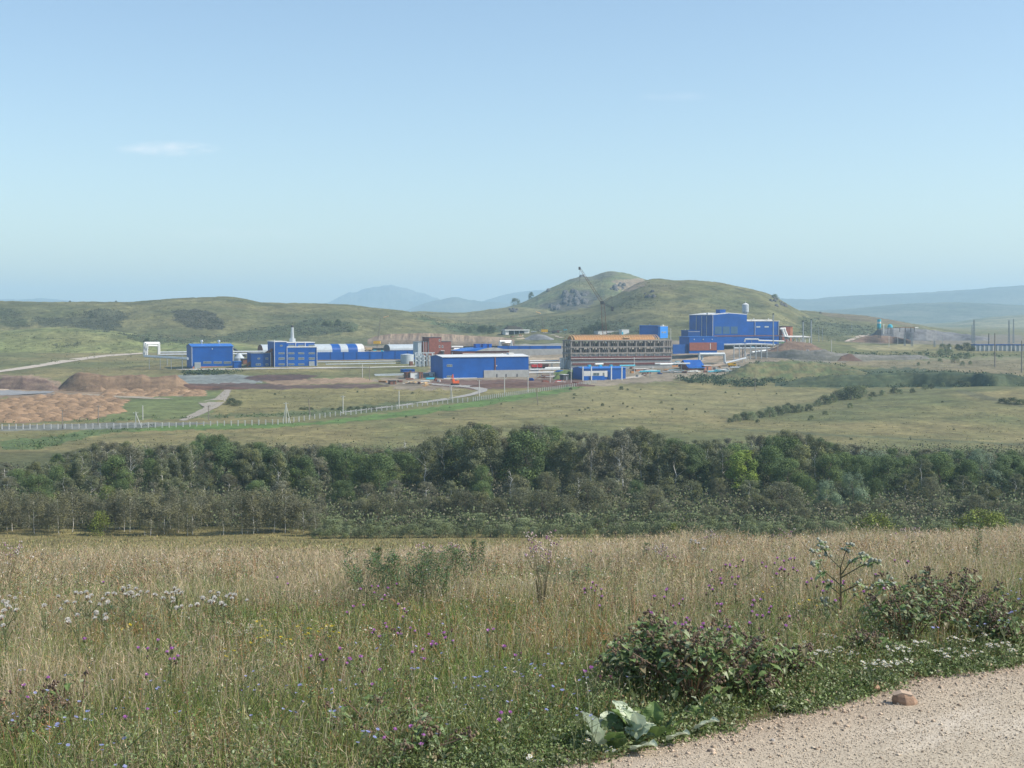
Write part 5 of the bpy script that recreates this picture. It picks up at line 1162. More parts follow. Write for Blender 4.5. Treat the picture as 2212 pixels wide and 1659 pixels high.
cut_bank([(1470, 1358), (1500, 1345), (1560, 1336), (1700, 1332), (1800, 1336), (1880, 1343), (2010, 1349), (2060, 1357)], [(1470, 1362), (1560, 1362), (1700, 1362), (1850, 1368), (2060, 1366)], 1085)

# small tan heaps scattered over the bare field
def heaps():
    poly = [(-20, 1607), (90, 1592), (203, 1579), (362, 1582), (520, 1602), (488, 1622), (479, 1652), (362, 1674), (136, 1686), (-20, 1690)]
    pts = []; 
    while len(pts) < 330:
        x, y = rng.uniform(-20, 520), rng.uniform(1580, 1690)
        if in_poly(np.array([x]), np.array([y]), poly)[0]: pts.append((x, y))
    pts += [(rng.uniform(420, 810), rng.uniform(1562, 1585)) for _ in range(90)]
    P = hits([p[0] * N2P for p in pts], [p[1] * N2P for p in pts]); Vs, Fs, Cs = [], [], []; n0 = 0
    for p in P:
        if p[0] != p[0]: continue
        r = rng.uniform(1.6, 3.6); h = r * rng.uniform(.3, .5); m = 9
        ang = np.linspace(0, 2 * np.pi, m, endpoint=False)
        v = [[p[0] + .2 * r * rng.uniform(-1, 1), p[1], p[2] + h]]
        for rr, hh in ((.5, .72), (1.05, -.15)):
            q = rr * r * rng.uniform(.8, 1.2, m); v += [[p[0] + math.cos(a) * w * 1.3, p[1] + math.sin(a) * w, p[2] + h * hh * rng.uniform(.8, 1.1)] for a, w in zip(ang, q)]
        v = np.array(v); Vs.append(v); k = np.arange(m); k2 = (k + 1) % m
        Fs.append(np.stack([np.zeros(m, int), 1 + k, 1 + k2], 1) + n0); Fs.append(np.stack([1 + k, 1 + m + k, 1 + m + k2], 1) + n0); Fs.append(np.stack([1 + k, 1 + m + k2, 1 + k2], 1) + n0)
        Cs.append(np.tile(np.array((.27, .18, .11)) * rng.uniform(.75, 1.15), (len(v), 1))); n0 += len(v)
    o = link('soil_heaps', np_mesh('soil_heaps', np.concatenate(Vs), Fs, np.concatenate(Cs), True), M['spoil']); tag(o, kind='stuff')
heaps()

# ------------------------------------------------------------------ leaf clouds
def quads_arr(C, S, col, N=None, jit=1.0, asp=1.0):
    n = len(C); R_ = rng.normal(size=(n, 3)) * jit
    if N is not None: R_ = R_ + N
    R_ /= np.linalg.norm(R_, axis=1, keepdims=True) + 1e-9
    T = np.cross(R_, rng.normal(size=(n, 3))); T /= np.linalg.norm(T, axis=1, keepdims=True) + 1e-9; B_ = np.cross(R_, T)
    S = np.asarray(S)[:, None] / 2; T = T * S; B_ = B_ * S * asp
    V = np.stack([C - T, C - B_, C + T, C + B_], 1).reshape(-1, 3)
    return V, np.arange(4 * n).reshape(n, 4), np.repeat(col, 4, 0)
def leaf_mesh(name, C, S, col, N=None, jit=1.0, asp=1.0):
    V, Fq, c = quads_arr(C, S, col, N, jit, asp); return np_mesh(name, V, [Fq], c)
def sph(n):
    v = rng.normal(size=(n, 3)); return v / np.linalg.norm(v, axis=1, keepdims=True)
def crown(H, R0, z0, shape, n, leaf, base, var=.25, nb=26, hue=(1.15, 1.1, .8), squash=1.0):
    """leaf clumps spread through a crown envelope; returns a mesh"""
    Cs, Ss, cols, Ns = [], [], [], []
    nb = int(nb * 1.7)
    for k in range(nb):
        f = rng.uniform(0, 1) ** .8; z = z0 + (H - z0) * f * .93
        if shape == 'oval': er = R0 * math.sin(math.pi * min(max(.08 + .86 * f, 0), 1)) ** .7
        elif shape == 'dome': er = R0 * math.sqrt(max(0.02, 1 - (f * .98) ** 2.2))
        elif shape == 'cone': er = R0 * (1.05 - f) ** .6
        else: er = R0 * (1 - .3 * f)
        a = rng.uniform(0, 2 * math.pi); q = er * rng.uniform(.45, .95)
        c = np.array([math.cos(a) * q, math.sin(a) * q, z]); br = R0 * rng.uniform(.22, .42) if shape != 'slim' else R0 * rng.uniform(.35, .6)
        m = int(n / nb * rng.uniform(.6, 1.4)); dirs = sph(m); rad = br * rng.uniform(.35, 1.0, m) ** .5
        P = c + dirs * rad[:, None] * np.array([1, 1, .8 * squash + .2]); P[:, 2] = np.minimum(P[:, 2], H)
        tint = rng.uniform(1 - var, 1 + var); cc = np.array(base) * tint * (np.array(hue) if rng.random() < .25 else 1)
        Cs.append(P); Ns.append(dirs * 1.0 + np.array([.25, 0, .55])); Ss.append(leaf * rng.uniform(.6, 1.3, m)); cols.append(cc * rng.uniform(.88, 1.12, (m, 1)))
    return leaf_mesh('crown', np.concatenate(Cs), np.concatenate(Ss), np.clip(np.concatenate(cols), 0, 1), np.concatenate(Ns), .5)
def trunk_mesh(H, r, limbs, spread, top=.85, lean=.03, stems=1):
    m = MB()
    for s_ in range(stems):
        ox, oy = (0, 0) if stems == 1 else (random.uniform(-.4, .4) * spread, random.uniform(-.4, .4) * spread)
        p = Vector((ox, oy, -.4)); q = p; n = 5; pts = [p]
        for k in range(1, n + 1): pts.append(Vector((ox * (1 + k * .25) + random.uniform(-lean, lean) * H, oy * (1 + k * .25) + random.uniform(-lean, lean) * H, H * top * k / n)))
        for k in range(n): m.tube(pts[k], pts[k + 1], r * (1 - k / n * .8), r * (1 - (k + 1) / n * .8), 5, cap=False)
        for k in range(limbs):
            f = random.uniform(.3, .95); i = min(int(f * n), n - 1); b = pts[i].lerp(pts[i + 1], f * n - i); a = random.uniform(0, 6.28); L = spread * random.uniform(.5, 1.0)
            e = b + Vector((math.cos(a) * L, math.sin(a) * L, L * random.uniform(.5, 1.1))); m.tube(b, e, r * .35, r * .12, 4, cap=False)
    return m.mesh('trunk')
KINDS = {
 'birch': dict(v=4, H=12, R=2.7, z0=.9, shape='oval', n=6500, leaf=.26, base=(.15, .168, .092), bark='birch_bark', r=.16, limbs=9, sp=2.2),
 'greybirch': dict(v=3, H=12, R=2.9, z0=.8, shape='oval', n=6000, leaf=.25, base=(.17, .17, .115), bark='birch_bark', r=.15, limbs=10, sp=2.4),
 'round': dict(v=3, H=10, R=4.0, z0=.5, shape='dome', n=8500, leaf=.26, base=(.115, .165, .068), bark='bark', r=.22, limbs=7, sp=2.6),
 'silver': dict(v=2, H=10, R=4.0, z0=1.2, shape='dome', n=7500, leaf=.26, base=(.18, .24, .15), bark='bark', r=.22, limbs=7, sp=2.6),
 'bright': dict(v=2, H=9, R=3.8, z0=1.2, shape='dome', n=6500, leaf=.26, base=(.17, .235, .055), bark='bark', r=.2, limbs=6, sp=2.4),
 'slim': dict(v=5, H=8, R=1.5, z0=1.1, shape='slim', n=2200, leaf=.19, base=(.18, .18, .115), bark='birch_bark', r=.05, limbs=7, sp=.9),
 'thicket': dict(v=4, H=7, R=3.3, z0=.2, shape='dome', n=6500, leaf=.20, base=(.15, .16, .10), bark='bark', r=.08, limbs=6, sp=1.8, stems=5),
 'bush': dict(v=4, H=3, R=2.0, z0=.1, shape='dome', n=2400, leaf=.17, base=(.17, .205, .11), bark='bark', r=.05, limbs=4, sp=1.0, stems=4),
 'lime': dict(v=2, H=3.5, R=2.2, z0=.1, shape='dome', n=1300, leaf=.22, base=(.17, .21, .05), bark='bark', r=.05, limbs=4, sp=1.0, stems=4),
 'dark': dict(v=3, H=3, R=2.1, z0=.05, shape='dome', n=1100, leaf=.26, base=(.085, .108, .058), bark='bark', r=.06, limbs=4, sp=1.0, stems=3),
}
TM = {}
for k, p in KINDS.items():
    TM[k] = []
    for v in range(p['v']):
        c = crown(p['H'], p['R'] * random.uniform(.85, 1.15), p['z0'], p['shape'], int(p['n'] * 1.6), p['leaf'] * .72, p['base'], nb=22 + 6 * (v % 3)); c.materials.append(M['foliage'])
        t = trunk_mesh(p['H'], p['r'], p['limbs'], p['sp'], stems=p.get('stems', 1), lean=.03); t.materials.append(M[p['bark']]); TM[k].append((c, t))
dm = trunk_mesh(9, .15, 26, 1.8, top=.95, lean=.05); dm.materials.append(M['birch_bark'])
NT = {'birch': 'birch_tree', 'greybirch': 'birch_tree', 'round': 'broadleaf_tree', 'silver': 'willow_tree', 'bright': 'broadleaf_tree', 'slim': 'young_birch', 'thicket': 'willow_thicket', 'bush': 'bush', 'lime': 'bush', 'dark': 'bush'}
CT_ = {'birch_tree': 'tree', 'broadleaf_tree': 'tree', 'willow_tree': 'tree', 'young_birch': 'tree', 'willow_thicket': 'shrub', 'bush': 'bush'}
WIDE, MINW = 1.12, 4.6
def tree(kind, p, h, label, group=None, wide=1.0, trunk=True, fill=False):
    c, t = random.choice(TM[kind]); nm = NT[kind]
    e = empty(nm, (p[0], p[1], p[2] - .1), random.uniform(0, 6.28), label, CT_[nm], group)
    s = h / KINDS[kind]['H']; wd = s * wide * (WIDE if fill else 1.0)
    if fill: wd = max(wd, MINW / (2 * KINDS[kind]['R']))
    e.scale = (wd, wd, s)
    link('crown', c, None, e); 
    if trunk: link('trunk', t, None, e)
    return e
def gz(px, d):
    x = (px - 1106) / F * d; return x, float(zxy(x, d))
def tree_at(kind, px, top, d, label, group=None, wide=1.0, hmin=2.0):
    x, z = gz(px, d); h = max(CZ - h_of(top, d) - z, hmin); return tree(kind, (x, d, z), h, label, group, wide, fill=kind not in ('slim', 'bush', 'lime'))
def ordn(n): return '%d%s' % (n, 'th' if 10 <= n % 100 <= 20 else {1: 'st', 2: 'nd', 3: 'rd'}.get(n % 10, 'th'))
SKY = [(-120, 985), (0, 990), (60, 980), (130, 975), (180, 962), (215, 945), (270, 945), (300, 962), (330, 958), (400, 952), (430, 940), (470, 935), (500, 948), (560, 952), (600, 960), (650, 958), (700, 955), (750, 952), (800, 968), (850, 965), (890, 958), (930, 942), (960, 935), (990, 912), (1030, 905), (1065, 908), (1090, 935), (1115, 912), (1150, 905), (1190, 912), (1215, 932), (1280, 922), (1310, 935), (1350, 925), (1385, 912), (1420, 935), (1460, 945), (1520, 945), (1600, 942), (1650, 930), (1700, 926), (1750, 932), (1790, 945), (1840, 960), (1900, 968), (1960, 968), (2050, 968), (2100, 970), (2180, 972), (2212, 975), (2350, 980)]
sx_, sy_ = [p[0] for p in SKY], [p[1] for p in SKY]
i = 0; px = 120
while px < 2290:
    i += 1; k = random.choice(['birch', 'greybirch', 'birch', 'greybirch', 'round']) if px < 1950 else random.choice(['birch', 'greybirch', 'silver', 'round'])
    tree_at(k, px, np.interp(px, sx_, sy_) + random.uniform(-4, 9), random.uniform(372, 394), {'birch': 'dull green birch', 'greybirch': 'grey-green birch', 'round': 'rounded green tree', 'silver': 'pale silvery willow'}[k] + ' in the backmost row of the wood, %s from the left' % ordn(i), 'trees of the backmost row of the wood', random.uniform(.9, 1.2), 3)
    px += random.uniform(20, 28)
i = 0; px = -60
while px < 2290:
    i += 1; s_ = np.interp(px, sx_, sy_)
    if px > 1400: k = random.choice(['round', 'round', 'silver' if px > 1780 else 'birch', 'birch'])
    else: k = random.choice(['birch', 'birch', 'greybirch', 'round' if px < 1300 else 'birch'])
    tree_at(k, px, s_ + random.uniform(6, 34), random.uniform(318, 336), {'birch': 'dark green birch', 'greybirch': 'grey-green birch', 'round': 'broad rounded green tree', 'silver': 'silvery green willow'}[k] + ' in the second row of the wood, %s from the left' % ordn(i), 'trees of the second row of the wood', random.uniform(.85, 1.15), 6)
    px += random.uniform(28, 40)
i = 0; px = -60
while px < 2290:
    i += 1
    k = random.choice(['birch', 'greybirch', 'round'] if px < 1000 else (['birch', 'round', 'birch', 'thicket'] if px < 1450 else ['thicket', 'thicket', 'birch', 'round']))
    base_t = 1042 if px < 680 else (1048 if px < 1000 else (1030 if px < 1250 else 1045))
    tree_at(k, px, base_t + random.uniform(-24, 24), random.uniform(296, 318), {'birch': 'dark green birch', 'greybirch': 'grey-green birch', 'round': 'dense round crowned tree', 'thicket': 'brownish willow thicket'}[k] + ' in the middle of the wood, %s from the left' % ordn(i), 'trees in the middle of the wood', random.uniform(.85, 1.15), 6)
    px += random.uniform(52, 74)
i = 0; px = -60
while px < 690:
    i += 1; tree_at('slim', px, 1072 + random.uniform(-26, 14), random.uniform(254, 272), 'slim young birch with thin white stem at the front left edge, %s from the left' % ordn(i), 'young birches at the front left edge of the wood', random.uniform(.9, 1.4), 5)
    px += random.uniform(8, 14)
i = 0; px = -50
while px < 2290:
    i += 1; lo = 1108 if px < 690 else (1078 if px < 1000 else (1062 if px < 1300 else 1082))
    tree_at('thicket', px, lo + random.uniform(-14, 18), random.uniform(272, 290), 'grey-brown thicket along the front of the wood, %s from the left' % ordn(i), 'thickets along the front of the wood', random.uniform(.9, 1.3), 3)
    px += random.uniform(34, 52)
i = 0
for row_, dd in ((1118, 266), (1136, 257), (1146, 251)):
    px = 680 if row_ > 1120 else 640
    while px < 2280:
        i += 1; h = random.uniform(1.6, 3.0); x, z = gz(px, dd + random.uniform(-3, 3)); tree('bush', (x, dd, z), h, 'low green bush in the scrub fringe before the wood, %s of the fringe' % ordn(i), 'low bushes fringing the wood', random.uniform(1.0, 1.5))
        px += random.uniform(26, 44)
# trees that stand out
for k, px, top, d, w, lb in (
    ('round', 240, 988, 330, 1.05, 'bright leafy green tree with broad crown on the left of the wood'), ('round', 120, 1002, 322, .9, 'leafy green tree left of the bright broad one'),
    ('round', 160, 1003, 330, .7, 'narrow leafy green tree between two leafy neighbours on the left'), ('bright', 228, 1048, 300, .8, 'low light green round bush tree under the bright broad tree'),
    ('birch', 525, 958, 320, 1.0, 'big birch with white forked branches, left centre of the wood'), ('birch', 600, 972, 318, 1.0, 'big birch with pale branches right of the forked one'), ('birch', 645, 968, 322, .95, 'dark birch with visible white stem at the end of the birch group'),
    ('birch', 395, 955, 340, 1.1, 'wide grey-green birch rising above the left part of the wood'), ('round', 860, 975, 335, 1.0, 'dark rounded tree at the left of the centre group'), ('birch', 920, 945, 345, .8, 'pale olive birch tip above the centre group'),
    ('birch', 1040, 912, 372, 1.1, 'tall birch making the highest peak in the middle of the wood'), ('greybirch', 1155, 915, 370, 1.25, 'tall grey birch with bare white limbs right of the highest peak'), ('round', 1040, 1000, 318, .8, 'pale green round tree below the highest birch'), ('round', 1170, 985, 322, 1.0, 'dark green tree right of the pale green round tree'),
    ('round', 1490, 972, 330, 1.3, 'large dark green spreading tree right of centre'), ('bright', 1605, 972, 322, 1.05, 'yellow-green dome shaped tree right of centre'), ('round', 1705, 985, 318, 1.1, 'dark domed tree just right of the yellow-green one'), ('birch', 1780, 950, 352, 1.3, 'tall open crowned tree in the right part of the wood'),
    ('silver', 1890, 972, 340, 1.35, 'broad silvery willow on the right'), ('silver', 1845, 1020, 300, .9, 'smaller silvery green willow in front of the broad silvery one'), ('silver', 1790, 1035, 292, .8, 'low grey-green willow left of the smaller silvery one'), ('round', 2010, 980, 335, 1.2, 'dark green spreading tree right of the silvery willows'), ('round', 2185, 982, 330, 1.3, 'dark dense tree at the right edge of the wood'), ('round', 2080, 1000, 325, 1.0, 'rounded green tree between the two dark ones at far right'),
    ('thicket', 1270, 1035, 283, 1.2, 'wide brown-grey thicket mound in the front centre'), ('thicket', 1405, 1048, 280, 1.1, 'conical grey thicket right of the front centre mound'), ('thicket', 1690, 1040, 285, 1.3, 'broad grey thicket below the domed tree'),
    ('lime', 212, 1102, 255, .9, 'light yellow-green sapling among the slim birches'), ('lime', 1895, 1106, 232, 1.3, 'yellow-green shrub just over the meadow edge, left one'), ('lime', 2120, 1098, 232, 1.3, 'yellow-green shrub at the far right over the meadow edge'), ('lime', 2160, 1106, 236, 1.2, 'smaller yellow-green shrub touching the far right one'),
    ('lime', 1455, 1128, 250, 1.0, 'pale green round shrub in the fringe right of centre'), ('bush', 1620, 1125, 246, 1.0, 'green pointed shrub behind the meadow edge')):
    tree_at(k, px, top, d, lb, None, w)
for px, top, bot, d, lb in ((488, 965, 1010, 392, 'bare white dead tree among the birches at left'), (874, 948, 985, 398, 'bare white dead tree standing above the centre left'), (1104, 1015, 1065, 300, 'dead leafless tree in the centre, leaning'), (1250, 1035, 1080, 292, 'dead white branches beside the centre thicket'), (1340, 985, 1060, 318, 'leafless tall white stem right of the centre')):
    x = (px - 1106) / F * d; z1 = CZ - h_of(top, d); z0 = float(zxy(x, d)); e = empty('dead_tree', (x, d, z0), random.uniform(0, 6), lb, 'dead tree'); s = (z1 - z0) / 9; e.scale = (s * .9, s * .9, s); link('trunk', dm, None, e)

# ------------------------------------------------------------------ shrubs on the plain and the hills
def shrub_px(nx, ny, h, label, kind='dark', group=None, wide=1.0, dmin=440):
    p = hits([nx * N2P], [ny * N2P], dmin)[0]
    if p[0] != p[0]: return
    hm = h * N2P / F * p[1]; tree(kind, p, max(hm, .5), label, group, wide, trunk=hm > 2.5)
# dark bushes scattered across the meadow
SH = [(2269, 1548, 9), (2283, 1560, 12), (2297, 1582, 10), (2296, 1595, 8), (2318, 1643, 9), (2340, 1640, 7), (2353, 1634, 8), (2267, 1667, 9), (2410, 1624, 12), (2438, 1630, 6), (2492, 1617, 8), (2510, 1630, 8), (2530, 1635, 7), (2452, 1668, 7), (2478, 1660, 5), (2645, 1613, 9), (2485, 1560, 16), (2510, 1562, 9), (2563, 1560, 6), (2685, 1584, 8), (2690, 1640, 10), (2370, 1603, 6), (2050, 1633, 6), (2005, 1618, 7), (1625, 1670, 9), (1655, 1673, 8), (1663, 1673, 7), (1815, 1676, 8), (2746, 1640, 9), (2820, 1650, 8), (2902, 1573, 8), (2955, 1578, 6), (3106, 1577, 6), (2775, 1620, 5), (1650, 1575, 8), (1430, 1570, 8), (1100, 1580, 9), (1140, 1590, 6), (2600, 1650, 6), (2560, 1590, 6), (3405, 1760, 10), (3815, 1720, 8), (3641, 1751, 6), (3490, 1722, 5), (3770, 1610, 8)]
for j, (a, b_, h) in enumerate(SH): shrub_px(a, b_, h, 'small dark bush alone on the open meadow, %s from the front' % ordn(1 + sorted([-q[1] * 5000 + q[0] for q in SH]).index(-b_ * 5000 + a)), 'dark', 'small bushes on the open meadow', 1.1)
# hedge climbing the gully on the right
HD = [(2920, 1690, 20), (2945, 1686, 30), (2975, 1680, 34), (3005, 1682, 36), (3040, 1672, 30), (3080, 1668, 42), (3110, 1662, 40), (3140, 1654, 34), (3170, 1652, 32), (3200, 1650, 34), (3235, 1645, 30), (3270, 1625, 26), (3300, 1618, 40), (3330, 1610, 34), (3350, 1600, 40), (3380, 1597, 52), (3410, 1597, 56), (3440, 1590, 48), (3490, 1588, 22), (3530, 1580, 22), (3575, 1573, 26), (3600, 1575, 20), (3650, 1570, 18), (3700, 1560, 22), (3725, 1555, 22), (3770, 1548, 18), (3840, 1545, 26), (3870, 1548, 22), (3030, 1690, 14), (3245, 1680, 20), (3300, 1660, 18), (3400, 1630, 20), (3150, 1640, 30), (3480, 1600, 14)]
for j, (a, b_, h) in enumerate(HD): shrub_px(a, b_, h, '%s bush of the hedge climbing the gully, %s from its lower left end' % (('grey-green', 'dark green')[j % 2], ordn(j + 1)), 'bush' if j % 2 else 'dark', 'bushes of the hedge in the gully', 1.1)
for j, (a, b_, h) in enumerate(((4010, 1612, 22), (4050, 1615, 26), (4085, 1618, 22), (1205, 1640, 12), (1225, 1641, 14), (1245, 1640, 12), (1330, 1640, 10), (1360, 1640, 14), (1400, 1641, 16), (1430, 1638, 14), (1460, 1637, 14), (1490, 1636, 12), (925, 1618, 26), (950, 1622, 22))): shrub_px(a, b_, h, 'dark bush near %s, %s of its clump' % ('the right edge' if a > 4000 else ('the middle stretch of the fence' if a > 1000 else 'the dirt track'), ordn(j + 1)), 'dark', 'dark bushes in clumps', 1.6)
for j, (a, b_, h) in enumerate(((3680, 1422, 16), (3665, 1436, 18), (3700, 1432, 12), (3762, 1420, 26), (3785, 1418, 24), (3800, 1414, 20), (3760, 1450, 18), (3820, 1452, 30), (3870, 1434, 24), (3850, 1462, 18), (3880, 1458, 16), (3840, 1430, 20), (3980, 1424, 16), (3673, 1462, 14), (3715, 1455, 10), (3770, 1398, 24), (3795, 1396, 22), (3830, 1394, 18))): shrub_px(a, b_, h, 'light green bush on the plain before the substation, %s of the scatter' % ordn(j + 1), 'bush', 'light green bushes before the substation', 1.0)
for j, (a, b_, h) in enumerate(((3835, 1402, 26), (3865, 1404, 34), (3890, 1405, 22))): shrub_px(a, b_, h, ('left', 'middle', 'right')[j] + ' one of three dark trees beside the substation', 'dark', None, 1.0)
# trees on the hills
for a, b_, h, lb, k in ((2038, 1222, 26, 'left tree of the lower pair on the saddle', 'bush'), (2062, 1222, 30, 'right tree of the lower pair on the saddle', 'bush'), (2102, 1203, 36, 'left tree of the upper pair at the foot of the rocky hill', 'round'), (2124, 1197, 30, 'right tree of the upper pair at the foot of the rocky hill', 'round'), (3101, 1196, 20, 'lone tree on the right shoulder of the bare hill', 'bush'),
    (1300, 1302, 20, 'leftmost of the dark trees high on the left hill', 'dark'), (1322, 1304, 22, 'second of the dark trees high on the left hill', 'bush'), (1352, 1301, 24, 'rightmost dark tree high on the left hill', 'dark'), (1408, 1328, 18, 'round green tree low on the left hill slope', 'bush'), (1395, 1328, 12, 'small bush beside the round green tree on the slope', 'dark'),
    (1922, 1330, 26, 'left dark tree of three behind the brick tower', 'dark'), (1938, 1332, 32, 'middle dark tree of three behind the brick tower', 'dark'), (1966, 1334, 30, 'right dark tree of three behind the brick tower', 'dark'), (1850, 1325, 22, 'green bush on the slope left of the three dark trees', 'bush'), (1880, 1330, 26, 'larger green bush on the slope beside the three dark trees', 'bush'), (1900, 1318, 20, 'upper green bush above the three dark trees', 'bush'),
    (590, 1370, 20, 'dark bush behind the silver pipe gate', 'dark'), (368, 1270, 14, 'dark bush alone on the left hill slope', 'dark'), (280, 1210, 8, 'tiny bush on the skyline at left', 'dark'), (464, 1209, 7, 'tiny bush on the skyline right of the other', 'dark'), (2340, 1338, 30, 'dark bush left of the crane base', 'dark'), (2370, 1334, 36, 'second dark bush left of the crane base', 'dark'), (2398, 1330, 44, 'tallest dark bush at the crane base', 'dark'), (2420, 1330, 36, 'dark bush right of the crane base', 'dark'), (2360, 1342, 20, 'low dark bush under the crane', 'dark')):
    shrub_px(a, b_, h, lb, k, None, 1.05, 900)
# scrub that reads as one mass
def scrub(name, polys, col, n, size, h, dmin=900):
    Cs, Ss, cc = [], [], []
    for poly, w in polys:
        P = np.array(poly, float); m = int(n * w); x = rng.uniform(P[:, 0].min(), P[:, 0].max(), m * 3); y = rng.uniform(P[:, 1].min(), P[:, 1].max(), m * 3)
        ex = (fbm(x / 20, y / 6, 33, 3) - .5) * 50; ey = (fbm(x / 20, y / 6 + 40, 34, 3) - .5) * 24
        k = in_poly(x + ex, y + ey, poly) & (fbm(x / 9, y / 3, 35, 3) > .43); x, y = x[k][:m], y[k][:m]
        if len(x) == 0: continue
        G = hits(x * N2P, y * N2P, dmin); G = G[~np.isnan(G[:, 0])]
        q = 9; sz = rng.uniform(.6, 1.4, len(G)) * size; C = np.repeat(G, q, 0) + rng.normal(size=(len(G) * q, 3)) * np.repeat(sz, q)[:, None] * np.array([.7, .7, .3]) + np.array([0, 0, 1.]) * np.repeat(sz, q)[:, None] * h
        Cs.append(C); Ss.append(np.repeat(sz, q) * .55 * rng.uniform(.6, 1.2, len(C))); t = np.repeat(rng.uniform(.7, 1.3, len(G)), q)[:, None] * rng.uniform(.8, 1.2, (len(C), 1)); cc.append(np.array(col) * t)
    o = link(name, leaf_mesh(name, np.concatenate(Cs), np.concatenate(Ss), np.concatenate(cc), np.array([0, 0, .8]), .8), M['scrub']); tag(o, kind='stuff')
scrub('hill_scrub', [([(690, 1236), (780, 1236), (850, 1248), (900, 1290), (890, 1320), (760, 1315), (705, 1280)], 1.5), ([(330, 1238), (430, 1235), (520, 1255), (480, 1300), (440, 1330), (320, 1310), (150, 1300), (120, 1270), (230, 1275)], 1.6), ([(0, 1225), (60, 1240), (120, 1300), (60, 1315), (0, 1290)], .5),
    ([(450, 1330), (700, 1345), (900, 1340), (1150, 1300), (1250, 1270), (1330, 1280), (1440, 1310), (1300, 1340), (1000, 1368), (600, 1378)], 3.2), ([(1640, 1255), (1780, 1280), (1980, 1300), (2200, 1295), (2100, 1325), (1880, 1335), (1760, 1310)], 1.6), ([(2050, 1290), (2300, 1265), (2500, 1285), (2600, 1330), (2400, 1345), (2150, 1330)], 1.8), ([(3200, 1262), (3300, 1285), (3500, 1310), (3520, 1345), (3300, 1345), (3200, 1330)], 1.4), ([(2500, 1180), (2620, 1180), (2640, 1220), (2540, 1240), (2480, 1230)], .35), ([(200, 1380), (330, 1370), (300, 1395), (200, 1395)], .1)],
    (.115, .12, .08), 800, 1.2, .1)
scrub('speckled_scrub', [([(0, 1215), (900, 1200), (1600, 1240), (2200, 1270), (3000, 1200), (3400, 1280), (3300, 1350), (2600, 1330), (1500, 1325), (0, 1400)], 1.0), ([(0, 1330), (500, 1330), (900, 1390), (500, 1460), (0, 1480)], .25), ([(2150, 1150), (2450, 1110), (2750, 1150), (2500, 1230), (2200, 1230)], .3)], (.15, .16, .085), 1300, 1.1, .1)
scrub('bank_scrub', [([(2870, 1515), (2940, 1480), (3000, 1455), (3200, 1448), (3400, 1470), (3460, 1500), (3100, 1520)], 1.6), ([(3120, 1545), (3230, 1508), (3560, 1492), (3800, 1488), (4096, 1505), (4096, 1540), (3700, 1550)], 3.0), ([(2700, 1510), (2900, 1500), (3150, 1520), (3000, 1550), (2760, 1530)], 1.0), ([(730, 1490), (980, 1484), (900, 1500), (740, 1498)], .3), ([(3300, 1415), (3700, 1410), (4096, 1425), (3600, 1440)], .4)], (.07, .10, .05), 700, 1.5, .25, 470)
scrub('meadow_tussocks', [([(0, 1730), (1500, 1700), (2400, 1560), (3000, 1560), (4096, 1640), (4096, 1800), (2800, 1740), (1400, 1790), (0, 1860)], 2.6), ([(900, 1560), (1900, 1555), (1500, 1640), (800, 1660)], .8), ([(600, 1480), (1500, 1480), (1400, 1500), (700, 1500)], .2), ([(3000, 1455), (4096, 1440), (4096, 1495), (3400, 1500)], .8), ([(0, 1500), (250, 1490), (600, 1440), (760, 1440), (700, 1480), (300, 1500)], .5)], (.19, .185, .09), 1100, .5, .05, 430)
scrub('road_verge_scrub', [([(0, 1800), (240, 1738), (700, 1700), (420, 1735), (0, 1840)], .8), ([(1100, 1706), (1500, 1676), (1900, 1626), (2380, 1535), (2300, 1556), (1900, 1618), (1400, 1680)], .9), ([(0, 1695), (1150, 1668), (1500, 1645), (1480, 1640), (1150, 1655), (0, 1690)], 1.0), ([(3300, 1345), (3700, 1330), (3750, 1365), (3300, 1370)], .3)], (.09, .135, .05), 520, .8, .3, 430)

# undergrowth on the floor of the wood
def undergrowth():
    n = 11000; d = rng.uniform(255, 420, n); u = rng.uniform(-.42, .42, n); x = u * d; k = ~((d < 262) & (x < -34)) & ~((d > 365) & (x < -.28 * d)); d, x = d[k], x[k]
    z = zxy(x, d); q = 20; sz = rng.uniform(.7, 1.5, len(x)) * 1.5; G = np.stack([x, d, z], 1)
    C = np.repeat(G, q, 0) + rng.normal(size=(len(G) * q, 3)) * np.repeat(sz, q)[:, None] * np.array([.6, .6, .45]) + np.array([0, 0, .75]) * np.repeat(sz, q)[:, None]
    hue = np.where(rng.random(len(G)) < .4, 1, 0)[:, None]; c = (np.array((.145, .175, .085)) * (1 - hue) + np.array((.15, .14, .095)) * hue) * rng.uniform(.75, 1.25, (len(G), 1))
    o = link('undergrowth', leaf_mesh('undergrowth', C, np.repeat(sz, q) * .24 * rng.uniform(.6, 1.2, len(C)), np.repeat(c, q, 0) * rng.uniform(.9, 1.1, (len(C), 1)), np.array([0, 0, .6]), .9), M['scrub']); tag(o, kind='stuff')
undergrowth()

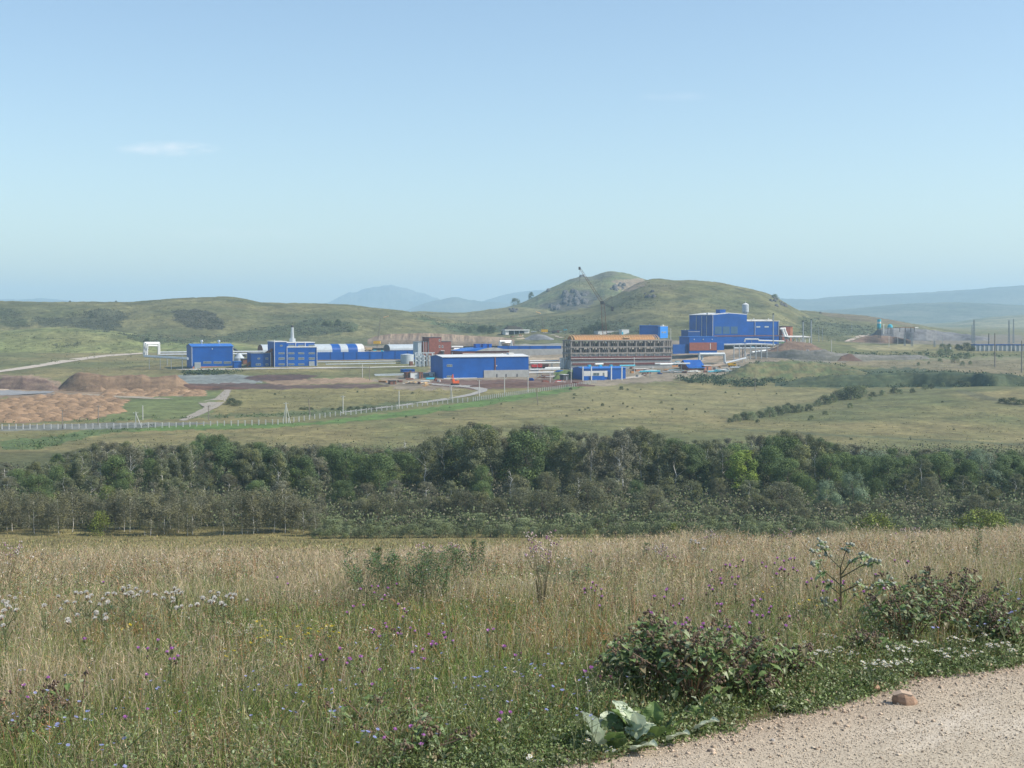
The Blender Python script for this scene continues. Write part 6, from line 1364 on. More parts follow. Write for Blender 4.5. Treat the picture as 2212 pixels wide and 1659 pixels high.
# rock outcrops
def rocks(label, nx0, nx1, ny0, ny1, n, s, dmin, col=(.17, .165, .16)):
    pts = np.stack([rng.uniform(nx0, nx1, n), rng.uniform(ny0, ny1, n)], 1); P = hits(pts[:, 0] * N2P, pts[:, 1] * N2P, dmin, 4000); P = P[~np.isnan(P[:, 0])]
    if len(P) == 0: return
    base = Vector(P.mean(0)); e = empty('rock_outcrop', base, 0, label, 'rocks')
    for p in P:
        m = MB(); k = 7; r = s * rng.uniform(.5, 1.5); q = Vector(p) - base; rings = []
        for hh, rr in ((-.5, 1.1), (.25, .95), (.75, .6), (1.0, .15)): rings.append([(q.x + math.cos(2 * math.pi * j / k) * r * rr * rng.uniform(.75, 1.2), q.y + math.sin(2 * math.pi * j / k) * r * rr * rng.uniform(.75, 1.2), q.z + hh * r * rng.uniform(.8, 1.1)) for j in range(k)])
        m.v = [v for r_ in rings for v in r_]
        for a in range(3):
            for j in range(k): m.f.append((a * k + j, a * k + (j + 1) % k, (a + 1) * k + (j + 1) % k, (a + 1) * k + j))
        m.f.append(tuple(3 * k + j for j in range(k))); m.build('rock', M['grey_rock'], e)
pm('grey_rock', (.10, .10, .10), .95, .3, .3, bump=.5)
rocks('large dark rock outcrop on the flank of the rocky hill', 2255, 2345, 1168, 1222, 44, 4.2, 1500)
rocks('small rock outcrop low on the rocky hill', 2200, 2240, 1225, 1240, 8, 4.0, 1500)
rocks('dark rocks high on the right side of the rocky hill', 2440, 2500, 1134, 1160, 16, 3.2, 1500)
rocks('rocks on the top left shoulder of the rocky hill', 2315, 2365, 1096, 1108, 14, 3.0, 1500)
rocks('rocky ledge on the left skyline of the rocky hill', 2175, 2195, 1158, 1168, 5, 3, 1500)
rocks('rocks along the right shoulder of the bare hill', 3070, 3170, 1186, 1226, 26, 1.8, 1000)
rocks('rocks on the crest of the low hill at right', 3260, 3400, 1245, 1256, 10, 2.2, 1000)
rocks('pale stones on the side of the bare hill', 2580, 2625, 1165, 1190, 6, 1.8, 1000)
rocks('rock patch on the saddle left of the rocky hill', 2040, 2070, 1238, 1250, 5, 2.5, 1000)
# ================================================================== the meadow in front and the gravel road
def nhit(px, row, lift=0.0, d0=7.0, d1=60.0):
    u, y, z = ray(px, row); ds = np.linspace(d0, d1, 900); Z = zxy(u / y * ds, ds) + lift; r_ = CZ + z / y * ds; k = np.argmax(r_ <= Z)
    if r_[k] > Z[k]: k = len(ds) - 1
    d = ds[k]; return Vector((u / y * d, d, float(zxy(u / y * d, d))))
def nh(nx, ny, lift=0.0): return nhit(nx * N2P, ny * N2P, lift)
EDGE = [(1180, 1659), (1280, 1641), (1350, 1621), (1420, 1606), (1500, 1590), (1600, 1566), (1700, 1543), (1780, 1522), (1850, 1505), (1900, 1489), (1960, 1472), (2050, 1456), (2120, 1447), (2212, 1432), (2330, 1412)]
EW = [nhit(*p) for p in EDGE]; ex_ = [p.x for p in EW]; ey_ = [p.y for p in EW]
sl = (ey_[4] - ey_[0]) / (ex_[4] - ex_[0]); ex_ = [-30, -8] + ex_ + [14, 30]; ey_ = [ey_[0] - sl * (30 + ex_[2]) * .8, ey_[0] - sl * (8 + ex_[2])] + ey_ + [ey_[-1] + (14 - ex_[-3]) * .5, ey_[-1] + (30 - ex_[-3]) * .5]
def edge_y(x): return np.interp(x, ex_, ey_)
vm('road_gravel', noise=22, nvar=.22, bump=.02, noise2=70, rough=.97)
# road sheet: along the edge and 22 m across
xs = np.concatenate([np.linspace(-25, -4, 40)[:-1], np.linspace(-4, 14, 360), np.linspace(14, 28, 30)[1:]]); ts = np.concatenate([np.linspace(0, 9, 180)[:-1], np.linspace(9, 24, 40)])
X, T = np.meshgrid(xs, ts); Y0 = edge_y(X) - .06 + (fbm(X * 1.3, X * 0, 51, 4) - .5) * .35; X2 = X + T * .45; Y2 = Y0 - T * .89
def rsurf(x, y, t): return zxy(x, np.maximum(y, -24)) + .035 * np.clip(t / .5, 0, 1) + .004 + (fbm(x * 2.2, y * 2.2, 52, 3) - .5) * .03 * np.clip(t / .4, 0, 1)
Z2 = rsurf(X2, Y2, T)
n = fbm(X2 * .5 + Y2 * .2, T * 1.6, 53, 4); rut = np.clip((n - .45) / .25, 0, 1)[..., None]; near_e = np.exp(-T / .7)[..., None]
c = np.array((.44, .385, .30)) * (1 - rut) + np.array((.53, .475, .39)) * rut; c = c * (1 - near_e * .5) + np.array((.43, .30, .21)) * near_e * .5
pl = np.clip((T - 3.4 + (fbm(X2, Y2, 54, 3) - .5) * 1.5) / .8, 0, 1)[..., None]; c = c * (1 - pl * .5) + np.array((.60, .58, .52)) * pl * .5
tag(link('road', np_mesh('road', np.stack([X2.ravel(), Y2.ravel(), Z2.ravel()], 1), [grid_faces(*X.shape)[:, ::-1]], c.reshape(-1, 3), True), M['road_gravel']), kind='structure')
def roadz(x, y): return float(zxy(x, y)) + .035
def stones_mesh(P, S, col):
    n = len(P); base = np.array([(1, 0, 0), (0, 1, 0), (-1, 0, 0), (0, -1, 0), (.3, .1, .75), (0, 0, -.6)], float)
    a = rng.uniform(0, 6.28, n); ca, sa_ = np.cos(a), np.sin(a); V = base[None] * rng.uniform(.65, 1.25, (n, 6, 3)) * S[:, None, None]
    V = np.stack([V[..., 0] * ca[:, None] - V[..., 1] * sa_[:, None], V[..., 0] * sa_[:, None] + V[..., 1] * ca[:, None], V[..., 2]], -1) + P[:, None]
    f = np.array([(0, 1, 4), (1, 2, 4), (2, 3, 4), (3, 0, 4), (1, 0, 5), (2, 1, 5), (3, 2, 5), (0, 3, 5)]); Fs = (f[None] + 6 * np.arange(n)[:, None, None]).reshape(-1, 3)
    return np_mesh('gravel', V.reshape(-1, 3), [Fs], np.repeat(col, 6, 0))
n = 150000; t = rng.uniform(0, 1, n) ** 1.15 * 7; x = rng.uniform(-2, 10, n); ye = edge_y(x) + rng.normal(0, .05, n); px_ = x + t * .45; py_ = ye - t * .89
S = np.exp(rng.normal(math.log(.0052), .45, n)); S = np.minimum(S, .03); P = np.stack([px_, py_, rsurf(px_, py_, t) + .002 + S * .25], 1)
col = np.array((.50, .425, .335)) * rng.uniform(.75, 1.25, (n, 1)); col[rng.random(n) < .05] *= .6
k = 700; t2 = rng.exponential(.45, k); x = rng.uniform(-2, 10, k); x2 = x + t2 * .45; y2 = edge_y(x) - t2 * .89; S2 = rng.uniform(.012, .032, k)
P = np.concatenate([P, np.stack([x2, y2, rsurf(x2, y2, t2) + S2 * .2], 1)]); S = np.concatenate([S, S2]); col = np.concatenate([col, np.array((.46, .36, .27)) * rng.uniform(.6, 1.25, (k, 1))])
o = link('gravel', stones_mesh(P, S, col), M['stone_gravel']); tag(o, kind='stuff')

# ---- grass and small leaves
def ps_straw(x, y):
    p = np.interp(y, [12, 15, 18, 22, 27, 34, 46], [.25, .33, .40, .46, .56, .70, .80]); e = y - edge_y(x)
    p = p + (fbm(x / 1.8, y / 1.8, 81, 3) - .5) * 1.4; p = p - np.exp(-np.maximum(e, 0) / .9) * .55; p += np.where(x > 7, .1, 0)
    return np.clip(p, .03, .97)
BP = nhit(950, 1375), nhit(870, 1440)
def brown(x, y):
    return np.exp(-(((x - BP[0].x) / 2.6) ** 2 + ((y - BP[0].y) / 1.5) ** 2)) + .8 * np.exp(-(((x - BP[1].x) / 1.6) ** 2 + ((y - BP[1].y) / 1.0) ** 2)) + .7 * (fbm(x / 1.1, y / 1.1, 83, 3) > .66)
def sample(n, ya=12.0, yb=49.0, off=0.0):
    y = rng.uniform(ya, yb, n); x = rng.uniform(-.43, .43, n) * (y + 3); k = (y - edge_y(x)) > off + rng.normal(0, .07, n); return x[k], y[k]
def blades(x, y, H, W, col, lean, head=0.0, hcol=None):
    """curved three piece strips, optional seed head"""
    n = len(x); z = zxy(x, y); a = rng.uniform(0, 6.28, n); dx, dy = np.cos(a), np.sin(a); lx = rng.normal(.16, 1, n) * lean; ly = rng.normal(-.02, 1, n) * lean
    B_ = np.stack([x, y, z - .02], 1); S_ = np.stack([dx, dy, 0 * dx], 1) * (W / 2)[:, None]; L_ = np.stack([lx, ly, 0 * lx], 1) * H[:, None]; U = np.array([0, 0, 1.]) * H[:, None]
    p1 = B_ + L_ * .12 + U * .45; p2 = B_ + L_ * .45 + U * .82; p3 = B_ + L_ * 1.0 + U * (1 - .25 * np.minimum(np.hypot(lx, ly), 1)[:, None])
    V = np.stack([B_ - S_, B_ + S_, p1 - S_ * .9, p1 + S_ * .9, p2 - S_ * .6, p2 + S_ * .6, p3], 1); k = 7
    f4 = np.array([(0, 1, 3, 2), (2, 3, 5, 4)]); f3 = np.array([(4, 5, 6)]); o_ = k * np.arange(n)[:, None, None]
    F4 = (f4[None] + o_).reshape(-1, 4); F3 = (f3[None] + o_).reshape(-1, 3); C = np.repeat(col[:, None], k, 1)
    Vs = V.reshape(-1, 3); Cs = C.reshape(-1, 3); Fl = [F4, F3]
    if head:
        m = rng.random(n) < head; q = p3[m]; b = p2[m]; t_ = q - b; t_ /= np.linalg.norm(t_, axis=1, keepdims=True); s_ = S_[m] / (np.linalg.norm(S_[m], axis=1, keepdims=True)); nn = len(q)
        hl = rng.uniform(.04, .09, nn)[:, None]; hw = rng.uniform(.003, .006, nn)[:, None] * np.maximum(y[m] / 18, 1)[:, None]
        Vh = np.stack([q - t_ * hl * .5, q + s_ * hw - t_ * hl * .1, q + t_ * hl, q - s_ * hw - t_ * hl * .1], 1).reshape(-1, 3); Fh = np.arange(4 * nn).reshape(nn, 4) + len(Vs)
        Vs = np.concatenate([Vs, Vh]); Cs = np.concatenate([Cs, np.repeat(hcol[m], 4, 0)]); Fl.append(Fh)
    return Vs, Fl, Cs
def mixc(n, cols, w):
    k = rng.choice(len(cols), n, p=np.array(w) / sum(w)); return np.array(cols)[k] * rng.uniform(.75, 1.3, (n, 1))
# straw coloured stems
x, y = sample(430000); k = rng.random(len(x)) < ps_straw(x, y); x, y = x[k], y[k]; e = y - edge_y(x)
H = np.interp(y, [12, 20, 30, 46], [.42, .5, .62, .7]) * rng.uniform(.5, 1.3, len(x)) * np.clip(.3 + e * .5, .3, 1) * (.6 + .8 * fbm(x / 2.5, y / 2.5, 85, 2)); W = np.maximum(.0042, y * .00024)
col = mixc(len(x), [(.60, .50, .33), (.53, .42, .29), (.64, .57, .42), (.40, .37, .18), (.42, .29, .18), (.27, .26, .12)], [4, 3, 2, 2.5, 1.2, 2]); b_ = brown(x, y); m = rng.random(len(x)) < b_ * .9; col[m] = np.array((.46, .25, .11)) * rng.uniform(.7, 1.3, (m.sum(), 1)); H[m] *= .75
V, Fl, C = blades(x, y, H, W, col, .35, .5, col * np.array((1.02, .95, .95))); tag(link('dry_grass', np_mesh('dry_grass', V, Fl, C), M['grass']), kind='stuff')
# green blades
x, y = sample(360000); k = rng.random(len(x)) > ps_straw(x, y) * .93; x, y = x[k], y[k]; e = y - edge_y(x)
H = np.interp(y, [12, 20, 46], [.36, .38, .45]) * rng.uniform(.5, 1.25, len(x)) * np.clip(.22 + e * .55, .22, 1); W = np.maximum(.006, y * .00034) * rng.uniform(.8, 1.5, len(x))
col = mixc(len(x), [(.17, .25, .06), (.23, .30, .085), (.31, .33, .12), (.11, .19, .055), (.38, .36, .16)], [4, 4, 3, 2, 2.5])
V, Fl, C = blades(x, y, H, W, col, .5); tag(link('green_grass', np_mesh('green_grass', V, Fl, C), M['grass']), kind='stuff')
# broad leaved weeds: clumps of small leaves, some brown
x, y = sample(15000, 12, 48, -.02); g = fbm(x / 1.3, y / 1.3, 87, 3); e = y - edge_y(x); k = (g > .42) | (e < 2.2); x, y, e = x[k], y[k], e[k]; q = 26
hh = rng.uniform(.08, .5, len(x)) * np.clip(.25 + e * .6, .25, 1); z = zxy(x, y); rr = rng.uniform(.05, .16, len(x))
n = len(x) * q; f = rng.uniform(0.1, 1, n); C0 = np.stack([np.repeat(x, q), np.repeat(y, q), np.repeat(z, q)], 1) + np.stack([rng.normal(size=n) * np.repeat(rr, q), rng.normal(size=n) * np.repeat(rr, q), f * np.repeat(hh, q)], 1)
C0[:, 2] = np.maximum(C0[:, 2], np.repeat(z, q) + .01); cb = mixc(len(x), [(.15, .23, .07), (.20, .28, .11), (.11, .17, .06), (.27, .32, .18), (.21, .14, .09), (.30, .25, .12)], [4, 4, 3, 2, 1.6, 1.4]); yy = np.repeat(y, q)
me = leaf_mesh('weeds', C0, np.maximum(.022, yy * .0011) * rng.uniform(.6, 1.7, n), np.repeat(cb, q, 0) * rng.uniform(.75, 1.25, (n, 1)), np.array([.2, -.1, .5]), .9, .55); tag(link('weeds', me, M['leafy']), kind='stuff')
# lush growth along the verge, spilling over the road edge
n0 = 5600; x = rng.uniform(-4, 10, n0); e = rng.exponential(.75, n0) - .12; y = edge_y(x) + e; k = (e < 3.2) & (fbm(x / .8, y / .8, 99, 3) > .40); x, y, e = x[k], y[k], e[k]; q = 22; n = len(x) * q
hh = rng.uniform(.10, .38, len(x)) * np.clip(.25 + e * .7, .2, 1.3); z = zxy(x, y); rr = rng.uniform(.04, .12, len(x)); f = rng.uniform(.1, 1, n)
C0 = np.stack([np.repeat(x, q) + rng.normal(size=n) * np.repeat(rr, q), np.repeat(y, q) + rng.normal(size=n) * np.repeat(rr, q), np.repeat(z, q) + .02 + f * np.repeat(hh, q)], 1)
cb = mixc(len(x), [(.14, .20, .065), (.21, .26, .10), (.11, .15, .05), (.29, .33, .19), (.24, .19, .10)], [4, 4, 3, 2, 1.5])
tag(link('verge_weeds', leaf_mesh('verge_weeds', C0, .026 * rng.uniform(.6, 2.0, n), np.repeat(cb, q, 0) * rng.uniform(.75, 1.25, (n, 1)), np.array([.2, -.1, .6]), .8, .6), M['leafy']), kind='stuff')
# taller coarse weeds: rusty, dark green and grey-green stalks in clumps
n = 9000; x, y = sample(n, 12.5, 47, .4); k = fbm(x / 1.6, y / 1.6, 101, 4) > .46; x, y = x[k], y[k]; n = len(x)
H = rng.uniform(.38, .78, n); cls = mixc(n, [(.30, .16, .08), (.12, .17, .06), (.22, .25, .14), (.38, .30, .18), (.17, .11, .07)], [3, 4, 3, 2, 2]); hs = fbm(x / 1.2, y / 1.2, 103, 2)
V, Fl, C = blades(x, y, H, np.maximum(.008, y * .0005), cls, .18); tag(link('weed_stems', np_mesh('weed_stems', V, Fl, C), M['leafy']), kind='stuff')
q = 34; m = n * q; f = rng.uniform(.25, 1.05, m); z = zxy(x, y); C0 = np.stack([np.repeat(x, q) + rng.normal(size=m) * .045, np.repeat(y, q) + rng.normal(size=m) * .045, np.repeat(z, q) + f * np.repeat(H, q)], 1)
tag(link('weed_leaves', leaf_mesh('weed_leaves', C0, np.maximum(.02, np.repeat(y, q) * .0010) * rng.uniform(.6, 1.6, m), np.repeat(cls, q, 0) * rng.uniform(.7, 1.3, (m, 1)), np.array([.2, -.1, .3]), 1, .5), M['leafy']), kind='stuff')
# tiny pale seed heads and flowers too small to tell apart
x, y = sample(15000, 13, 47, .3); z = zxy(x, y); g = fbm(x / 2, y / 2, 89, 3); k = g > .42; x, y, z = x[k], y[k], z[k]; n = len(x)
h = np.interp(y, [12, 46], [.4, .62]) * rng.uniform(.8, 1.25, n)
cc = mixc(n, [(.62, .58, .50), (.28, .17, .12), (.66, .62, .60), (.55, .42, .15), (.20, .12, .09)], [3, 3, 1.6, 1.0, 2])
tag(link('seed_heads', leaf_mesh('seed_heads', np.stack([x, y, z + h], 1), np.maximum(.018, y * .0010) * rng.uniform(.7, 1.4, n), cc, None, 1, .8), M['leafy']), kind='stuff')
# far strip of pasture and the slope beyond the meadow edge
y = rng.uniform(140, 262, 26000); x = rng.uniform(-.42, .42, 26000) * y; V, Fl, C = blades(x, y, rng.uniform(.2, .55, len(x)), np.full(len(x), .16), mixc(len(x), [(.34, .29, .13), (.24, .24, .10), (.30, .22, .12)], [4, 3, 1]), .5); tag(link('pasture_grass', np_mesh('pasture_grass', V, Fl, C), M['grass']), kind='stuff')

# ---- plant builders
class PB:      # coloured mesh builder for plants
    def __init__(s): s.m = MB(); s.c = []
    def tube(s, p, q, r0, r1, col, n=5):
        a = len(s.m.v); s.m.tube(p, q, r0, r1, n, cap=False); s.c += [col] * (len(s.m.v) - a)
    def ball(s, c, r, col, k=6, sq=1.0, cols=None):
        a = len(s.m.v); c = Vector(c); rows = [(-1, .05), (-.6, .8), (.1, 1), (.7, .7), (1, .05)]
        for h_, w_ in rows:
            for j in range(k): t = 6.283 * j / k; s.m.v.append((c.x + math.cos(t) * r * w_, c.y + math.sin(t) * r * w_, c.z + h_ * r * sq)); s.c.append(col)
        for i in range(4):
            for j in range(k): s.m.f.append((a + i * k + j, a + i * k + (j + 1) % k, a + (i + 1) * k + (j + 1) % k, a + (i + 1) * k + j))
    def leaf(s, p, d, L, W, col, droop=.3, lobes=0, fold=.15, seg=5, upv=None):
        """a leaf blade with midrib fold and wavy outline"""
        p = Vector(p); d = Vector(d).normalized(); up = Vector((0, 0, 1)) if upv is None else Vector(upv); s_ = d.cross(up)
        if s_.length < .05: s_ = Vector((1, 0, 0))
        s_.normalize(); u_ = s_.cross(d).normalized(); a = len(s.m.v)
        for i in range(seg + 1):
            f = i / seg; w_ = W * math.sin(math.pi * min(.10 + f * .88, 1)) ** .7 * (1.25 - .55 * f); c = p + d * L * f - Vector((0, 0, 1)) * droop * L * f * f
            wl = w_ * (1 + (random.uniform(-.22, .22) if lobes else 0)); wr = w_ * (1 + (random.uniform(-.22, .22) if lobes else 0)); zz = random.uniform(-.06, .06) * W * (2 if lobes else 0)
            s.m.v += [tuple(c - s_ * wl / 2 + u_ * (fold * w_ + zz)), tuple(c), tuple(c + s_ * wr / 2 + u_ * (fold * w_ - zz))]
            g = random.uniform(.88, 1.12); s.c += [tuple(v * g for v in col), tuple(v * 1.15 for v in col), tuple(v * g for v in col)]
        for i in range(seg):
            for j in (0, 1): b = a + i * 3 + j; s.m.f.append((b, b + 1, b + 4, b + 3))
    def mesh(s, name, mat='leafy'):
        V = np.array(s.m.v, float); me = s.m.mesh(name); at_ = me.color_attributes.new('Col', 'FLOAT_COLOR', 'POINT'); c = np.ones((len(V), 4), np.float32); c[:, :3] = np.clip(np.array(s.c), 0, 1); at_.data.foreach_set('color', c.ravel()); me.materials.append(M[mat]); return me
G1, G2, G3 = (.13, .19, .07), (.17, .22, .10), (.09, .13, .05)
def rv(s): return Vector((random.uniform(-s, s), random.uniform(-s, s), 0))
def stem_mesh(H, nb, leafc, leafn, L, lw, wob=.06, sc=(.15, .18, .08), tips=None):
    b = PB(); pts = [Vector((0, 0, -.05))]
    for k in range(4): pts.append(Vector((0, 0, H * (k + 1) / 4)) + rv(wob * (k + 1) / 4 * H))
    for k in range(4): b.tube(pts[k], pts[k + 1], .006 - .0008 * k, .0052 - .0008 * k, sc)
    out = [pts[-1]]
    for k in range(nb):
        f = random.uniform(.45, .85); i = int(f * 4); q = pts[i].lerp(pts[i + 1], f * 4 - i); e_ = q + Vector((random.uniform(-.3, .3) * H, random.uniform(-.3, .3) * H, (1 - f) * H * random.uniform(.6, .95))); b.tube(q, e_, .004, .003, sc, 4); out.append(e_)
    for k in range(leafn):
        f = random.uniform(.1, .85); i = int(f * 4); q = pts[i].lerp(pts[i + 1], f * 4 - i); a = random.uniform(0, 6.28); b.leaf(q, (math.cos(a), math.sin(a), .5), L * random.uniform(.6, 1.2), lw, leafc, .4, 1, seg=3)
    return b.mesh('stem'), out
def tuft(r, cols, green=(.14, .15, .08), n=26):
    b = PB(); b.ball((0, 0, 0), r * .75, green, 7, 1.0)
    for k in range(n):
        a = random.uniform(0, 6.28); t = random.uniform(0, .9); d = Vector((math.cos(a) * t, math.sin(a) * t, 1)).normalized(); c = random.choice(cols); p = d * r * .5; s_ = Vector((-d.y, d.x, .1)).normalized() * r * .22; q = d * r * 1.55; n0 = len(b.m.v)
        b.m.v += [tuple(p), tuple(q - s_), tuple(q + s_ + Vector((0, 0, r * .1)))]; b.c += [c] * 3; b.m.f.append((n0, n0 + 1, n0 + 2))
    return b.mesh('flower_head', 'petal')
def disc(r, col, centre, petals=12, cup=.2):
    b = PB()
    for k in range(petals):
        a = 6.283 * k / petals; w_ = 2.4 / petals; n0 = len(b.m.v)
        for aa, rr in ((a, .25), (a - w_, .8), (a, 1.05), (a + w_, .8)): b.m.v.append((math.cos(aa) * rr * r, math.sin(aa) * rr * r, cup * rr * r)); b.c.append(tuple(v * random.uniform(.85, 1.1) for v in col))
        b.m.f.append((n0, n0 + 1, n0 + 2, n0 + 3))
    b.ball((0, 0, 0), r * .3, centre, 6, .6); return b.mesh('flower_head', 'petal')
def puff(r, col=(.78, .75, .70)):
    b = PB(); b.ball((0, 0, -r * .5), r * .55, (.30, .22, .14), 6)
    for k in range(60):
        d = Vector(sph(1)[0]); d.z = abs(d.z) * .9 - .1; p = d * r * random.uniform(.1, .4); q = d * r * random.uniform(.8, 1.15); s_ = Vector(sph(1)[0]) * r * .3; n0 = len(b.m.v); g = random.uniform(.8, 1.1)
        b.m.v += [tuple(p), tuple(q - s_), tuple(q + s_)]; b.c += [tuple(v * g for v in col)] * 3; b.m.f.append((n0, n0 + 1, n0 + 2))
    return b.mesh('seed_puff', 'petal')
def bur(r, col): b = PB(); b.ball((0, 0, 0), r, col, 7); return b.mesh('bur', 'leafy')
PUR = [(.62, .24, .62), (.72, .36, .72), (.52, .18, .52)]
HEADS = {'thistle': [tuft(.024, PUR), tuft(.021, PUR), tuft(.018, [(.25, .09, .16), (.3, .12, .2)], (.13, .10, .06))], 'chicory': [disc(.020, (.38, .42, .80), (.3, .3, .6)), disc(.017, (.46, .48, .84), (.35, .35, .6), cup=.5)],
         'daisy': [disc(.021, (.82, .82, .78), (.62, .45, .05), cup=-.1), disc(.019, (.80, .80, .76), (.62, .45, .05), cup=.1)], 'yellow': [disc(.022, (.75, .58, .04), (.65, .45, .03), cup=.3)], 'puff': [puff(.034), puff(.027)]}
def plant(kind, nx, ny, H, label, heads=1, group=None, d=None, name=None, cat='plant', var=None):
    p = nh(nx, ny, H); st, tips = random.choice(var); e = empty(name, p, random.uniform(0, 6.28), label, cat, group)
    # keep the main head where it is seen: shift the root against the lean of the stem
    s = H / st['H']; ca, sa_ = math.cos(e.rotation_euler.z), math.sin(e.rotation_euler.z); tp = tips[0]; e.location.x -= (tp.x * ca - tp.y * sa_) * s; e.location.y -= (tp.x * sa_ + tp.y * ca) * s
    e.location.z = float(zxy(e.location.x, e.location.y)); s = (p.z + H - e.location.z) / tp.z; e.scale = (s, s, s); link('stem', st, None, e)
    hs = HEADS[kind]
    for k in range(min(heads, len(tips))):
        h = random.choice(hs[:2] if k == 0 else hs); o = link('seed_puff' if kind == 'puff' else 'flower_head', h, None, e, tips[k]); o.rotation_euler = (random.uniform(-.5, .5), random.uniform(-.5, .5), random.uniform(0, 6)); q = random.uniform(.9, 1.15) / s; o.scale = (q, q, q)
    return e
def variants(n, H, nb, *a, **k):
    r = []
    for _ in range(n):
        m, t = stem_mesh(H, nb, *a, **k); m['H'] = H; r.append((m, t))
    return r
VT = variants(5, .7, 3, G2, 9, .10, .022); VC = variants(5, .65, 4, G1, 3, .06, .012, wob=.1); VD = variants(4, .35, 8, G1, 22, .05, .02); VP = variants(4, .75, 7, G2, 12, .09, .025, wob=.03); VY = variants(3, .5, 5, G1, 8, .05, .015)
g4 = lambda L: [(x / 1.58, 2150 + y / 1.58) for x, y in L]; g5 = lambda L: [(1300 + x / 1.58, 2100 + y / 1.58) for x, y in L]; g6 = lambda L: [(2700 + x / 1.585, 2100 + y / 1.585) for x, y in L]
TH_ = g4([(535, 655), (875, 715), (1090, 718), (1063, 740), (1000, 663), (925, 885), (297, 902), (152, 952), (927, 1097), (797, 1153), (1965, 770), (2022, 757), (2140, 720), (1823, 300), (1752, 262), (655, 290)]) + \
 g5([(290, 395), (340, 397), (457, 380), (360, 482), (178, 525), (460, 510), (503, 543), (1030, 678), (1130, 782), (655, 700), (755, 697), (765, 722), (388, 655), (380, 637), (540, 660), (620, 800), (225, 852), (350, 928), (1172, 1198), (437, 1312), (620, 1350), (1693, 372), (1685, 405), (1747, 415), (2083, 465), (2158, 422), (1737, 522), (2057, 573), (2205, 635), (1682, 917), (870, 178), (797, 103), (1393, 160), (1683, 172)]) + \
 g6([(428, 232), (320, 262), (350, 257), (235, 298), (290, 352), (362, 342), (400, 342), (295, 380), (652, 215), (757, 220), (630, 250), (665, 290), (697, 293), (772, 297), (865, 352), (988, 370), (1072, 368), (1268, 322), (1320, 412), (297, 515), (265, 510), (540, 480), (500, 492), (485, 520), (485, 560), (600, 565), (352, 662), (187, 642), (700, 657), (65, 635), (470, 635), (1472, 240), (938, 432), (75, 603), (220, 395), (50, 482)])
CH_ = g4([(158, 842), (417, 873), (710, 905), (222, 985), (955, 908), (990, 960), (424, 1035), (733, 1083), (555, 1103), (540, 1155), (645, 1125), (1138, 1107), (410, 1175), (363, 1185), (1603, 852), (1552, 883), (1638, 937), (1568, 945), (1525, 968), (1813, 940), (1895, 935), (2097, 965), (2150, 908), (1915, 1045), (1587, 1128), (1788, 1092), (2150, 1075), (378, 1307), (430, 1322), (648, 1352), (376, 1388), (732, 1443), (790, 1450), (786, 1280), (300, 1220), (88, 1115)]) + \
 g5([(743, 625), (467, 650), (195, 752), (738, 815), (353, 762), (575, 775), (565, 920), (700, 972), (887, 970), (812, 1003), (950, 972), (970, 1020), (1012, 1030), (1092, 1027), (1022, 930), (1140, 908), (1070, 898), (1197, 935), (1253, 965), (1228, 860), (1305, 880), (1330, 915), (1412, 818), (1497, 885), (1440, 1023), (1500, 1045), (1350, 1053), (1610, 988), (1633, 965), (890, 1138), (995, 1100), (1183, 1112), (770, 1270), (97, 1152), (43, 1043), (232, 1165), (240, 1310), (272, 1312), (1400, 1175), (1622, 1190), (1593, 1210), (1693, 1233), (1910, 967), (207, 1380)]) + \
 g6([(2190, 345), (2110, 440), (2165, 432), (2115, 610), (2160, 550), (1965, 630), (2090, 650), (1640, 655), (2120, 565), (2180, 470)])
def ranks(L):
    o = sorted(range(len(L)), key=lambda i: L[i][0]); r = {}
    for k, i in enumerate(o): r[i] = k + 1
    return r
r_ = ranks(TH_)
for i, (a, b) in enumerate(TH_): plant('thistle', a, b, random.uniform(.55, .78), 'purple thistle standing among the grasses, %s purple thistle from the left' % ordn(r_[i]), random.choice([1, 2, 3, 4]), 'purple thistles in the meadow', name='thistle', cat='flower', var=VT)
r_ = ranks(CH_)
for i, (a, b) in enumerate(CH_): plant('chicory', a, b, random.uniform(.45, .62), 'wiry stemmed plant with pale blue flowers, %s blue one from the left' % ordn(r_[i]), random.choice([1, 1, 2, 3]), 'pale blue chicory in the meadow', name='chicory', cat='flower', var=VC)
PF_ = g4([(815, 305), (860, 325), (1050, 350), (1085, 350), (1130, 335), (1330, 345), (1355, 385), (1430, 375), (480, 350), (545, 345), (650, 390), (60, 370), (95, 385), (280, 430), (790, 360), (570, 410), (1205, 435), (665, 490), (490, 490), (55, 440), (10, 510), (1380, 350), (1465, 388), (1105, 320), (830, 350)]) + g6([(150, 115), (130, 100)])
r_ = ranks(PF_)
for i, (a, b) in enumerate(PF_): plant('puff', a, b, random.uniform(.7, .85), 'thistle gone to fluffy white seed, %s white tufted plant from the left' % ordn(r_[i]), random.choice([2, 3, 4, 5]), 'thistles gone to white seed', name='seeding_thistle', cat='plant', var=VP)
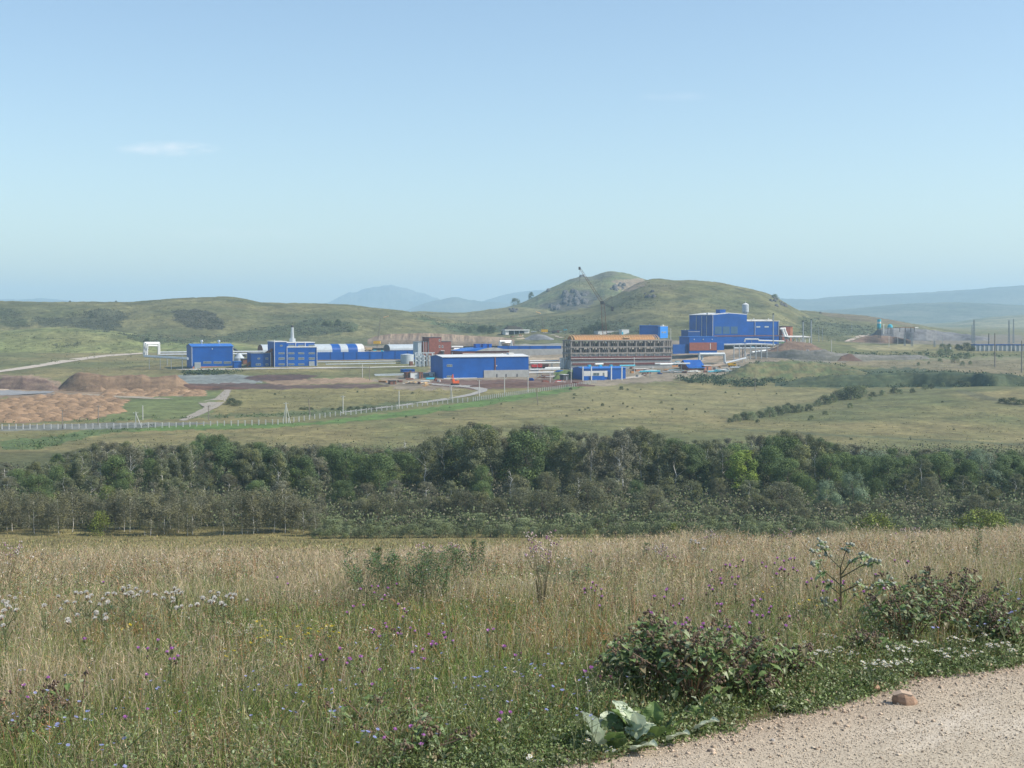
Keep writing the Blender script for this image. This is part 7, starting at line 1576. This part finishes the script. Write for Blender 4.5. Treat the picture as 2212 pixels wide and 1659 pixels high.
DA_ = g6([(930, 690), (1000, 700), (1050, 705), (1100, 715), (900, 800), (960, 800), (1040, 775), (1000, 825), (1390, 770), (1440, 765), (1480, 780), (1520, 740), (1570, 735), (1610, 750), (1690, 780), (1740, 790), (1790, 775), (1840, 815), (1900, 800), (1710, 820), (1220, 860), (1290, 860), (1350, 865), (1420, 860), (1470, 855), (1250, 885), (1330, 885), (2035, 760), (1990, 755), (2100, 745), (1880, 725), (1820, 710), (1750, 705), (1960, 690), (1130, 800), (820, 740), (780, 760), (2150, 790), (740, 800)]) + \
 g4([(1450, 530), (1480, 560), (1520, 545), (1560, 570), (1590, 550), (1540, 590), (1610, 590), (1500, 600), (1200, 660), (1270, 690), (1800, 685), (1150, 500), (1250, 480), (1350, 620), (1700, 650)]) + g5([(790, 430), (830, 440), (870, 450), (900, 465), (740, 480), (1010, 490), (1060, 495), (1430, 345), (1400, 350), (1298, 1462), (1325, 1497), (1235, 1530), (1660, 1362), (1808, 1412), (1450, 740), (290, 650)])
r_ = ranks(DA_)
for i, (a, b) in enumerate(DA_): plant('daisy', a, b, random.uniform(.22, .34), 'white daisies with yellow centres, %s daisy plant from the left' % ordn(r_[i]), random.choice([5, 6, 8, 9]) if a > 2700 or a < 1100 else 4, 'white daisies near the road and in the meadow', name='daisy', cat='flower', var=VD)
YE_ = g4([(1640, 528), (1742, 567), (1685, 590), (1948, 578), (1912, 545), (2035, 580), (1775, 630), (1420, 708), (822, 552), (2072, 560), (1610, 625)]) + g5([(10, 640), (30, 665)]) + g6([(850, 480), (560, 430), (650, 395)])
r_ = ranks(YE_)
for i, (a, b) in enumerate(YE_): plant('yellow', a, b, .45, 'yellow flowering weed, %s yellow one from the left' % ordn(r_[i]), 4, 'yellow flowering weeds in the meadow', name='yellow_flower', cat='flower', var=VY)

# ---- larger plants
def bigleaf(L, W, col, under=(.36, .42, .30)):
    b = PB(); b.tube((0, 0, 0), (0, .02, L * .35), .012, .009, (.28, .34, .18)); n = 9; base = Vector((0, .02, L * .33)); a = len(b.m.v); rows = 11
    for i in range(rows + 1):
        f = i / rows; w_ = W * (math.sin(math.pi * min(.16 + f * .83, 1)) ** .75) * (1.2 - .5 * f) * (1 + .2 * math.sin(f * 34) + random.uniform(-.08, .08)); cy = .02 + .20 * L * f * f; cz = L * .33 + L * .72 * f - .16 * L * f * f
        for j in range(n):
            t = (j / (n - 1) - .5) * 2; xx = t * w_ / 2; rip = .035 * L * math.sin(f * 11 + t * 2.5) * abs(t); g = .92 + .25 * (abs(t) < .1) + random.uniform(-.04, .04)
            b.m.v.append((xx, cy - .12 * W * abs(t) + rip, cz + .015 * L * math.cos(j * 2.1) * abs(t))); b.c.append(tuple(v * g for v in col))
    for i in range(rows):
        for j in range(n - 1): q = a + i * n + j; b.m.f.append((q, q + 1, q + n + 1, q + n))
    return b.mesh('leaf')
PALE = (.58, .65, .48); MID = (.15, .23, .07); DRK = (.06, .10, .035)
LF = {'pale': [bigleaf(.44, .20, PALE), bigleaf(.38, .17, (.42, .50, .34)), bigleaf(.30, .15, (.34, .42, .27))], 'mid': [bigleaf(.40, .21, MID), bigleaf(.34, .18, (.19, .27, .08))], 'dark': [bigleaf(.40, .24, DRK), bigleaf(.34, .20, (.08, .13, .045))]}
def rosette(nx, ny, n, s, mix, label, name='burdock', spread=2.2, tilt=(.05, .95), faces=None):
    p = nh(nx, ny); e = empty(name, p, 0, label, 'plant')
    for k in range(n):
        m = random.choice(LF[random.choice(mix)]); a = 6.283 * k / n + random.uniform(-.3, .3); o = link('leaf', m, None, e, (math.cos(a) * .06 * spread * s, math.sin(a) * .06 * spread * s, -.02)); ti = random.uniform(*tilt)
        o.rotation_mode = 'XYZ'; o.rotation_euler = (-ti, 0, a - math.pi / 2); q = s * random.uniform(.75, 1.1); o.scale = (q, q, q)
    return e
random.seed(21)
rosette(2450, 3000, 14, 1.15, ['pale', 'pale', 'mid', 'dark'], 'large pale leaved burdock at the road edge, leftmost of the burdocks'); rosette(2600, 2960, 12, 1.1, ['pale', 'mid', 'dark', 'pale'], 'pale leaved burdock with one big upright leaf beside the leftmost one')
rosette(2700, 2925, 8, 1.0, ['pale', 'mid', 'mid'], 'low pale burdock with leaves spreading over the verge', tilt=(.7, 1.3)); rosette(2850, 2868, 6, .62, ['pale'], 'small dusty burdock leaf clump below the brown bur bush'); rosette(2920, 2858, 6, .6, ['pale', 'pale', 'mid'], 'small dusty burdock right next to the other dusty clump')
rosette(3070, 2835, 6, .55, ['pale', 'mid'], 'low burdock clump at the verge above the white stones', tilt=(.7, 1.3)); rosette(3249, 2520, 10, 1.0, ['dark'], 'dark green large leaved clump left of the tall branching burdock'); rosette(3440, 2590, 9, .8, ['pale', 'mid', 'mid'], 'pale leaf clump under the tall branching burdock')
rosette(2500, 2900, 7, .8, ['dark', 'mid'], 'dark green leaf clump just behind the leftmost burdock'); rosette(1980, 2960, 6, .5, ['mid', 'pale'], 'small broad leaved clump at the bottom centre of the meadow'); rosette(1600, 3010, 6, .5, ['pale', 'mid'], 'small broad leaved clump at the bottom left of the road start')
BURS = {'grey': [bur(.028, (.38, .40, .32)), bur(.023, (.45, .46, .38))]}
def bur_bush(nx, ny, H, R0, label, leafcols, burkind, nbr=16, leaves=160, burs=90, leafsize=.075):
    p = nh(nx, ny); e = empty('burdock_bush', p, 0, label, 'plant'); b = PB(); tips = []; lf = PB()
    for k in range(nbr):
        a = random.uniform(0, 6.28); r = R0 * random.uniform(.2, 1); t = Vector((math.cos(a) * r, math.sin(a) * r * .8, H * random.uniform(.55, 1.0) * (1.08 - .35 * (r / R0)))); m = t * .5 + Vector((0, 0, .1 * H)) + rv(.06)
        b.tube((0, 0, -.03), m, .011, .008, (.20, .13, .08)); b.tube(m, t, .008, .004, (.22, .15, .10)); tips += [m.lerp(t, f) for f in (.35, .6, .8, .92, 1)]
    link('stem', b.mesh('stem'), None, e)
    for k in range(leaves):
        q = Vector(random.choice(tips)) + rv(.09) + Vector((0, 0, random.uniform(-.25, .05) * H)); a = random.uniform(0, 6.28); L = leafsize * random.uniform(.6, 1.5); lf.leaf(q, (math.cos(a), math.sin(a), random.uniform(-.5, .6)), L, L * .8, random.choice(leafcols), .5, 1, seg=3)
    o = link('foliage', lf.mesh('foliage'), None, e)
    cl = [Vector(random.choice(tips)) + rv(.03) for _ in range(max(6, burs // 5))]
    bb = PB()
    for k in range(burs):
        q = random.choice(cl) + Vector((random.uniform(-.045, .045), random.uniform(-.045, .045), random.uniform(-.03, .06))); col = random.choice([(.20, .14, .10), (.26, .185, .13), (.15, .105, .08)] if burkind == 'brown' else [(.34, .36, .28), (.42, .43, .36), (.25, .20, .18)]); bb.ball(q, random.uniform(.011, .018), col, 5)
    link('burs', bb.mesh('burs'), None, e)['kind'] = 'stuff'
    return e
DL = [(.12, .18, .065), (.17, .24, .08), (.17, .15, .08), (.26, .30, .17), (.09, .13, .05), (.14, .21, .07)]
bur_bush(2770, 2840, 1.05, .9, 'big dark bush with brown bur clusters right behind the pale burdocks', DL, 'brown', 26, 620, 300); bur_bush(2620, 2800, .95, .6, 'brown bur bush at the left shoulder of the big dark one', DL, 'brown', 16, 320, 200); bur_bush(2930, 2780, .85, .65, 'brown bur bush at the right shoulder of the big dark one', DL, 'brown', 14, 280, 180)
bur_bush(3620, 2600, .95, .8, 'brown seeded bush right of the tall burdock, behind the daisies', DL, 'brown', 18, 340, 240); bur_bush(3800, 2570, .9, .8, 'brown seeded bush at the far right behind the daisies', DL, 'brown', 18, 320, 240); bur_bush(3700, 2480, .9, .7, 'brown seeded bush highest of the right hand group', DL, 'brown', 14, 220, 180)
for _k, (_a, _b, _h, _r) in enumerate(((2500, 2770, .6, .45), (3010, 2830, .45, .4), (3080, 2740, .6, .5), (2880, 2690, .7, .5), (2620, 2660, .7, .45), (3560, 2560, .75, .6), (3900, 2590, .7, .6), (3980, 2540, .75, .6), (3500, 2650, .45, .4), (4060, 2600, .5, .5), (3850, 2480, .8, .6))): bur_bush(_a, _b, _h, _r, 'small brown headed weed near the road, %s of the small brown ones from the left' % ordn((1, 4, 5, 3, 2, 7, 9, 10, 6, 11, 8)[_k]), DL, 'brown', 12, 150, 130)
bur_bush(60, 2990, .6, .5, 'dark brown knapweed clump in the bottom left corner', DL, 'brown', 12, 40, 90); bur_bush(290, 2930, .6, .45, 'brown headed clump near the bottom left corner, right one', DL, 'brown', 10, 30, 70); bur_bush(1650, 3060, .5, .6, 'dark reddish clump at the bottom edge left of the road', DL, 'brown', 12, 90, 90)
bur_bush(1480, 2960, .55, .6, 'dark reddish weed clump in the lower centre left', DL, 'brown', 14, 90, 60)
# the tall branching burdock
p = nh(3364, 2523); e = empty('burdock', p, 0, 'tall branching burdock with round grey burs, tallest plant by the road', 'plant'); b = PB(); sc_ = p.y / F * N2P; at2 = lambda nx, ny, dy=0.: Vector(((nx - 3364) * sc_, dy, (2523 - ny) * sc_))
J = [at2(3364, 2535), at2(3363, 2440), at2(3361, 2340), at2(3359, 2270), at2(3381, 2200)]
for k in range(4): b.tube(J[k], J[k + 1], .022 - .004 * k, .018 - .004 * k, (.17, .14, .08), 7)
br = [((3361, 2340), (3290, 2280), (3252, 2200)), ((3363, 2380), (3300, 2330), (3260, 2260)), ((3360, 2310), (3440, 2250), (3478, 2235)), ((3362, 2370), (3420, 2330), (3560, 2320)), ((3363, 2440), (3430, 2380), (3540, 2345)), ((3359, 2270), (3320, 2230), (3290, 2180)), ((3364, 2470), (3310, 2420), (3290, 2400)), ((3364, 2480), (3450, 2460), (3520, 2420)), ((3361, 2300), (3400, 2240), (3440, 2215))]
tp = [J[-1], J[-1] + Vector((.03, 0, .05))]
for a, m_, t in br:
    A1, A2, A3 = at2(*a), at2(*m_, random.uniform(-.2, .2)), at2(*t, random.uniform(-.3, .3)); b.tube(A1, A2, .010, .008, (.17, .16, .09)); b.tube(A2, A3, .008, .004, (.17, .18, .10)); tp += [A2, A2.lerp(A3, .5), A2.lerp(A3, .75), A3, A3]
link('stem', b.mesh('stem'), None, e); lf = PB()
for k in range(150): q = random.choice(tp + [J[1], J[2], J[1], J[2]]); a = random.uniform(0, 6.28); L = random.uniform(.05, .115); lf.leaf(q + rv(.03), (math.cos(a), math.sin(a) * .6, random.uniform(-.2, .7)), L, L * .7, random.choice([(.27, .35, .16), (.36, .42, .27), (.20, .28, .11)]), .5, 1, seg=4)
link('foliage', lf.mesh('foliage'), None, e)
for k in range(99):
    q = random.choice(tp[:2] + tp[4:]) + Vector((random.uniform(-.06, .06), random.uniform(-.05, .05), random.uniform(-.02, .07))); o = link('bur', random.choice(BURS['grey']), None, e, q)
# leafy spires: mugwort and hemp-like weeds
def spire(nx, nbase, H, label, col=(.10, .15, .065), w=.14, n=1, name='mugwort', leaf=.06, dens=420):
    p = nh(nx, nbase); e = empty(name, p, 0, label, 'plant'); st = PB(); lf = PB()
    for k in range(n):
        o_ = rv(.12 * n ** .7) if n > 1 else Vector((0, 0, 0)); h = H * random.uniform(.7, 1.05) if n > 1 else H; t = o_ * 1.7 + Vector((random.uniform(-.06, .1) * h, 0, h)); st.tube(o_, t, .008, .003, (.16, .15, .08))
        for j in range(int(dens * (.6 if n > 1 else 1))):
            f = random.uniform(.12, 1) ** .8; q = o_.lerp(t, f); a = random.uniform(0, 6.28); r = w * (1.6 if n > 1 else 1) * (1.15 - f) ** .6 * random.uniform(.2, 1); lf.leaf(q + Vector((math.cos(a) * r, math.sin(a) * r, 0)), (math.cos(a), math.sin(a), random.uniform(.3, 1.2)), leaf * random.uniform(.6, 1.3), leaf * .38, tuple(v * random.uniform(.7, 1.35) for v in col), .3, 0, seg=2)
    link('stem', st.mesh('stem'), None, e); link('foliage', lf.mesh('foliage'), None, e); return e
spire(1620, 2450, 1.0, 'dense dark green mugwort bush in the middle of the meadow, left part', n=11, leaf=.06, dens=420); spire(1700, 2440, 1.0, 'dense dark green mugwort bush in the middle of the meadow, right part', n=11, leaf=.06, dens=420); spire(1560, 2400, .9, 'lighter mugwort at the left side of the dense dark bush', (.12, .18, .08), n=5)
spire(1780, 2360, .8, 'mugwort spire right of the dense dark bush', n=3); spire(1850, 2350, .95, 'hemp-like green spire, left of the close pair in mid meadow', n=2); spire(1895, 2340, 1.0, 'hemp-like green spire, middle of the spires in mid meadow'); spire(1925, 2345, .95, 'hemp-like green spire, right of the close pair in mid meadow'); spire(1500, 2350, .85, 'green spire at the far left of the mugwort group', n=1)
spire(2575, 2320, .8, 'dark green spire in the meadow right of centre'); spire(3895, 2330, 1.15, 'leaning dark green spire at the right side of the meadow', w=.10, dens=220); spire(611, 2270, .75, 'grey-green leafy top above the grass at upper left', (.20, .27, .15)); spire(829, 2255, .8, 'second grey-green leafy top above the grass, further right', (.20, .27, .15)); spire(1771, 2235, .8, 'yellow-green feathery plant at the meadow crest', (.26, .28, .08), n=2); spire(2490, 2310, .7, 'grey-green feathery plant right of centre near the crest', (.16, .21, .11), n=3)
spire(2300, 2330, .6, 'grey-green low mugwort patch in the centre right', (.16, .20, .11), n=5); spire(2250, 2400, .6, 'grey-green mugwort patch below the low one', (.15, .20, .10), n=4); spire(560, 2560, .5, 'grey-green feathery weed at the left of the meadow', (.15, .21, .11), n=4)
spire(3200, 2180, .8, 'tall dark weed on the meadow crest right of centre', (.12, .13, .07)); spire(3280, 2170, .7, 'dark weed on the crest next to the taller one', (.12, .12, .07)); spire(3660, 2125, .8, 'grey-green weed on the crest at right', (.17, .20, .11), n=2); spire(2905, 2170, .75, 'green weed on the crest above the purple thistles', (.15, .19, .09), n=2)
for k, (a, b_, h) in enumerate(((1000, 2235, .6), (1130, 2232, .65), (1222, 2230, .75), (1316, 2232, .7), (360, 2240, .6), (2290, 2215, .6), (2450, 2200, .7), (2790, 2190, .6), (1870, 2225, .6), (2020, 2230, .55))): spire(a, b_, h, 'rust brown dried dock stalk on the meadow crest, %s of these docks' % ordn(k + 1), (.22, .12, .07), w=.06, name='dock', leaf=.04, dens=110, n=2)
def seedstalk(nx, ntop, H, label, n=26, spread=.3):
    p = nh(nx, ntop, H); e = empty('weed_stalk', p, 0, label, 'plant'); st = PB(); hd = PB()
    for k in range(n):
        t = Vector((random.uniform(-spread, spread), random.uniform(-spread, spread), H * random.uniform(.7, 1.0))); q = t * .4; q.z = H * .45; st.tube((0, 0, 0), q, .006, .004, (.28, .24, .14), 4); st.tube(q, t, .004, .002, (.30, .26, .16), 4)
        for j in range(4): hd.ball(t + Vector((random.uniform(-.05, .05), random.uniform(-.05, .05), random.uniform(-.06, .02))), random.uniform(.010, .018), random.choice([(.55, .42, .42), (.5, .4, .3), (.36, .18, .30), (.66, .6, .55)]), 5)
    link('stem', st.mesh('stem'), None, e); link('seed_heads', hd.mesh('seed_heads'), None, e)['kind'] = 'stuff'
seedstalk(2170, 2118, 1.45, 'tallest pinkish seeding weed, rising above the crest in the centre'); seedstalk(20, 2165, 1.2, 'tall pinkish seeding weed at the left edge of the crest', 18); seedstalk(1720, 2165, .95, 'purple and white seeding weed at the crest left of the tallest', 14); seedstalk(1820, 2165, .95, 'thin seeding thistle at the crest beside the yellow-green plant', 8, .12)
seedstalk(2640, 2165, .9, 'seeding weed on the crest right of the tallest one', 14); seedstalk(2860, 2120, 1.0, 'seeding weed high on the crest above the thistles', 12); seedstalk(3140, 2115, .9, 'seeding weed on the crest at the right, left one', 10); seedstalk(3300, 2105, .9, 'seeding weed on the crest at the right, middle one', 10); seedstalk(3640, 2100, .9, 'seeding weed on the crest at the far right', 12)
# ---- loose stones on the road
def rock(nx, ny, W, H, label, col=(.34, .26, .21), name='stone', flat=False):
    p = nh(nx, ny); k = 8; m = MB(); rings = []
    for hh, rr, tx in ((-.1, .95, 0), (.35, 1.0, -.02), (.8, .86, -.06), (1.0, .62, -.10)): rings.append([(math.cos(2 * math.pi * j / k) * W / 2 * rr * random.uniform(.9, 1.08) + tx * W, math.sin(2 * math.pi * j / k) * W * .36 * rr * random.uniform(.9, 1.1), hh * H * (random.uniform(.92, 1.05) if hh > .5 else 1)) for j in range(k)])
    m.v = [v for r_ in rings for v in r_]
    for a in range(3):
        for j in range(k): m.f.append((a * k + j, a * k + (j + 1) % k, (a + 1) * k + (j + 1) % k, (a + 1) * k + j))
    m.f.append(tuple(3 * k + j for j in range(k))); mt = pm('stone_' + str(len(M)), col, .95, .25, 14, bump=.02); o = m.build(name, mt, None, p + Vector((0, 0, .03)), random.uniform(-.3, .3)); tag(o, label, 'stone'); return o
o = rock(3620, 2832, .27, .115, 'brown angular rock with sunlit flat top painted paler lying on the gravel road', (.30, .20, .14)); o.rotation_euler = (.0, .06, -.12)
cap = MB().prism([(-.135, .1), (-.05, .135), (.07, .118), (.05, .10)], -.05, .08).build('sunlit_face', M['sunlit_stone'], o)  # sunlight on the rock's top put into a paler colour
for k, (a, b_, w_, h_, lb, c_) in enumerate(((3228, 2832, .12, .05, 'pale stone at the verge left of the brown rock', (.50, .38, .28)), (3500, 2772, .13, .05, 'reddish clod on the verge above the brown rock', (.36, .23, .15)), (3092, 2985, .055, .03, 'grey pebble on the road, left of the lower pair', (.35, .32, .29)), (3163, 2978, .05, .02, 'dark pebble on the road, right of the grey one', (.12, .11, .10)), (3010, 3018, .06, .03, 'dark brown pebble near the bottom of the road', (.16, .13, .11)), (2840, 3028, .06, .03, 'dark pebble low on the road near the verge', (.17, .14, .12)), (2270, 3062, .09, .03, 'dark flat stone at the bottom verge of the road', (.13, .12, .11)), (3458, 2888, .05, .03, 'tan pebble below left of the brown rock', (.42, .33, .26)), (3305, 2850, .045, .02, 'dark pebble between verge and brown rock', (.2, .14, .10)), (3956, 2680, .10, .04, 'tan stone on the verge at the right', (.48, .36, .25)), (3760, 2705, .09, .035, 'pale tan stone on the verge right of the reddish clod', (.5, .39, .28)), (3140, 2850, .10, .035, 'pale slab of stone at the verge among leaves', (.5, .42, .33)))): rock(a, b_, w_, h_, lb, c_)
